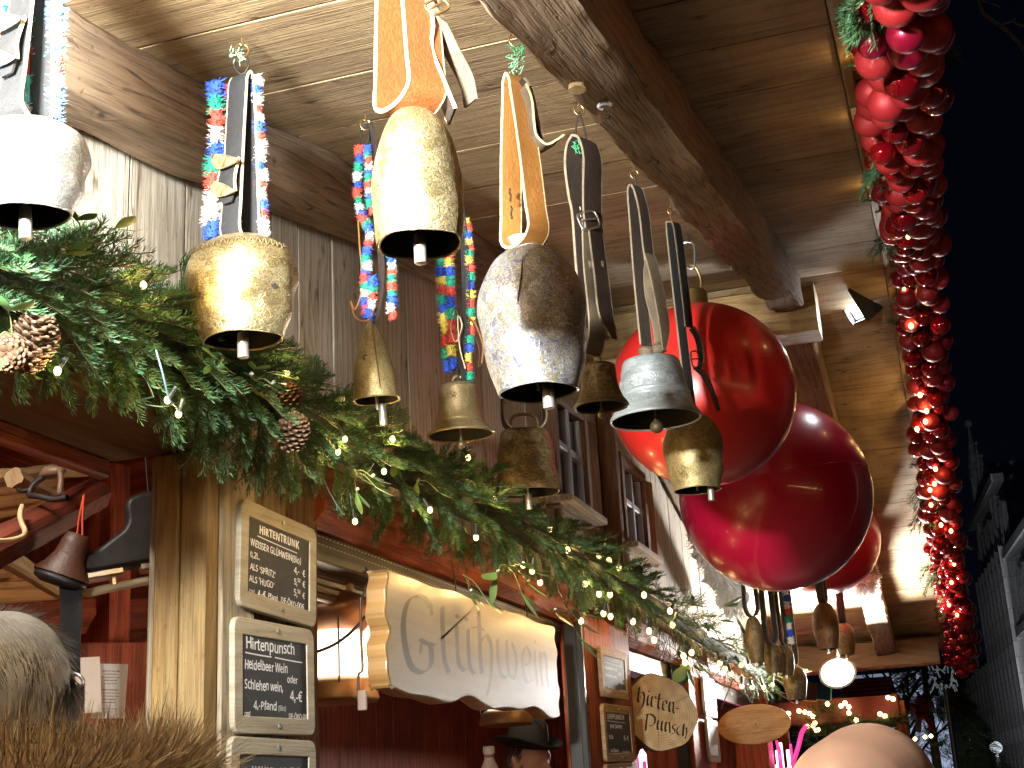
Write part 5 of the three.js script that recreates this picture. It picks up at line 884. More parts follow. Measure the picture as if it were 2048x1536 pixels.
// broad-nib lettering
function nib(x, pts, w, ang, n = 28) {
  const dx = Math.cos(ang) * w / 2, dy = Math.sin(ang) * w / 2, P = []; const c = new THREE.CatmullRomCurve3(pts.map((p) => V(p[0], p[1], 0)));
  for (let i = 0; i <= n; i++) P.push(c.getPoint(i / n));
  for (let i = 0; i < n; i++) { const a = P[i], b = P[i + 1]; x.beginPath(); x.moveTo(a.x - dx, a.y - dy); x.lineTo(a.x + dx, a.y + dy); x.lineTo(b.x + dx, b.y + dy); x.lineTo(b.x - dx, b.y - dy); x.closePath(); x.fill(); x.stroke(); }
}
{
  const W = 1024, H = 420, c = document.createElement('canvas'); c.width = W; c.height = H; const x = c.getContext('2d');
  const wd = W_PALE.map.image;
  x.fillStyle = '#c9ad84'; x.fillRect(0, 0, W, H);
  const im = x.getImageData(0, 0, W, H); for (let j = 0; j < H; j++) for (let i = 0; i < W; i++) { const o = (j * W + i) * 4, q = ((i % 1024) * 512 + (j % 512)) * 4; for (let k = 0; k < 3; k++) im.data[o + k] = 0.5 * wd.data[q + k] * [0.84, 0.88, 0.98][k] + 0.5 * [164, 154, 138][k]; } x.putImageData(im, 0, 0);
  x.fillStyle = x.strokeStyle = '#3c322d'; x.lineWidth = 1.5;
  const S = (pts, w = 22, a = -0.6) => nib(x, pts.map(([a, b]) => [(a - 196) * 1.09 + 72, (b - 200) * 1.16 + 212]), w * 1.15, a);
  // G l ü h w e i n, tall narrow gothic hand
  S([[318, 92], [282, 66], [226, 84], [196, 150], [196, 230], [222, 300], [268, 312], [306, 286], [312, 240], [308, 212]], 25); S([[262, 206], [288, 214], [326, 216]], 20); S([[270, 212], [262, 250]], 10); S([[318, 92], [322, 116]], 14);
  S([[372, 78], [370, 160], [374, 260], [392, 296]], 22); 
  S([[440, 128], [440, 210], [446, 262], [470, 280]], 20); S([[500, 130], [498, 210], [504, 266], [522, 284]], 20); S([[470, 280], [500, 262]], 10); S([[440, 92], [452, 100]], 17); S([[486, 92], [498, 100]], 17);
  S([[562, 54], [562, 140], [560, 220], [566, 276]], 22); S([[562, 170], [600, 132], [622, 158], [622, 230], [606, 310], [590, 350]], 20); S([[520, 120], [560, 112], [590, 118]], 10);
  S([[666, 136], [664, 210], [676, 266], [704, 276]], 19); S([[722, 130], [720, 210], [730, 262], [760, 272]], 19); S([[704, 276], [726, 250]], 10); S([[760, 272], [776, 226], [772, 170], [756, 134]], 17);
  S([[832, 210], [866, 196], [872, 156], [846, 134], [822, 168], [820, 236], [842, 276], [880, 262]], 17);
  S([[908, 140], [906, 220], [914, 280]], 17); S([[908, 100], [918, 108]], 13);
  S([[944, 140], [944, 220], [948, 278]], 16); S([[946, 170], [972, 138], [988, 160], [986, 230], [996, 276]], 15);
  const tex = new THREE.CanvasTexture(c); tex.colorSpace = THREE.SRGBColorSpace; tex.magFilter = THREE.LinearFilter;
  const X = -1.6, tl = onX(778, 1140, X), br = onX(1124, 1432, X), w = tl.z - br.z, bl = onX(765, 1368, X), tr = onX(1122, 1258, X);
  console.log('sign', w.toFixed(2), tl.y.toFixed(2), tr.y.toFixed(2), bl.y.toFixed(2), br.y.toFixed(2));
  const yT = (tl.y + tr.y) / 2, yB = (bl.y + br.y) / 2, h = yT - yB, o = thing('wooden_sign', 'lacquered wooden sign with wavy edges reading Glühwein, hanging in the serving hatch', 'sign', V(X - 0.07, (yT + yB) / 2, (tl.z + br.z) / 2), Math.PI / 2);
  o.rotation.order = 'YXZ'; o.rotation.z = -Math.atan2(tl.y - tr.y, w) * 0.8;
  const pts = [], wv = (t, s) => 0.012 * Math.sin(t * 4.6 + s) + 0.008 * Math.sin(t * 8.1 + s * 2);
  const N = 60; for (let i = 0; i <= N; i++) { const t = i / N; pts.push([lerp(-w / 2, w / 2, t), -h / 2 + wv(t * w / 0.5, 1.3)]); } for (let i = 0; i <= 30; i++) { const t = i / 30; pts.push([w / 2 + wv(t * 3.2, 4) * 0.9, lerp(-h / 2, h / 2, t)]); } for (let i = N; i >= 0; i--) { const t = i / N; pts.push([lerp(-w / 2, w / 2, t), h / 2 + 0.3 * wv(t * w / 0.5, 2.2)]); } for (let i = 30; i >= 0; i--) { const t = i / 30; pts.push([-w / 2 + wv(t * 3.2, 7) * 1.1, lerp(-h / 2, h / 2, t)]); }
  const sh = new THREE.Shape(pts.map((p) => new THREE.Vector2(...p))), g = new THREE.ExtrudeGeometry(sh, { depth: 0.055, bevelEnabled: true, bevelSize: 0.005, bevelThickness: 0.005, bevelSegments: 3 });
  const uv = g.attributes.uv, ps = g.attributes.position; for (let i = 0; i < uv.count; i++) uv.setXY(i, ps.getX(i) * 2, ps.getY(i) * 2);
  part('board', g, new THREE.MeshPhysicalMaterial({ map: W_PALE.map, color: new THREE.Color().setRGB(0.72, 0.6, 0.42), roughness: 0.45, clearcoat: 0.6, clearcoatRoughness: 0.3 }), o);
  const fg = new THREE.ShapeGeometry(sh), fu = fg.attributes.uv, fp = fg.attributes.position; for (let i = 0; i < fu.count; i++) fu.setXY(i, fp.getX(i) / w + 0.5, fp.getY(i) / h + 0.5);
  part('lettered_face', fg.translate(0, 0, 0.0622), new THREE.MeshPhysicalMaterial({ map: tex, roughness: 0.42, clearcoat: 0.8, clearcoatRoughness: 0.22 }), o);
  for (const k of [-0.12, 0.34]) part('hanging_wire', tube([V(k * w, h / 2 - 0.02, 0.03), V(k * w + 0.004, h / 2 + 0.05, 0.03), V(k * w - 0.002, h / 2 + 0.13, 0.02)], 0.0025, 10, 5), M_IRON, o);
}
{
  // slice of a log as a sign
  const W = 512, c = document.createElement('canvas'); c.width = c.height = W; const x = c.getContext('2d');
  const im = x.createImageData(W, W); for (let j = 0; j < W; j++) for (let i = 0; i < W; i++) { const dx = (i - 230) / W, dy = (j - 250) / W, r = Math.hypot(dx, dy) + 0.03 * pn(i / 60, j / 60, 99, 99, 2), a = Math.sin(r * 190) * 0.5 + 0.5, k = 0.8 + 0.12 * a + 0.16 * pn(i / 40, j / 40, 99, 99, 5) - 0.16 * (1 - smooth(0.0, 0.02, Math.abs(Math.sin(Math.atan2(dy, dx) * 1.5 + 1)) * r)), o = (j * W + i) * 4; im.data.set([206 * k, 176 * k, 132 * k, 255], o); } x.putImageData(im, 0, 0);
  x.fillStyle = x.strokeStyle = '#1d1713'; x.lineWidth = 1; const S = (p, w = 17) => nib(x, p.map(([a, b]) => [(a - 100) * 0.82 + 82, (b - 256) * 0.9 + 256]), w * 0.85, -0.7, 12);
  const down = (a, y0, y1, hk = 10) => S([[a, y0], [a - 2, lerp(y0, y1, 0.5)], [a + 2, y1 - 8], [a + hk, y1]]);
  // Hirten-
  down(100, 120, 232); S([[100, 172], [136, 150], [150, 180], [146, 250], [128, 276]]); down(182, 160, 236); S([[180, 128], [188, 134]], 12); down(216, 160, 236); S([[216, 176], [240, 158], [252, 166]], 12); down(276, 124, 236); S([[262, 166], [300, 158]], 10); S([[316, 200], [344, 184], [340, 162], [318, 170], [314, 212], [328, 236], [350, 226]], 14); down(372, 160, 234); S([[372, 174], [396, 156], [406, 180], [406, 220], [418, 236]], 14); S([[428, 196], [452, 192]], 12);
  // Punsch
  down(196, 296, 420, 2); S([[178, 306], [226, 292], [262, 310], [258, 360], [222, 378]], 16); down(292, 320, 388); S([[302, 388], [324, 370]], 9); down(326, 318, 388); down(360, 316, 386); S([[360, 330], [384, 312], [394, 340], [402, 386]], 14); S([[444, 318], [422, 322], [420, 344], [442, 356], [440, 380], [416, 388]], 12); S([[484, 318], [464, 330], [462, 368], [482, 384]], 12); down(514, 292, 384, 2); S([[514, 332], [534, 316], [544, 340], [540, 396]], 11);
  const tex = new THREE.CanvasTexture(c); tex.colorSpace = THREE.SRGBColorSpace; tex.magFilter = THREE.LinearFilter;
  const p = onX(1322, 1425, -1.56), d = p.distanceTo(EYE), R = 0.205, o = thing('log_slice_sign', 'oval log slice with bark edge lettered Hirten-Punsch, hanging in the third hatch', 'sign', p, Math.PI / 2 - 0.75);
  const pts = []; for (let i = 0; i < 64; i++) { const a = i / 64 * 6.2832, k = 1 + 0.03 * Math.sin(a * 3 + 1) + 0.02 * Math.sin(a * 7); pts.push(new THREE.Vector2(Math.cos(a) * R * 1.12 * k, Math.sin(a) * R * 0.96 * k)); }
  const sh = new THREE.Shape(pts); part('bark', new THREE.ExtrudeGeometry(sh, { depth: 0.045, bevelEnabled: true, bevelSize: 0.004, bevelThickness: 0.004, bevelSegments: 2 }).translate(0, 0, -0.045), std(0.07, 0.045, 0.03, 0.9), o);
  const fg = new THREE.ShapeGeometry(sh), fu = fg.attributes.uv, fp = fg.attributes.position; for (let i = 0; i < fu.count; i++) fu.setXY(i, fp.getX(i) / (R * 2.3) + 0.5, fp.getY(i) / (R * 2) + 0.5);
  part('lettered_face', fg.translate(0, 0, 0.0062), new THREE.MeshStandardMaterial({ map: tex, roughness: 0.6 }), o);
  for (const k of [-0.05, 0.05]) part('cord', tube([V(k, R * 0.92, -0.01), V(k * 0.6, R + 0.1, -0.015), V(k * 0.2, R + 0.2, -0.02)], 0.002, 8, 5), M_IRON, o);
  o.rotation.order = 'YXZ'; o.rotation.z = -0.25;
  // blank oval board seen beyond the far post
  const q = onX(1508, 1449, -1.45), e = thing('oval_board', 'blank tan oval board hanging crosswise beyond the far post', 'sign', q, 0.2), os = new THREE.Shape(); const dq = q.distanceTo(EYE), a = 66 * dq / FOC, b = 36 * dq / FOC; for (let i = 0; i < 48; i++) { const th = i / 48 * 6.2832; (i ? os.lineTo : os.moveTo).call(os, Math.cos(th) * a * 1.04, Math.sin(th) * b); }
  e.rotation.z = 0.04; const eg = new THREE.ExtrudeGeometry(os, { depth: 0.03, bevelEnabled: true, bevelSize: 0.004, bevelThickness: 0.004 }); { const u = eg.attributes.uv, pp = eg.attributes.position; for (let i = 0; i < u.count; i++) u.setXY(i, pp.getY(i), pp.getX(i)); }
  part('board', eg, tint(W_GOLD, 1, 0.85, 0.7), e); for (const k of [-1, 1]) part('cord', tube([V(-0.1 + k * 0.12, b * 0.95, 0.01), V(-0.1, b + 0.2, 0)], 0.004, 6, 5), M_IRON, e);
}
console.log('signs ready');

// ───────────── lanterns and things in the middle hatch ─────────────
const COPPER = std(0.24, 0.12, 0.075, 0.42, 0.7), COPPERD = std(0.09, 0.05, 0.035, 0.5, 0.6);
function lantern(label, px, py, X, scale) {
  const p = onX(px, py, X), o = thing('stable_lantern', label, 'lantern', p); o.scale.setScalar(scale);
  part('chimney', lathe([[0.001, 0.24], [0.05, 0.235], [0.055, 0.2], [0.052, 0.11], [0.06, 0.1]].reverse(), 32), COPPERD, o);
  part('hood', lathe([[0.058, 0.105], [0.075, 0.098], [0.105, 0.075], [0.112, 0.055], [0.106, 0.03], [0.08, 0.0], [0.06, -0.005]].reverse(), 40), COPPER, o);
  const gl = part('lamp_globe', lathe([[0.068, -0.005], [0.082, -0.03], [0.09, -0.07], [0.09, -0.105], [0.078, -0.13], [0.07, -0.135]].reverse(), 36), glow(new THREE.Color(1, 0.86, 0.62), 5.5), o);
  part('base', lathe([[0.001, -0.2], [0.112, -0.2], [0.118, -0.19], [0.112, -0.15], [0.09, -0.135], [0.072, -0.132]], 40), std(0.34, 0.2, 0.1, 0.45, 0.5), o);
  part('handle', tube([V(-0.108, 0.05, 0), V(-0.13, -0.03, 0.05), V(-0.06, -0.07, 0.1), V(0.05, -0.05, 0.11), V(0.12, 0.02, 0.07), V(0.13, 0.1, 0.03), V(0.09, 0.19, 0.02), V(0.03, 0.24, 0.01)], 0.0045, 48, 6), M_BLACK, o);
  for (let k = 0; k < 4; k++) part('guard_wire', tube([V(0.1, 0.03, 0), V(0.118, -0.07, 0), V(0.108, -0.17, 0)].map((v) => v.applyAxisAngle(V(0, 1, 0), 0.5 + k * Math.PI / 2)), 0.0028, 10, 5), COPPERD, o);
  part('hanging_rod', tube([V(0, 0.23, 0), V(0.002, 0.34, 0), V(0, 0.42, 0)], 0.004, 6, 5), M_BLACK, o);
  const L = new THREE.PointLight(new THREE.Color(1, 0.8, 0.55), (px > 900 ? 0.2 : 0.8) * scale); L.position.set(0, -0.07, 0); L.shadow.radius = 3; L.castShadow = true; o.add(L);
  return o;
}
lantern('glowing copper stable lantern with a wire handle, hanging beside the slates', 672, 1262, -1.86, 1.12);
lantern('copper lantern whose base shows under the lacquered wavy sign', 1008, 1358, -2.0, 1.05);
{
  // white felt slippers hanging on a string, with dark script
  const p = onX(735, 1285, -1.9), o = thing('felt_slippers', 'white felt slippers with dark script hanging on a string beside the lantern', 'slippers', p), felt = std(0.82, 0.8, 0.78, 0.95);
  const shoe = () => { const g = blob(1, 5, 0.06, 1.5, 1, 28, 20), q = g.attributes.position; for (let i = 0; i < q.count; i++) { const y = q.getY(i), w = y < 0 ? 0.06 : lerp(0.06, 0.028, y); q.setXYZ(i, q.getX(i) * w, y * 0.11, q.getZ(i) * w * 0.75); } g.computeVertexNormals(); return g; };
  part('slipper', shoe().rotateZ(-0.25).translate(0.02, -0.02, 0.03), felt, o); part('slipper', shoe().rotateZ(0.3).translate(-0.06, 0.01, -0.03), felt, o);
  part('string', [tube([V(0.01, 0.09, 0.02), V(0.0, 0.18, 0.01), V(0, 0.27, 0)], 0.003, 8, 5), tube([V(-0.03, 0.09, -0.02), V(-0.01, 0.18, 0), V(0, 0.27, 0)], 0.003, 8, 5)], std(0.6, 0.5, 0.35, 0.9), o);
  part('embroidery', Array.from({ length: 9 }, (_, i) => tube([V(0, 0, 0), V(0.006, 0.012 * ((i * 7) % 3 - 0.6), 0.001), V(0.012, 0, 0)], 0.0012, 4, 4).translate(0.03 - 0.012 * i + 0.03, -0.05 + 0.003 * i + 0.004, 0.074 - 0.002 * i)).slice(0, 7), M_BLACK, o);
  // ribbed vent fan
  const f = onX(716, 1186, -2.2), fo = thing('ribbed_heater', 'grey ribbed heater head up inside the hatch beside the lantern', 'heater', f, 0.6);
  part('bowl', lathe([[0.001, 0.05], [0.06, 0.045], [0.1, 0.02], [0.115, -0.05], [0.11, -0.055], [0.09, 0.01]].reverse(), 32).rotateX(1.2), std(0.25, 0.22, 0.2, 0.5, 0.3), fo);
  for (let k = 0; k < 9; k++) part('rib', mv(plank(0.006, 0.012, 0.2, 'z', 0.001), -0.08 + 0.02 * k, -0.02, 0.05).rotateX(1.2), std(0.5, 0.42, 0.38, 0.5, 0.3), fo);
  part('arm', tube([V(0, 0.03, -0.02), V(-0.05, 0.2, -0.1), V(-0.1, f.y > 2.4 ? 0.4 : 0.55, -0.15)], 0.01, 12, 6), M_IRON, fo);
  // ladle rod with a label
  const r = onX(723, 1300, -1.72), ro = thing('ladle', 'thin metal ladle with a flat scoop hanging beside the wavy sign', 'ladle', r);
  part('rod', tube([V(0.0, 0.16, 0), V(0, 0.02, 0), V(0.002, -0.06, 0), V(-0.012, -0.075, 0), V(-0.012, -0.15, 0)], 0.0045, 20, 6), COPPERD, ro);
  part('scoop', mv(plank(0.03, 0.06, 0.012, 'y', 0.006), 0.0, -0.15, 0), std(0.3, 0.22, 0.18, 0.5, 0.3), ro);
  part('hook', tube([V(0, 0.15, 0), V(0.012, 0.17, 0), V(0.016, 0.195, 0), V(0, 0.205, -0.02)], 0.003, 10, 5), M_IRON, ro);
}

// ───────────── things inside the near hatch ─────────────
{
  const redwood = tint(W_RED, 0.9, 0.8, 0.75), pale = tint(W_PALE, 0.95, 0.92, 0.92);
  const bar = (a, b, w, h, mat, name, label, cat, amp = 0.004, round = 0.01) => { const d = b.clone().sub(a), L = d.length(), g = hewn(w, h, L, amp, seed0++, round); const q = new THREE.Quaternion().setFromUnitVectors(V(0, 0, 1), d.normalize()), m = a.clone().lerp(b, 0.5); g.applyQuaternion(q); if (label) { const o = solo(name, label, cat, g.translate(m.x, m.y, m.z), mat); return o; } return g.translate(m.x, m.y, m.z); };
  // slatted hay rack
  const rack = thing('hay_rack', 'slatted wooden hay rack with pale rails up inside the near hatch', 'rack', V(0, 0, 0));
  part('rail', bar(onX(-40, 962, -2.5), onX(172, 932, -2.55), 0.05, 0.05, pale, '', null), pale, rack);
  part('rail', bar(onX(28, 955, -2.45), onX(118, 1004, -2.5), 0.05, 0.05, pale, '', null), pale, rack);
  part('rail', bar(onX(5, 1112, -2.45), onX(122, 1182, -2.5), 0.05, 0.05, pale, '', null), pale, rack);
  for (const [y0, y1] of [[985, 965], [1010, 990], [1035, 1012], [1155, 1150], [1175, 1170], [1195, 1190]]) part('slat', bar(onX(-60, y0, -2.62), onX(110, y1 - 6, -2.66), 0.03, 0.04, redwood, '', null), tint(W_PALE, 0.9, 0.62, 0.42), rack);
  bar(onX(-60, 1130, -2.3), onX(186, 992, -2.35), 0.1, 0.1, null, 'log', null, null);
  solo('hanging_log', 'dark brown sloping log with a rope tied round it inside the near hatch', 'log', bar(onX(-90, 1140, -2.3), onX(192, 990, -2.36), 0.1, 0.1, null, 'x', null, null, 0.006, 0.035), tint(W_RED, 0.5, 0.42, 0.4));
  solo('rope', 'pale rope tied round the sloping log', 'rope', tube([onX(-20, 1082, -2.22), onX(20, 1080, -2.22), onX(46, 1072, -2.2), onX(50, 1062, -2.2), onX(44, 1048, -2.22), onX(40, 1030, -2.24), onX(44, 1012, -2.3)], 0.007, 40, 6), std(0.5, 0.38, 0.2, 0.9));
  solo('support_post', 'red stained squared post inside the near hatch behind the skate', 'post', bar(onX(214, 935, -2.75), onX(205, 1420, -2.75), 0.13, 0.11, null, 'x', null, null, 0.004, 0.01), tint(W_RED, 1, 0.85, 0.8));
  solo('cross_beam', 'rounded red brown log lying across the inside of the near hatch', 'beam', bar(onX(-60, 1232, -2.7), onX(340, 1216, -2.95), 0.15, 0.14, null, 'x', null, null, 0.006, 0.05), tint(W_RED, 0.75, 0.62, 0.58));
  solo('cross_beam', 'second red brown beam below the rounded log inside the near hatch', 'beam', bar(onX(150, 1300, -2.9), onX(340, 1290, -3.1), 0.14, 0.1, null, 'x', null, null, 0.005, 0.03), tint(W_RED, 0.8, 0.7, 0.66));
  for (const [x, y] of [[10, 1178], [62, 1190]]) solo('wooden_block', x < 30 ? 'notched reddish wooden block standing on the rounded log, larger of two' : 'small reddish wooden block on the rounded log beside the larger one', 'block', bar(onX(x, y - 24, -2.7), onX(x + 4, y + 26, -2.7), 0.06, 0.05, null, 'x', null, null), tint(W_RED, 0.8, 0.75, 0.7));
  // antler hooks
  const A = onX(104, 945, -2.3), an = thing('antler_hook', 'brown antler coat hook up under the near lintel', 'hook', A), am = std(0.2, 0.12, 0.07, 0.5), ad = std(0.03, 0.022, 0.02, 0.5);
  part('plaque', blob(0.03, 4, 0.2).scale(1.3, 0.6, 0.8), am, an); part('tine', tube([V(0, 0, 0), V(0.03, 0.0, 0.01), V(0.045, -0.03, 0.02), V(0.05, -0.07, 0.03), V(0.056, -0.06, 0.03)], 0.008, 20, 6), am, an); part('tine', tube([V(-0.01, 0, 0), V(-0.05, -0.03, 0.01), V(-0.055, -0.06, 0.02), V(-0.02, -0.07, 0.03), V(0.03, -0.085, 0.03), V(0.075, -0.085, 0.03)], 0.009, 30, 6), ad, an); part('tine', tube([V(-0.05, -0.04, 0.01), V(-0.07, -0.05, 0.03), V(-0.08, -0.045, 0.04)], 0.006, 10, 6), ad, an); part('bracket', tube([V(0, 0, 0), V(-0.02, 0.05, -0.08), V(-0.03, 0.1, -0.1)], 0.006, 8, 5), M_IRON, an);
  // brown flared leather bell on a red cord with wide black strap
  const Bp = onX(140, 1110, -2.2), lb = thing('leather_hoof', 'brown flared leather hoof hanging on a red cord with a wide black strap below', 'ornament', Bp), brown = leather(31, [92, 52, 28], [62, 34, 18], 0.5);
  { const g = lathe([[0.001, 0.06], [0.03, 0.058], [0.036, 0.03], [0.04, 0.0], [0.055, -0.03], [0.075, -0.055], [0.072, -0.06], [0.03, -0.02]].reverse(), 28); g.scale(1.05, 1, 0.7).rotateZ(-0.35).rotateY(0.3); part('hoof', g, brown, lb); }
  part('sole', lathe([[0.001, -0.058], [0.072, -0.058], [0.07, -0.075], [0.05, -0.085], [0.001, -0.086]].reverse(), 28).scale(1.02, 1, 0.7).rotateZ(-0.35).rotateY(0.3), M_BLACK, lb);
  part('cord', [tube([V(0.02, 0.055, 0), V(0.024, 0.1, 0), V(0.036, 0.16, 0)], 0.003, 8, 5), tube([V(0.036, 0.05, 0), V(0.034, 0.1, 0), V(0.036, 0.16, 0)], 0.003, 8, 5)], std(0.7, 0.08, 0.02, 0.7), lb);
  part('strap', ribbon([V(0.005, -0.07, 0), V(0.012, -0.15, 0), V(0.01, -0.25, 0), V(0.014, -0.32, 0)], V(0.9, 0, -0.3), 0.058, 0.006, 24), L_BLACK, lb);
  part('strap_ring', tube([V(-0.03, -0.325, 0), V(0.0, -0.312, 0), V(0.03, -0.312, 0), V(0.052, -0.325, 0), V(0.052, -0.345, 0), V(-0.03, -0.345, 0)], 0.005, 40, 6, true), std(0.7, 0.66, 0.64, 0.3, 0.9), lb);
  part('buckle_tab', ribbon([V(0.012, -0.34, 0), V(0.014, -0.38, 0), V(0.012, -0.45, 0)], V(0.9, 0, -0.3), 0.085, 0.006, 10), leather(33, [70, 34, 24], [50, 24, 18], 0.5), lb);
  // ice skate
  const K = onX(250, 1106, -2.12), sk = thing('ice_skate', 'old black leather ice skate with a pale wooden runner hanging by the golden post', 'skate', K, Math.PI / 2 - 0.95), boot = leather(35, [46, 42, 42], [28, 26, 26], 0.5);
  { const P = [[-0.1, -0.02, 0.03], [-0.07, -0.012, 0.034], [-0.03, 0.008, 0.036], [0.01, 0.03, 0.038], [0.05, 0.055, 0.04], [0.07, 0.09, 0.042]], l = [];
    const pts = [[-0.105, -0.03], [-0.1, -0.005], [-0.06, 0.008], [-0.02, 0.03], [0.012, 0.05], [0.03, 0.08], [0.038, 0.13], [0.1, 0.135], [0.108, 0.08], [0.11, 0.0], [0.1, -0.03]];
    const s = new THREE.Shape(); s.moveTo(...pts[0]); s.splineThru(pts.slice(1).map((p) => new THREE.Vector2(...p))); s.lineTo(...pts[0]);
    part('boot', new THREE.ExtrudeGeometry(s, { depth: 0.035, bevelEnabled: true, bevelSize: 0.016, bevelThickness: 0.026, bevelSegments: 7, curveSegments: 20 }).translate(0, 0, -0.018).rotateZ(0.18), boot, sk); }
  part('sole_plate', [mv(plank(0.1, 0.022, 0.075, 'x', 0.005), -0.06, -0.05, 0), mv(plank(0.08, 0.022, 0.07, 'x', 0.005), 0.07, -0.05, 0), mv(plank(0.012, 0.03, 0.02, 'y', 0.002), -0.04, -0.068, 0), mv(plank(0.012, 0.03, 0.02, 'y', 0.002), 0.07, -0.068, 0)].map((g) => g.rotateZ(0.18)), std(0.55, 0.52, 0.5, 0.25, 1), sk);
  part('runner', tube([V(-0.115, -0.05, 0), V(-0.13, -0.07, 0), V(-0.115, -0.09, 0), V(-0.06, -0.088, 0), V(0.02, -0.086, 0), V(0.14, -0.084, 0)], 0.012, 40, 8).rotateZ(0.18), std(0.62, 0.5, 0.32, 0.6), sk);
  part('seam', tube([V(-0.085, -0.02, 0.036), V(-0.08, 0.0, 0.037), V(-0.072, 0.006, 0.034)], 0.0012, 10, 4).rotateZ(0.18), std(0.4, 0.36, 0.32, 0.7), sk);
  part('lace', tube([V(0.06, 0.14, 0), V(0.05, 0.25, -0.01), V(0.04, 0.36, -0.02)].map((v) => v), 0.0025, 12, 5), M_BLACK, sk);
  // notices
  const note = chalkTex(256, 420, (w, l, x) => { x.fillStyle = '#efe6e2'; x.fillRect(0, 0, 256, 420); const rr = rng(8); for (const [y, len, b] of [[60, 130, 1], [84, 110, 0], [108, 150, 0], [132, 96, 1], [156, 90, 0], [206, 130, 1], [230, 150, 0], [254, 156, 0], [278, 96, 1], [302, 100, 0], [352, 140, 0], [374, 70, 0]]) { x.fillStyle = b ? 'rgba(70,58,58,0.75)' : 'rgba(100,86,86,0.6)'; let q = 128 - len / 2; while (q < 128 + len / 2) { const ww = 3 + 5 * rr(), hh = 6 + 4 * rr(); x.fillRect(q, y - hh, ww, hh); q += ww + 1.5 + (rr() < 0.2 ? 5 : 0); } } }, 12, '#efe6e2');
  const sheet = (label, px, py, X, w, h, tex, ry, rz) => { const p = onX(px, py, X), m = solo('notice_sheet', label, 'notice', plankSheet(w, h), new THREE.MeshStandardMaterial(tex ? { map: tex, roughness: 0.55 } : { color: 0xe8dcd6, roughness: 0.55 })); m.position.copy(p); m.rotation.order = 'YXZ'; m.rotation.set(0, ry, rz); return m; };
  function plankSheet(w, h) { return new THREE.BoxGeometry(w, h, 0.002); }
  sheet('white printed notice with two paragraphs pinned to the inner boards', 219, 1382, -2.5, 0.1, 0.165, note, 0.62, -0.04);
  sheet('white notice seen almost edge on beside the printed notice', 176, 1370, -2.5, 0.1, 0.165, null, 1.36, 0.1);
  solo('notice_board', 'reddish brown upright board behind the pinned notices', 'board', (() => { const p = onX(240, 1390, -2.62); return plank(0.34, 0.34, 0.03, 'y', 0.004).rotateY(0.62).translate(p.x, p.y, p.z); })(), tint(W_RED, 1, 0.9, 0.85));
  // lamp inside the near hatch that lights the rack
  const lp = thing('strip_lamp', 'glowing strip lamp under the ceiling inside the near hatch', 'lamp', V(-2.25, 2.8, -2.5)); part('housing', mv(plank(0.08, 0.03, 0.5, 'z', 0.004), 0, 0.028, 0), std(0.6, 0.6, 0.6, 0.5), lp); part('lamp_tube', new THREE.CylinderGeometry(0.014, 0.014, 0.48, 16).rotateX(Math.PI / 2), glow(new THREE.Color(1, 0.86, 0.74), 8), lp);
  const rl = new THREE.RectAreaLight(new THREE.Color(1, 0.9, 0.8), 150, 0.05, 0.48); rl.rotation.x = -Math.PI / 2; rl.position.y = -0.016; lp.add(rl);
  const l2 = thing('strip_lamp', 'glowing strip lamp under the ceiling inside the third hatch', 'lamp', V(-2.5, 2.82, -7.9)); part('housing', mv(plank(0.08, 0.03, 0.8, 'z', 0.004), 0, 0.028, 0), std(0.6, 0.6, 0.6, 0.5), l2); part('lamp_tube', new THREE.CylinderGeometry(0.014, 0.014, 0.78, 16).rotateX(Math.PI / 2), glow(new THREE.Color(1, 0.9, 0.85), 8), l2);
  const r2 = new THREE.RectAreaLight(new THREE.Color(1, 0.78, 0.62), 40, 0.05, 0.78); r2.rotation.x = -Math.PI / 2; r2.position.y = -0.016; l2.add(r2);
  // glowing pink and white candle tumblers on the counters of the far hatches
  const pinkW = glow(new THREE.Color(1, 0.7, 0.85), 3.2), pink = glow(new THREE.Color(1, 0.03, 0.22), 1.6);
  const tum = (px, py, X, s, i) => { const p = onX(px, py, X), o = thing('light_tumbler', i < 3 ? 'pink and white glowing lamp tumbler on the shelf behind the slates of the red post' : 'pink and white glowing lamp tumbler on the shelf behind the oval log slice', 'lamp', p, 0, i < 3 ? 'glowing tumblers by the red post' : 'glowing tumblers behind the log slice'); o.scale.setScalar(s); part('lamp_flame', blob(0.05, i, 0.25, 2, 2.2), pinkW, o); part('lamp_shell', [0, 1, 2, 3].map((k) => mv(plank(0.018, 0.16, 0.012, 'y', 0.004), Math.cos(k * 1.6 + 0.4) * 0.07, -0.01, Math.sin(k * 1.6 + 0.4) * 0.07)), pink, o); part('foot', lathe([[0.001, -0.14], [0.07, -0.14], [0.075, -0.12], [0.04, -0.1], [0.001, -0.1]], 20), std(0.2, 0.02, 0.05, 0.5), o); };
  tum(1288, 1534, -2.3, 1.0, 1); tum(1302, 1540, -2.2, 0.9, 2); tum(1345, 1528, -2.3, 1.1, 3); tum(1356, 1520, -2.2, 0.9, 4);
  const sf = onX(1320, 1575, -2.25); solo('shelf', 'red stained shelf board inside the third hatch', 'shelf', plank(0.3, 0.03, 1.6, 'z', 0.004).translate(-2.25, sf.y - 0.02, -8.0), tint(W_RED, 0.9, 0.8, 0.75));
  // bottle on a shelf in the middle hatch
  const bp = onX(978, 1508, -1.84), bo = thing('bottle', 'white capped bottle with red and white label beside the hat', 'bottle', bp);
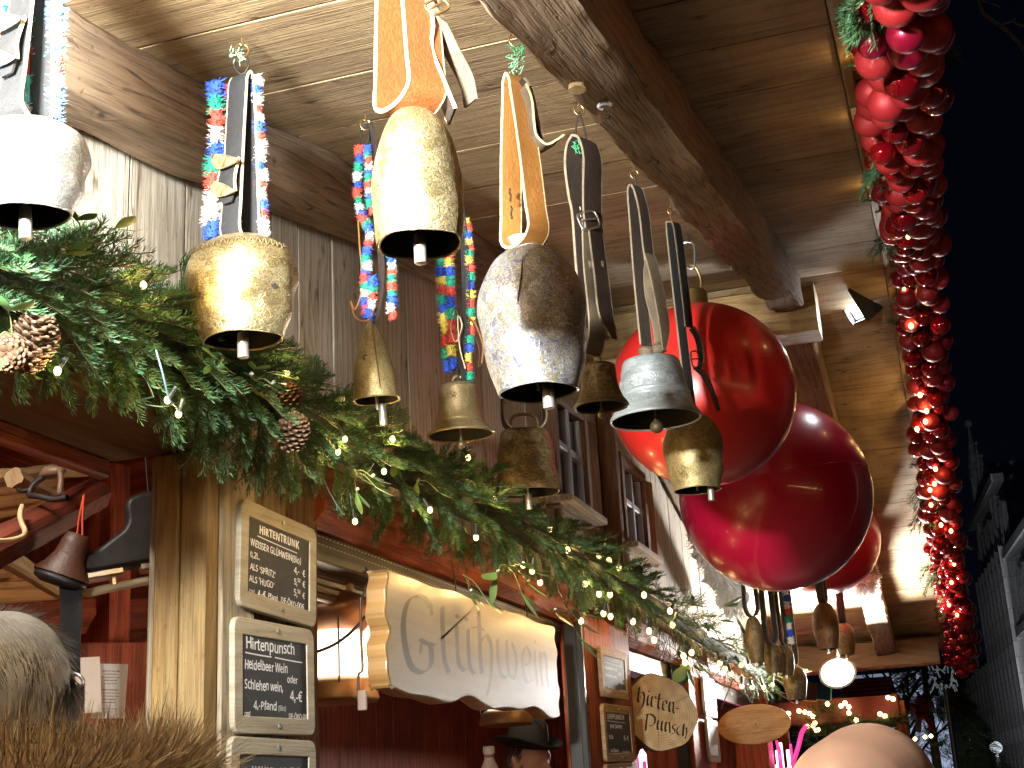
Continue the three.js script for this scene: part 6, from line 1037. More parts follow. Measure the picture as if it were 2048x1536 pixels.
  part('glass', lathe([[0.001, -0.2], [0.042, -0.2], [0.044, -0.19], [0.044, -0.08], [0.038, -0.06], [0.02, -0.02], [0.019, 0.0]], 32), std(0.85, 0.78, 0.76, 0.15), bo); part('cap', lathe([[0.019, 0], [0.024, 0.002], [0.024, 0.022], [0.021, 0.03], [0.001, 0.03]], 28), std(0.85, 0.85, 0.87, 0.35), bo); part('label_band', lathe([[0.0445, -0.16], [0.0446, -0.1]], 32), std(0.55, 0.04, 0.07, 0.5), bo); part('neck_band', lathe([[0.0215, -0.014], [0.0205, -0.004]], 28), std(0.35, 0.2, 0.18, 0.5), bo);
  solo('shelf', 'dark shelf board in the middle hatch under the white capped bottle', 'shelf', plank(0.22, 0.03, 2.4, 'z', 0.004).translate(bp.x - 0.02, bp.y - 0.216, -4.9), M_DARKWOOD);
}
console.log('inside ready');

// ───────────── people ─────────────
function sdf(bones, lo, hi, cell, k = 0.03) {
  const size = hi.clone().sub(lo), S = Math.max(size.x, size.y, size.z), n = Math.min(110, Math.ceil(S / cell) + 4), mc = new MarchingCubes(n, new THREE.MeshStandardMaterial(), false, false, 120000);
  const half = S / 2 * n / (n - 3), c = lo.clone().add(hi).multiplyScalar(0.5), f = mc.field;
  const B = bones.map(([a, b, ra, rb, sx = 1]) => ({ a: V(...a), d: V(...b).sub(V(...a)), l: V(...b).sub(V(...a)).lengthSq() || 1e-9, ra, rb }));
  let i = 0; const p = V(), q = V();
  for (let z = 0; z < n; z++) for (let y = 0; y < n; y++) for (let x = 0; x < n; x++, i++) {
    p.set((x - n / 2) / (n / 2) * half + c.x, (y - n / 2) / (n / 2) * half + c.y, (z - n / 2) / (n / 2) * half + c.z);
    let D = 1e3;
    for (const b of B) { q.copy(p).sub(b.a); const t = clamp(q.dot(b.d) / b.l, 0, 1); const e = q.addScaledVector(b.d, -t).length() - lerp(b.ra, b.rb, t); if (D > 999) D = e; else { const h = clamp(0.5 + 0.5 * (D - e) / k, 0, 1); D = lerp(D, e, h) - k * h * (1 - h); } }
    f[i] = -D;
  }
  mc.isolation = 0; mc.update();
  const g = new THREE.BufferGeometry(), N = mc.count; g.setAttribute('position', new THREE.BufferAttribute(mc.positionArray.slice(0, N * 3), 3)); g.setAttribute('normal', new THREE.BufferAttribute(mc.normalArray.slice(0, N * 3), 3));
  g.scale(half, half, half).translate(c.x, c.y, c.z);
  const w = mergeVertices(g.deleteAttribute('normal'), 1e-4); w.computeVertexNormals(); return w;
}
const box = (b, pad = 0.03) => { const lo = V(9, 9, 9), hi = V(-9, -9, -9); for (const [a, c, r, s] of b) for (const [p, q] of [[a, r], [c, s]]) { lo.min(V(p[0] - q, p[1] - q, p[2] - q)); hi.max(V(p[0] + q, p[1] + q, p[2] + q)); } return [lo.subScalar(pad), hi.addScalar(pad)]; };
const mesh = (b, cell, k) => sdf(b, ...box(b), cell, k);
// figure facing +z, feet at y = 0, height 1.75 before scaling
function figure(name, label, pos, turn, height, o) {
  const g = thing(name, label, 'person', pos, turn); const s = height / 1.75; g.scale.setScalar(s);
  const arm = (k, r0, r1, r2) => [[[k * 0.19, 1.42, -0.01], [k * 0.25, 1.14, -0.02], r0, r1], [[k * 0.25, 1.14, -0.02], [k * 0.24, 0.9, 0.09], r1, r2]];
  const leg = (k, a, b, c) => [[[k * 0.09, 0.92, 0], [k * 0.1, 0.5, 0.02], a, b], [[k * 0.1, 0.5, 0.02], [k * 0.1, 0.09, -0.01], b, c]];
  const head = [[[0, 1.645, -0.018], [0, 1.66, 0.02], 0.083, 0.08], [[0, 1.6, 0.03], [0, 1.56, 0.05], 0.07, 0.045], [[0, 1.52, -0.02], [0, 1.42, -0.02], 0.058, 0.064], [[0, 1.63, 0.1], [0, 1.595, 0.118], 0.008, 0.014], [[-0.028, 1.655, 0.085], [0.028, 1.655, 0.085], 0.014, 0.014], [[-0.02, 1.565, 0.088], [0.02, 1.565, 0.088], 0.012, 0.012],
    [[-0.083, 1.645, -0.005], [-0.086, 1.61, 0.0], 0.014, 0.009], [[0.083, 1.645, -0.005], [0.086, 1.61, 0.0], 0.014, 0.009]];
  const hand = (k) => { const w = [k * 0.24, 0.88, 0.1], l = [[w, [k * 0.238, 0.81, 0.125], 0.03, 0.032]]; for (let i = 0; i < 4; i++) { const z = 0.1 + 0.017 * i, L = [0.06, 0.07, 0.066, 0.05][i]; l.push([[k * 0.235, 0.79, z + 0.008], [k * 0.228, 0.79 - L * 0.6, z + 0.012], 0.0095, 0.009], [[k * 0.228, 0.79 - L * 0.6, z + 0.012], [k * 0.214, 0.79 - L, z + 0.01], 0.009, 0.0078]); } l.push([[k * 0.232, 0.85, 0.135], [k * 0.222, 0.81, 0.165], 0.013, 0.011], [[k * 0.222, 0.81, 0.165], [k * 0.212, 0.78, 0.17], 0.0105, 0.009]); return l; };
  const trunk = [[[0, 0.95, 0], [0, 1.2, 0.0], 0.13, 0.135], [[0, 1.2, 0], [0, 1.36, -0.01], 0.135, 0.13], [[-0.15, 1.42, -0.015], [0.15, 1.42, -0.015], 0.062, 0.062]];
  const skin = [mesh(head, 0.0038, 0.025), mesh(hand(1), 0.0042, 0.006), mesh(hand(-1), 0.0042, 0.006), mesh([...trunk, ...arm(1, 0.05, 0.042, 0.03), ...arm(-1, 0.05, 0.042, 0.03), ...leg(1, 0.08, 0.055, 0.045), ...leg(-1, 0.08, 0.055, 0.045), [[0.1, 0.05, -0.02], [0.1, 0.04, 0.14], 0.04, 0.03], [[-0.1, 0.05, -0.02], [-0.1, 0.04, 0.14], 0.04, 0.03]], 0.018, 0.04)];
  const body = part('body', join(skin), o.skin, g);
  const inf = (b, d) => b.map(([a, c, r, q]) => [a, c, r + d, q + d]);
  part('coat', mesh([...inf(trunk, 0.03), ...inf(arm(1, 0.055, 0.047, 0.038), 0.018), ...inf(arm(-1, 0.055, 0.047, 0.038), 0.018), [[0, 0.95, 0], [0, 0.72, 0], 0.165, 0.18]], 0.017, 0.05), o.coat, g);
  part('trousers', mesh([...inf(leg(1, 0.085, 0.06, 0.055), 0.012), ...inf(leg(-1, 0.085, 0.06, 0.055), 0.012)], 0.016, 0.03), o.trousers || std(0.02, 0.022, 0.03, 0.9), g);
  part('shoes', mesh([[[0.1, 0.055, -0.03], [0.1, 0.045, 0.15], 0.052, 0.042], [[-0.1, 0.055, -0.03], [-0.1, 0.045, 0.15], 0.052, 0.042]], 0.012, 0.02), M_BLACK, g);
  return g;
}
const hairStrands = (seed, n, root, flow, len, r0 = 0.0009) => { // many short tapered strands
  const r = rng(seed), P = [], I = []; 
  for (let i = 0; i < n; i++) { const { p, nrm } = root(r), d = flow(p, nrm, r), L = len * (0.6 + 0.7 * r()), side = d.clone().cross(nrm).normalize().multiplyScalar(r0), sag = V((r() - 0.5) * 0.3, (r() - 0.5) * 0.3, (r() - 0.5) * 0.3); let q = p.clone(), dir = d.clone(); const b = P.length / 3, K = 3;
    for (let k = 0; k <= K; k++) { const w = 1 - k / K * 0.85; P.push(q.x + side.x * w, q.y + side.y * w, q.z + side.z * w, q.x - side.x * w, q.y - side.y * w, q.z - side.z * w); q = q.clone().addScaledVector(dir, L / K); dir.addScaledVector(sag, 0.25).add(V(0, -0.06, 0)).normalize(); }
    for (let k = 0; k < K; k++) { const a = b + k * 2; I.push(a, a + 1, a + 3, a, a + 3, a + 2); } }
  const g = new THREE.BufferGeometry(); g.setAttribute('position', new THREE.Float32BufferAttribute(P, 3)); g.setIndex(I); g.computeVertexNormals(); return g;
};
const SKIN = phys(0.62, 0.36, 0.28, { roughness: 0.5 }), SKIN2 = phys(0.4, 0.235, 0.165, { roughness: 0.38, clearcoat: 0.25, clearcoatRoughness: 0.3 });
{
  // grey-haired customer at the near hatch, face turned to the counter
  const H = 1.83, c = onD(-6, 1366, 2.2), s = H / 1.75, foot = V(c.x, 0, c.z), k = (c.y - 1.655 * s);
  const o = figure('person', 'person with grey hair and a fawn fur hood, standing at the near hatch', V(c.x, 0, c.z), -2.05, H + k, { skin: SKIN, coat: std(0.012, 0.018, 0.035, 0.85) });
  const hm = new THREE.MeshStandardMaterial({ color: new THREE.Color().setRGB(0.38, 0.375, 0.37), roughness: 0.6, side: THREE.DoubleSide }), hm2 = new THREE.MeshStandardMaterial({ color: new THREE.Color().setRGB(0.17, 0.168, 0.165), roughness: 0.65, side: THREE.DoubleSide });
  const hd = V(0, 1.655, 0.0), R = [0.0865, 0.092, 0.103];
  const root = (r) => { for (;;) { const a = r() * 6.283, e = Math.asin(-0.72 + 1.7 * r()), n = V(Math.cos(e) * Math.sin(a), Math.sin(e), Math.cos(e) * Math.cos(a)); if (n.z < 0.62 - Math.max(0, -n.y) * 1.3 && n.y > -0.72) return { p: V(hd.x + n.x * R[0], hd.y + n.y * R[1], hd.z + n.z * R[2] - 0.004), nrm: n }; } };
  const flow = (p, n, r) => { const f = V(0, -0.75, -0.65); f.addScaledVector(n, -f.dot(n)); const cl = Math.sin(p.x * 90 + p.y * 60) * 0.35; return f.normalize().addScaledVector(n, 0.03 + 0.07 * r()).add(V(cl * 0.5 + (r() - 0.5) * 0.2, (r() - 0.5) * 0.14, cl * 0.3)).normalize(); };
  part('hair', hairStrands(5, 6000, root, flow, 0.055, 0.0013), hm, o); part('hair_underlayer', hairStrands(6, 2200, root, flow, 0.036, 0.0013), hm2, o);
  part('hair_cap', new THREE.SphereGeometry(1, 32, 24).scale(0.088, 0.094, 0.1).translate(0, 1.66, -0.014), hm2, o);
  part('collar', new THREE.TorusGeometry(0.108, 0.02, 12, 40).rotateX(Math.PI / 2).scale(1.0, 1.2, 1.0).translate(0, 1.572, -0.03), std(0.01, 0.011, 0.012, 0.95), o);
  part('collar_lining', new THREE.TorusGeometry(0.118, 0.03, 12, 40).rotateX(Math.PI / 2).scale(1.02, 1.5, 1.05).translate(0, 1.51, -0.03), std(0.02, 0.05, 0.11, 0.85), o);
  // fur hood lying over shoulders and back
  const fr = [], C = V(0, 1.5, -0.09), ring = (a) => V(C.x + Math.cos(a) * 0.2, C.y + 0.0 - 0.03 * Math.max(0, Math.sin(a)), C.z + Math.sin(a) * 0.175);
  const tor = []; for (let i = 0; i < 28; i++) tor.push(ring(i / 28 * 6.2832)); part('hood', tube(tor, 0.058, 72, 12, true), std(0.16, 0.11, 0.065, 0.95), o);
  const frt = (r) => { const a = r() * 6.2832, b = r() * 6.2832, cc = ring(a), out = V(Math.cos(a), 0, Math.sin(a)), n = out.multiplyScalar(Math.cos(b)).add(V(0, Math.sin(b), 0)).normalize(); return { p: cc.addScaledVector(n, 0.055), nrm: n }; };
  const ff = (p, n, r) => n.clone().add(V((r() - 0.5) * 0.9, 0.25 + (r() - 0.5) * 0.7, (r() - 0.5) * 0.9)).normalize();
  for (const [sd, n, col, L] of [[11, 7000, [0.42, 0.33, 0.21], 0.05], [12, 3500, [0.22, 0.165, 0.11], 0.045], [13, 1200, [0.58, 0.49, 0.36], 0.066]]) part('fur', hairStrands(sd, n, frt, ff, L, 0.0011), new THREE.MeshStandardMaterial({ color: new THREE.Color().setRGB(...col), roughness: 0.8, side: THREE.DoubleSide }), o);
  // bald passer-by with only the crown in the picture
  const b = onD(1718, 1530, 1.62), top = onD(1718, 1444, 1.62);
  figure('person', 'bald person in a dark jacket whose bare crown shows in front of the market lights', V(b.x, 0, b.z), 2.7, top.y / (1.741 / 1.75), { skin: SKIN2, coat: std(0.02, 0.02, 0.024, 0.85) });
  // stallholder with a felt hat
  const q = onD(1056, 1512, 6.75), f = figure('person', 'stallholder in a black felt hat with a pale feather tuft, behind the counter', V(q.x, 0, q.z), 1.15, q.y * 1.75 / 1.66, { skin: SKIN, coat: std(0.05, 0.02, 0.015, 0.85) });
  const felt = new THREE.MeshStandardMaterial({ color: new THREE.Color().setRGB(0.018, 0.017, 0.016), roughness: 0.95 }), hat = part('hat', (() => { const g = lathe([[0.001, 0.118], [0.04, 0.125], [0.07, 0.12], [0.084, 0.1], [0.1, 0.0], [0.105, -0.004], [0.15, 0.004], [0.158, 0.012], [0.154, 0.016], [0.105, 0.006]].reverse(), 48), p = g.attributes.position; for (let i = 0; i < p.count; i++) { const x = p.getX(i), y = p.getY(i), z = p.getZ(i); p.setXYZ(i, x * 0.92, y - (y > 0.08 ? 0.024 * Math.exp(-x * x / 0.0007) : 0) + (Math.hypot(x, z) > 0.11 ? 0.03 * (Math.abs(x) / 0.15) ** 2 : 0), z * 1.06); } g.computeVertexNormals(); return g; })(), felt, f); hat.position.set(0, 1.7, 0); hat.rotation.x = 0.16;
  part('hat_band', lathe([[0.1, 0.004], [0.0985, 0.024]], 40).scale(0.93, 1, 1.07), std(0.035, 0.03, 0.028, 0.8), hat);
  part('feather_tuft', hairStrands(21, 260, (r) => ({ p: V(0.09 + 0.005 * r(), 0.02 + 0.012 * r(), -0.045 + 0.012 * r()), nrm: V(1, 0, 0) }), (p, n, r) => V(0.3 * (r() - 0.3), 1, -0.35 + 0.4 * (r() - 0.5)).normalize(), 0.08, 0.0014), new THREE.MeshStandardMaterial({ color: new THREE.Color().setRGB(0.6, 0.45, 0.4), roughness: 0.9, side: THREE.DoubleSide }), hat);
  part('hair', hairStrands(22, 1800, (r) => { for (;;) { const a = r() * 6.283, e = Math.asin(-0.55 + 1.2 * r()), n = V(Math.cos(e) * Math.sin(a), Math.sin(e), Math.cos(e) * Math.cos(a)); if (n.z < 0.35 && !(Math.abs(n.x) > 0.9 && n.y < -0.1)) return { p: V(n.x * 0.085, 1.655 + n.y * 0.09, n.z * 0.1), nrm: n }; } }, (p, n, r) => V(n.x * 0.3, -0.8, -0.3).addScaledVector(n, 0.2).normalize(), 0.026, 0.001), new THREE.MeshStandardMaterial({ color: new THREE.Color().setRGB(0.05, 0.04, 0.035), roughness: 0.7, side: THREE.DoubleSide }), f);
}
console.log('people ready');

// ───────────── white fleece under the far soffit ─────────────
{
  const fl = (label, pts, w, n, seed) => { const c = curve(pts), r = rng(seed), list = []; for (let i = 0; i < n; i++) { const p = c.getPoint(i / (n - 1)); list.push(blob(w * (0.7 + 0.6 * r()), seed + i, 0.35, 3, 0.75, 12, 9).translate(p.x + (r() - 0.5) * w, p.y + (r() - 0.5) * w, p.z + (r() - 0.5) * w)); }
    const o = solo('fleece_trim', label, 'fleece', mergeVertices(join(list).deleteAttribute('uv')), std(0.72, 0.72, 0.72, 0.98)); const pl = hairStrands(seed, 1600, (r) => { const p = c.getPoint(r()), n = V(r() - 0.5, r() - 0.8, r() - 0.5).normalize(); return { p: p.addScaledVector(n, w), nrm: n }; }, (p, n, r) => n.clone().add(V(r() - 0.5, r() - 0.5, r() - 0.5)).normalize(), w * 0.9, 0.004); part('wool', pl, new THREE.MeshStandardMaterial({ color: new THREE.Color().setRGB(0.75, 0.75, 0.75), roughness: 0.98, side: THREE.DoubleSide }), o); };
  fl('white fleece trim tucked along the wall under the far rafter', [onX(1406, 1068, -1.45), onX(1425, 1110, -1.45), onX(1452, 1165, -1.45), onX(1470, 1215, -1.45)], 0.08, 26, 3);
  fl('small white fleece bunch hanging from the middle rafter beyond the great baubles', [onSoffit(1722, 1140, 0.12, true), onSoffit(1730, 1165, 0.2, true)], 0.07, 8, 4);
}
// ───────────── bare tree over the lane ─────────────
{
  const tr = thing('bare_tree', 'leafless tree whose thin twigs reach over the lane beside the bauble garland', 'tree', V(4.4, 0, -9.5)), bark = std(0.4, 0.3, 0.23, 0.9), o = tr.position;
  part('trunk', tube([V(0, 0, 0), V(0.05, 1.5, 0), V(-0.05, 3.2, 0.05), V(0.05, 5, 0), V(0, 6.6, 0)], 0.13, 24, 10), bark, tr);
  const r = rng(44);
  for (let i = 0; i < 9; i++) { const y = 2.9 + i * 0.42, a = i * 2.4, p = [V(0, y, 0)]; for (let k = 1; k < 5; k++) p.push(V(Math.cos(a) * 0.45 * k + 0.2 * (r() - 0.5), y + 0.28 * k + 0.15 * (r() - 0.5), Math.sin(a) * 0.45 * k)); const b = part('limb', tube(p, 0.025, 20, 6), bark, tr); for (let t = 0; t < 3; t++) { const q = p[2 + (t % 3)], e = q.clone().add(V(r() - 0.5, r() * 0.7, r() - 0.5).multiplyScalar(1.1)); part('twig', tube([q, q.clone().lerp(e, 0.5).add(V(0.1 * (r() - 0.5), 0.06, 0)), e], 0.008, 8, 5), bark, b); } }
  const Z = -9.2, P = (x, y) => onZ(x, y, Z).sub(o), b = part('limb', tube([V(0, 5.2, 0), P(2300, 30), P(2120, 190), P(2040, 88), P(2005, 55), P(1985, 40), P(1962, 20), P(1950, -30)], 0.013, 60, 6), bark, tr);
  part('twig', tube([P(2000, 50), P(2024, 42), P(2034, 48), P(2050, 52)], 0.008, 16, 5), bark, b); part('twig', tube([P(1965, 0), P(1985, 8), P(2000, 14)], 0.006, 12, 5), bark, b); part('twig', tube([P(2024, 42), P(2030, 36)], 0.006, 4, 5), bark, b);
}
// ───────────── gothic town hall across the square ─────────────
{
  const A = V(6, 0, -60), Bq = V(-6, 0, -200), dir = Bq.clone().sub(A).normalize(), nrm = V(-dir.z, 0, dir.x); if (nrm.x > 0) nrm.negate();
  const onF = (px, py) => { const d = sub(px, py), k = A.clone().sub(EYE).dot(nrm) / d.dot(nrm), p = EYE.clone().addScaledVector(d, k); return [p.clone().sub(A).dot(dir), p.y]; };
  const test = [[1945, 860], [1962, 1000], [1985, 1290], [2040, 1150], [1920, 1345], [2048, 1400], [1960, 1450]].map((q) => onF(...q).map((v) => v.toFixed(1)).join('/')); console.log('facade', test.join('  '));
  const th = thing('town_hall', 'dark gothic stone town hall with gables and pinnacles across the square', 'building', A.clone(), 0), q = Math.atan2(-dir.z, dir.x); th.rotation.y = q; // local x runs along the facade, local z outwards
  const zs = nrm.clone().applyAxisAngle(V(0, 1, 0), -q).z > 0 ? 1 : -1;
  const stone = (() => { const m = dataTex(256, 256, (i, j) => { const r = Math.floor(j / 16), x = (i + (r % 2) * 16) % 256, k = 120 + 46 * hash2(Math.floor(x / 32), r, 4) + 30 * pn(i / 6, j / 6, 42, 42, 3) - ((i % 32 < 1 || j % 16 < 1) ? 30 : 0); return [k, k * 0.98, k * 0.95]; }, true); const s = new THREE.MeshStandardMaterial({ map: m, roughness: 0.9 }); return s; })();
  const dk = std(0.02, 0.02, 0.025, 0.3);
  const sp = onF(1945, 860), gx = sp[0], gy = sp[1], wl = onF(1986, 1292), low = wl[1];
  const shp = new THREE.Shape(), w = 11; shp.moveTo(gx - w, 0); shp.lineTo(gx + w * 0.5, 0); shp.lineTo(gx + w * 0.5, gy * 0.62); for (let i = 1; i <= 5; i++) { const xx = gx + w * 0.5 - (w * 0.5 - 0.8) * i / 5; shp.lineTo(xx, gy * (0.62 + 0.052 * (i - 1))); shp.lineTo(xx, gy * (0.62 + 0.052 * i)); } shp.lineTo(gx - 0.8, gy * 0.88); for (let i = 5; i >= 1; i--) { const xx = gx - 0.8 - (w - 0.8) * (6 - i) / 6; shp.lineTo(xx, gy * (0.62 + 0.052 * i)); shp.lineTo(xx, gy * (0.62 + 0.052 * (i - 1))); } shp.lineTo(gx - w, gy * 0.6);
  const eg = new THREE.ExtrudeGeometry(shp, { depth: 8, bevelEnabled: false }); part('gable_front', zs > 0 ? eg.translate(0, 0, -8) : eg, stone, th);
  const uvFix = (g) => { const u = g.attributes.uv; for (let i = 0; i < u.count; i++) u.setXY(i, u.getX(i) / 6, u.getY(i) / 6); }; uvFix(eg);
  const wing = (x0, x1, h, name) => { const g = new THREE.BoxGeometry(x1 - x0, h, 8); const u = g.attributes.uv; for (let i = 0; i < u.count; i++) u.setXY(i, u.getX(i) * (x1 - x0) / 6, u.getY(i) * h / 6); const m = part(name, g.translate((x0 + x1) / 2, h / 2, -zs * 4.2), stone, th); const rg = new THREE.CylinderGeometry(0.01, 4.6, 3.6, 4, 1).rotateY(Math.PI / 4); part('roof', new THREE.CylinderGeometry(0.05, 4.4, 3.2, 4).rotateY(Math.PI / 4).scale((x1 - x0) / 6.4, 1, 1).translate((x0 + x1) / 2, h + 1.5, -zs * 4.2), std(0.03, 0.025, 0.025, 0.8), m); return m; };
  wing(gx + w * 0.5, gx + w * 0.5 + 90, low * 0.92, 'long_wing'); wing(-45, gx - w, gy * 0.55, 'near_wing');
  const pin = (x, y0, y1, r) => part('pinnacle', [new THREE.ConeGeometry(r, y1 - y0, 6).translate(x, (y0 + y1) / 2, zs * 0.2), new THREE.BoxGeometry(r * 1.6, 1.6, r * 1.6).translate(x, y0 - 0.6, zs * 0.2), new THREE.SphereGeometry(r * 0.5, 8, 6).translate(x, y1, zs * 0.2)], stone, th);
  pin(gx, gy * 0.86, gy * 1.02, 0.55); for (let i = 1; i <= 5; i++) { pin(gx + w * 0.5 - (w * 0.5 - 0.8) * i / 5 - 0.1, gy * (0.62 + 0.052 * i), gy * (0.68 + 0.052 * i), 0.25); pin(gx - 0.8 - (w - 0.8) * (6 - i) / 6 + 0.2, gy * (0.62 + 0.052 * i), gy * (0.68 + 0.052 * i), 0.25); }
  for (let x = gx + w * 0.5 + 4; x < gx + 70; x += 7) pin(x, low * 0.92, low * 1.12, 0.3);
  // cornices, pointed windows
  for (const [x0, x1, ys] of [[gx - w, gx + w * 0.5, [5, 9.5, 14, 18.5]], [gx + w * 0.5, gx + w * 0.5 + 88, [5, 9.5, low * 0.9]], [-44, gx - w, [5, 9.5, 14]]]) for (const y of ys) part('cornice', new THREE.BoxGeometry(x1 - x0 - 0.02, 0.5, 0.7).translate((x0 + x1) / 2, y, zs * 0.36), stone, th);
  const ws = (x, y, wd, h) => { const s = new THREE.Shape(); s.moveTo(-wd / 2, 0); s.lineTo(wd / 2, 0); s.lineTo(wd / 2, h * 0.7); s.quadraticCurveTo(wd / 2, h * 0.9, 0, h); s.quadraticCurveTo(-wd / 2, h * 0.9, -wd / 2, h * 0.7); const g = new THREE.ExtrudeGeometry(s, { depth: 0.06, bevelEnabled: false }).translate(x, y, zs > 0 ? 0.005 : -0.065), m = part('window', g, dk, th); part('surround', [mvb(0.22, h * 0.75, x - wd / 2 - 0.1, y + h * 0.37), mvb(0.22, h * 0.75, x + wd / 2 + 0.1, y + h * 0.37), mvb(0.14, h * 0.8, x, y + h * 0.42), mvb(wd + 0.7, 0.24, x, y - 0.1)], stone, m); };
  const mvb = (a, b, x, y) => new THREE.BoxGeometry(a, b, 0.3).translate(x, y, zs * 0.16);
  for (let x = gx - w + 1.4; x < gx + w * 0.5 - 0.6; x += 2.1) for (const y of [1, 5.8, 10.3, 14.8]) ws(x, y, 1.1, 3.2);
  for (let x = gx + w * 0.5 + 1.6; x < gx + 60; x += 2.6) for (const y of [1, 5.8]) ws(x, y, 1.2, 3.2);
  for (let x = gx - w - 1.5; x > gx - w - 26; x -= 2.2) for (const y of [1, 5.8, 10.3]) ws(x, y, 1.1, 3.2);
  for (let i = 0; i < 3; i++) ws(gx - 2.5 + 2.5 * i, gy * 0.64, 0.8, 2.6);
  for (let x = gx - w + 0.35; x < gx + w * 0.5; x += 2.1) part('buttress', new THREE.BoxGeometry(0.34, gy * 0.6, 0.9).translate(x, gy * 0.3, zs * 0.46), stone, th);
  for (let x = gx + w * 0.5 + 0.3; x < gx + 60; x += 2.6) part('buttress', new THREE.BoxGeometry(0.34, low * 0.88, 0.9).translate(x, low * 0.44, zs * 0.46), stone, th);
  for (let x = gx - w; x < gx + w * 0.5; x += 1.05) part('blind_arch', new THREE.ConeGeometry(0.3, 1.5, 4).translate(x, gy * 0.6, zs * 0.5), stone, th);
  // street lamp with white globes, lit
  const lp = onD(1922, 1400, 44), lamp = thing('street_lamp', 'slender street lamp post with three white globes in the square', 'street lamp', V(lp.x, 0, lp.z));
  const ht = lp.y + 0.1; part('post', lathe([[0.001, ht], [0.06, ht - 0.02], [0.08, ht - 0.6], [0.1, ht * 0.5], [0.14, 0.8], [0.2, 0.7], [0.22, 0]].reverse(), 16), std(0.3, 0.34, 0.33, 0.6), lamp);
  for (const [x, y] of [[0.28, -0.22], [0.62, -0.62], [-0.34, -0.55]]) { part('arm', tube([V(0, y - 0.1 + 0.2, 0), V(x * 0.5, y + 0.4, 0), V(x, y + 0.22, 0)], 0.03, 10, 6), std(0.3, 0.34, 0.33, 0.6), lamp); part('lamp_globe', blob(0.2, 3, 0.03).scale(1, 1.15, 1).translate(x, y, 0), glow(new THREE.Color(0.82, 0.9, 1), 0.55), lamp); const L = new THREE.PointLight(new THREE.Color(0.82, 0.9, 1), 60); L.position.set(x, y, 0); L.shadow.radius = 10; lamp.add(L); }
  for (const [px, py, d, I, lab] of [[1992, 1495, 60, 150, 'low street lamp with a white globe in front of the town hall gable'], [2120, 1480, 72, 240, 'street lamp with a white globe by the near wing of the town hall']]) { const p = onD(px, py, d), m = thing('street_lamp', lab, 'street lamp', V(p.x, 0, p.z)); part('post', lathe([[0.001, p.y - 0.2], [0.06, p.y - 0.2], [0.09, 1.5], [0.16, 0]].reverse(), 14), M_IRON, m); part('lamp_globe', blob(0.24, 4, 0.03).translate(0, p.y, 0), glow(new THREE.Color(0.8, 0.88, 1), 0.9), m); const L = new THREE.PointLight(new THREE.Color(0.86, 0.9, 1), I); L.position.set(0, p.y, 0); L.shadow.radius = 12; m.add(L); }
}
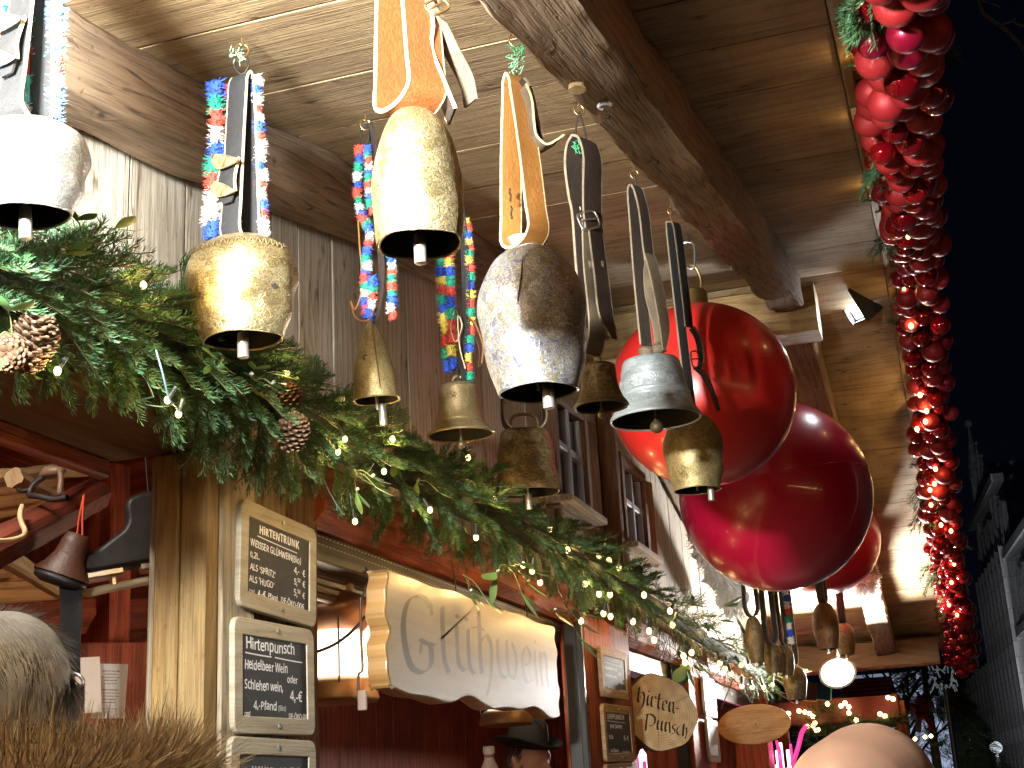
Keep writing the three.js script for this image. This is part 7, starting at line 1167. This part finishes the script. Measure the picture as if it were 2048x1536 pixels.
// ───────────── market stalls beyond the hut ─────────────
{
  const bul = glow(BULB, 14), bg = new THREE.SphereGeometry(1, 10, 8);
  // stall with a maroon roof and striped awning
  const Z = -19, P = (x, y, z = Z) => onZ(x, y, z), st = thing('market_stall', 'market stall with maroon roof, striped awning and fairy lights beyond the hut', 'stall', V(0, 0, 0));
  const mar = std(0.1, 0.01, 0.018, 0.7), y = (px, py, z = Z) => P(px, py, z).y, xx = (px, z = Z) => P(px, 1420, z).x;
  part('roof', mv(plank(xx(1800) - xx(1540), y(1700, 1392) - y(1700, 1445), 2.4, 'x', 0.02), (xx(1800) + xx(1540)) / 2, (y(1700, 1392) + y(1700, 1445)) / 2, Z - 1.2), mar, st);
  for (let k = 0; k < 9; k++) part('awning_stripe', mv(plank(xx(1790) - xx(1690), 0.03, 0.05, 'x', 0.004), (xx(1790) + xx(1690)) / 2, y(1740, 1358 + k * 4.4), Z + 0.02 + k * 0.03), k % 2 ? std(0.32, 0.1, 0.08, 0.8) : std(0.1, 0.03, 0.03, 0.8), st);
  part('back', mv(plank(xx(1800) - xx(1560), 2.1, 0.1, 'y', 0.01), (xx(1800) + xx(1560)) / 2, 1.05, Z - 2.4), M_DARKWOOD, st);
  for (const px of [1560, 1800]) part('post', mv(plank(0.14, y(px, 1400), 0.14, 'y', 0.01), xx(px), y(px, 1400) / 2, Z - 0.1), M_DARKWOOD, st);
  part('counter', mv(plank(xx(1800) - xx(1560), 1, 0.6, 'x', 0.01), (xx(1800) + xx(1560)) / 2, 0.5, Z - 0.3), tint(W_RED, 0.6), st);
  const B = [[1577, 1427], [1598, 1422], [1610, 1424], [1619, 1427], [1626, 1433], [1630, 1446], [1626, 1452], [1615, 1453], [1632, 1460], [1655, 1408], [1682, 1412], [1690, 1406], [1698, 1414], [1698, 1426], [1760, 1428], [1770, 1432], [1776, 1395], [1786, 1398], [1636, 1459], [1712, 1440]];
  for (const [px, py] of B) { const p = P(px, py, Z + 0.12), b = part('bulb', bg, bul, st); b.position.copy(p); b.scale.setScalar(0.03); const l = new THREE.PointLight(BULB, 0.025); l.position.copy(p); st.add(l); }
  part('gift_sign', mv(plank(0.3, 0.22, 0.06, 'x', 0.01).rotateZ(-0.15), P(1640, 1385, Z + 0.2).x, P(1640, 1385).y, Z + 0.2), std(0.1, 0.45, 0.55, 0.6), st);
  part('gift_sign_frame', mv(plank(0.2, 0.24, 0.06, 'x', 0.01).rotateZ(-0.15), P(1620, 1386, Z + 0.2).x, P(1620, 1386).y, Z + 0.21), std(0.55, 0.35, 0.12, 0.6), st);
  // fir boughs on the stall roof and a large christmas tree behind
  const bough = (px, py, z, s) => { const m = part('fir_bough', FIR_SMALL[(px | 0) % 3], FIRM[(py | 0) % 4], st); m.position.copy(P(px, py, z)); m.rotation.set(px, py * 0.7, 0); m.scale.setScalar(s); };
  for (let k = 0; k < 40; k++) bough(1590 + k * 5.5, 1440 + 14 * Math.sin(k * 2.3) + 6 * (k % 3), Z + 0.1, 2.2);
  const tz = -24, tp = onZ(1870, 1500, tz), tree = thing('christmas_tree', 'dark fir tree with a few lights and red decorations beside the stall', 'tree', V(tp.x, 0, tz)), r = rng(70);
  part('trunk', lathe([[0.001, 3.6], [0.04, 3.6], [0.12, 0]].reverse(), 10), std(0.05, 0.035, 0.025, 0.9), tree);
  { const l = []; for (let k = 0; k < 420; k++) { const t = Math.pow(r(), 0.8), h = 0.5 + 3.4 * t, rad = (1 - t) * 1.5 + 0.15, a = r() * 6.283, m = new THREE.Matrix4().compose(V(Math.cos(a) * rad * 0.55, h, Math.sin(a) * rad * 0.55), new THREE.Quaternion().setFromUnitVectors(V(0, 0, 1), V(Math.cos(a), -0.25, Math.sin(a)).normalize()), V(2.6, 2.6, 2.4 * (0.6 + rad))); l.push(FIR_SMALL[k % 3].clone().applyMatrix4(m)); } part('crown', l, FIRM[3], tree); }
  for (const [px, py] of [[1830, 1478], [1850, 1474], [1862, 1472], [1822, 1490], [1795, 1420]]) { const b = part('bulb', bg, bul, tree); b.position.copy(onZ(px, py, tz + 1.1)).sub(tree.position); b.scale.setScalar(0.03); }
  // red and white stuffed figure hanging on the tree
  const sp = onZ(1842, 1422, tz + 1.3), sf = thing('stuffed_figure', 'small red stuffed figure with white trims hanging in front of the dark fir tree', 'ornament', sp), red = std(0.6, 0.05, 0.03, 0.9), wh = std(0.6, 0.56, 0.52, 0.95);
  part('torso', blob(0.11, 3, 0.15, 2, 1.3), red, sf); part('arm', tube([V(-0.07, 0.06, 0), V(-0.17, 0.1, 0.02), V(-0.19, 0.0, 0.04)], 0.04, 10, 8), red, sf); part('arm', tube([V(0.07, 0.06, 0), V(0.16, 0.12, 0.02), V(0.18, 0.02, 0.04)], 0.04, 10, 8), red, sf); part('leg', tube([V(-0.05, -0.12, 0), V(-0.07, -0.25, 0.02), V(-0.08, -0.3, 0.05)], 0.045, 10, 8), wh, sf); part('leg', tube([V(0.07, -0.12, 0), V(0.12, -0.22, 0.02), V(0.13, -0.3, 0.05)], 0.045, 10, 8), red, sf); part('cuff', blob(0.045, 5, 0.1).translate(-0.19, 0, 0.04), wh, sf); part('cuff', blob(0.045, 6, 0.1).translate(0.18, 0.02, 0.04), wh, sf); part('cap', lathe([[0.001, 0.3], [0.05, 0.2], [0.08, 0.13], [0.02, 0.12]].reverse(), 14), red, sf); part('belt', lathe([[0.115, -0.05], [0.115, -0.02]], 20), M_BLACK, sf);
  // wire reindeer; no lamp, its whiteness is a faint glow in the material
  const dp = onZ(1888, 1358, -16), dr = thing('wire_reindeer', 'white wire reindeer figure with a faint added glow standing on the stall roof edge', 'ornament', dp), wireGlow = glow(new THREE.Color(0.7, 0.8, 0.85), 0.14), wr = rng(9);
  for (let k = 0; k < 24; k++) { const a = V((wr() - 0.5) * 0.3, (wr() - 0.5) * 0.24, (wr() - 0.5) * 0.16), b = a.clone().add(V((wr() - 0.5) * 0.2, (wr() - 0.5) * 0.16, (wr() - 0.5) * 0.1)); part('wire', tube([a, a.clone().lerp(b, 0.5).add(V(0, 0.04, 0.02)), b], 0.006, 8, 5), wireGlow, dr); }
  for (const k of [-1, 1]) part('antler', tube([V(k * 0.05 - 0.04, 0.1, 0), V(k * 0.09 - 0.03, 0.18, 0), V(k * 0.08 - 0.02, 0.25, 0)], 0.008, 8, 5), wireGlow, dr);
  solo('stall_pole', 'thin dark pole carrying the white wire reindeer', 'pole', tube([V(dp.x, 0, dp.z), V(dp.x, dp.y * 0.5, dp.z), V(dp.x, dp.y - 0.1, dp.z)], 0.03, 8, 8), M_IRON);
  // lit pale blue facade far behind, with a bare tree in front
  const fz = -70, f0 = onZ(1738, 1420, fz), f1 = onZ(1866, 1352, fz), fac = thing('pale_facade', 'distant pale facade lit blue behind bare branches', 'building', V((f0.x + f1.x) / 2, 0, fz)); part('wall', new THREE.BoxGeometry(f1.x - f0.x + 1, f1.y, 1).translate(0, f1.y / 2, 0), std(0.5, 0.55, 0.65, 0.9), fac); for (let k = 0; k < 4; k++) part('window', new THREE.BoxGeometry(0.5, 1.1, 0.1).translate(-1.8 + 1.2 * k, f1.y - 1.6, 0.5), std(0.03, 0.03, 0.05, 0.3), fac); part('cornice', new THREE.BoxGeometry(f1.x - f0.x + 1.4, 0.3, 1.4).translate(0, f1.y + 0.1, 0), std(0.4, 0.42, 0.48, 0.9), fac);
  const fl = thing('street_lamp', 'low blue white street lamp in front of the distant pale facade', 'street lamp', V((f0.x + f1.x) / 2, 0, fz + 7)); part('post', lathe([[0.001, 1.6], [0.06, 1.6], [0.1, 0]].reverse(), 10), M_IRON, fl); part('lamp_globe', blob(0.2, 4, 0.03).translate(0, 1.7, 0), glow(new THREE.Color(0.6, 0.75, 1), 0.6), fl); const FL = new THREE.PointLight(new THREE.Color(0.5, 0.66, 1), 45); FL.position.set(0, 1.7, 0); FL.shadow.radius = 10; fl.add(FL);
  const bz = -40, bp = onZ(1800, 1420, bz), bt = thing('bare_tree', 'small leafless tree silhouetted against the distant blue facade', 'tree', V(bp.x, 0, bz)), bark = std(0.03, 0.03, 0.045, 0.9), br = rng(12);
  part('trunk', tube([V(0, 0, 0), V(0.05, 1.6, 0), V(0, 3.0, 0)], 0.1, 12, 8), bark, bt); for (let k = 0; k < 16; k++) { const s = V(0, 1.9 + 0.12 * k, 0), a = k * 2.4, e = s.clone().add(V(Math.cos(a) * 1.5, 1.2 + br(), Math.sin(a) * 1.2)); const l = part('limb', tube([s, s.clone().lerp(e, 0.4).add(V(0.2 * (br() - 0.5), 0.1, 0)), s.clone().lerp(e, 0.75).add(V(0.2 * (br() - 0.5), 0.05, 0)), e], 0.035, 12, 5), bark, bt); for (let t = 0; t < 3; t++) { const m = s.clone().lerp(e, 0.4 + 0.2 * t); part('twig', tube([m, m.clone().add(V(br() - 0.5, 0.5 * br(), br() - 0.5).multiplyScalar(0.6)), m.clone().add(V(br() - 0.5, 0.9 * br(), br() - 0.5))], 0.016, 8, 4), bark, l); } }
  // pink neon mug shapes at the stall front
  const pk = glow(new THREE.Color(1, 0.04, 0.25), 1.5), pw = glow(new THREE.Color(1, 0.75, 0.88), 3);
  for (const [px, py, s, lab] of [[1548, 1510, 1, 'pink neon lamp sign with a white glowing core, by the blank oval board'], [1570, 1512, 1.2, 'taller pink neon lamp sign with white glowing core, right beside the first'], [1590, 1485, 0.9, 'slanting pink neon lamp tube above the two neon signs']]) { const p = onZ(px, py, -12.8), o = thing('neon_sign', lab, 'neon sign', p); if (s !== 0.9) { part('neon_core', [mv(plank(0.03, 0.2 * s, 0.03, 'y', 0.008), -0.03, 0, 0), mv(plank(0.03, 0.14 * s, 0.03, 'y', 0.008), 0.03, -0.03, 0), mv(plank(0.09, 0.03, 0.03, 'x', 0.008), 0, -0.1 * s, 0)], pw, o); part('neon_tube', [tube([V(-0.06, 0.14, 0), V(-0.05, 0, 0.02), V(-0.06, -0.2, 0)], 0.012, 10, 6), tube([V(0.06, 0.1, 0), V(0.06, -0.05, 0.02), V(0.06, -0.2, 0)], 0.012, 10, 6)], pk, o); } else part('neon_tube', tube([V(-0.05, -0.2, 0), V(0.02, -0.05, 0), V(0.07, 0.08, 0), V(0.12, 0.14, 0)], 0.022, 16, 6), pk, o); const L = new THREE.PointLight(new THREE.Color(1, 0.1, 0.3), 0.3); L.position.z = 0.1; o.add(L); part('stand', tube([V(0, -0.2, 0), V(0, -0.7, 0), V(0, -p.y, 0)], 0.012, 6, 6), M_IRON, o); }
}
// ───────────── stalls on the other side of the lane (outside the picture): their lights shine on the soffit and mirror in the baubles ─────────────
{
  const bul = glow(BULB, 60), bg = new THREE.SphereGeometry(0.02, 10, 8), r = rng(15);
  for (const [x, z, lab] of [[5.2, -1.0, 'wooden stall with fairy light strings across the lane'], [5.6, 5.5, 'wooden stall with fairy light strings farther back across the lane']]) {
    const st = thing('market_stall', lab, 'stall', V(x, 0, z), -Math.PI / 2);
    part('counter', mv(plank(4.4, 1, 0.6, 'x', 0.01), 0, 0.5, 0), tint(W_GOLD, 0.7, 0.6, 0.5), st); part('back', mv(plank(4.4, 2.6, 0.1, 'y', 0.01), 0, 1.3, -1.6), tint(W_GOLD, 0.7, 0.6, 0.5), st); part('roof', mv(plank(4.9, 0.08, 2.6, 'x', 0.01).rotateX(0.2), 0, 2.75, -0.6), M_BEAMDARK, st); for (const k of [-2.1, 2.1]) part('post', mv(plank(0.12, 2.6, 0.12, 'y', 0.01), k, 1.3, 0.2), W_GOLD, st);
    for (let k = 0; k < 26; k++) { const b = part('bulb', bg, bul, st); b.position.set(-2.3 + 0.184 * k, 2.55 - 0.12 * Math.abs(Math.sin(k * 0.6)), 0.75); }
    for (let k = 0; k < 14; k++) { const b = part('bulb', bg, bul, st); b.position.set(-2.0 + 0.3 * k, 2.2 - 0.1 * Math.abs(Math.sin(k * 0.9)), -1.4); }
    for (const k of [-1.2, 1.2]) { const l = thing('stall_lamp', (k < 0 ? 'hanging glass lamp at one end of the ' : 'hanging glass lamp at the other end of the ') + (z < 0 ? 'stall across the lane' : 'stall farther back across the lane'), 'lamp', V(x, 2.2, z + k)); part('lamp_globe', blob(0.12, 3, 0.03), glow(new THREE.Color(1, 0.6, 0.3), 2), l); part('cord', tube([V(0, 0.11, 0), V(0, 0.3, 0), V(0, 0.5, 0)], 0.006, 4, 5), M_BLACK, l); const L = new THREE.PointLight(new THREE.Color(1, 0.5, 0.24), 0.9); L.shadow.radius = 5; l.add(L); }
  }
}
console.log('background ready');
renderer.render(scene, camera);
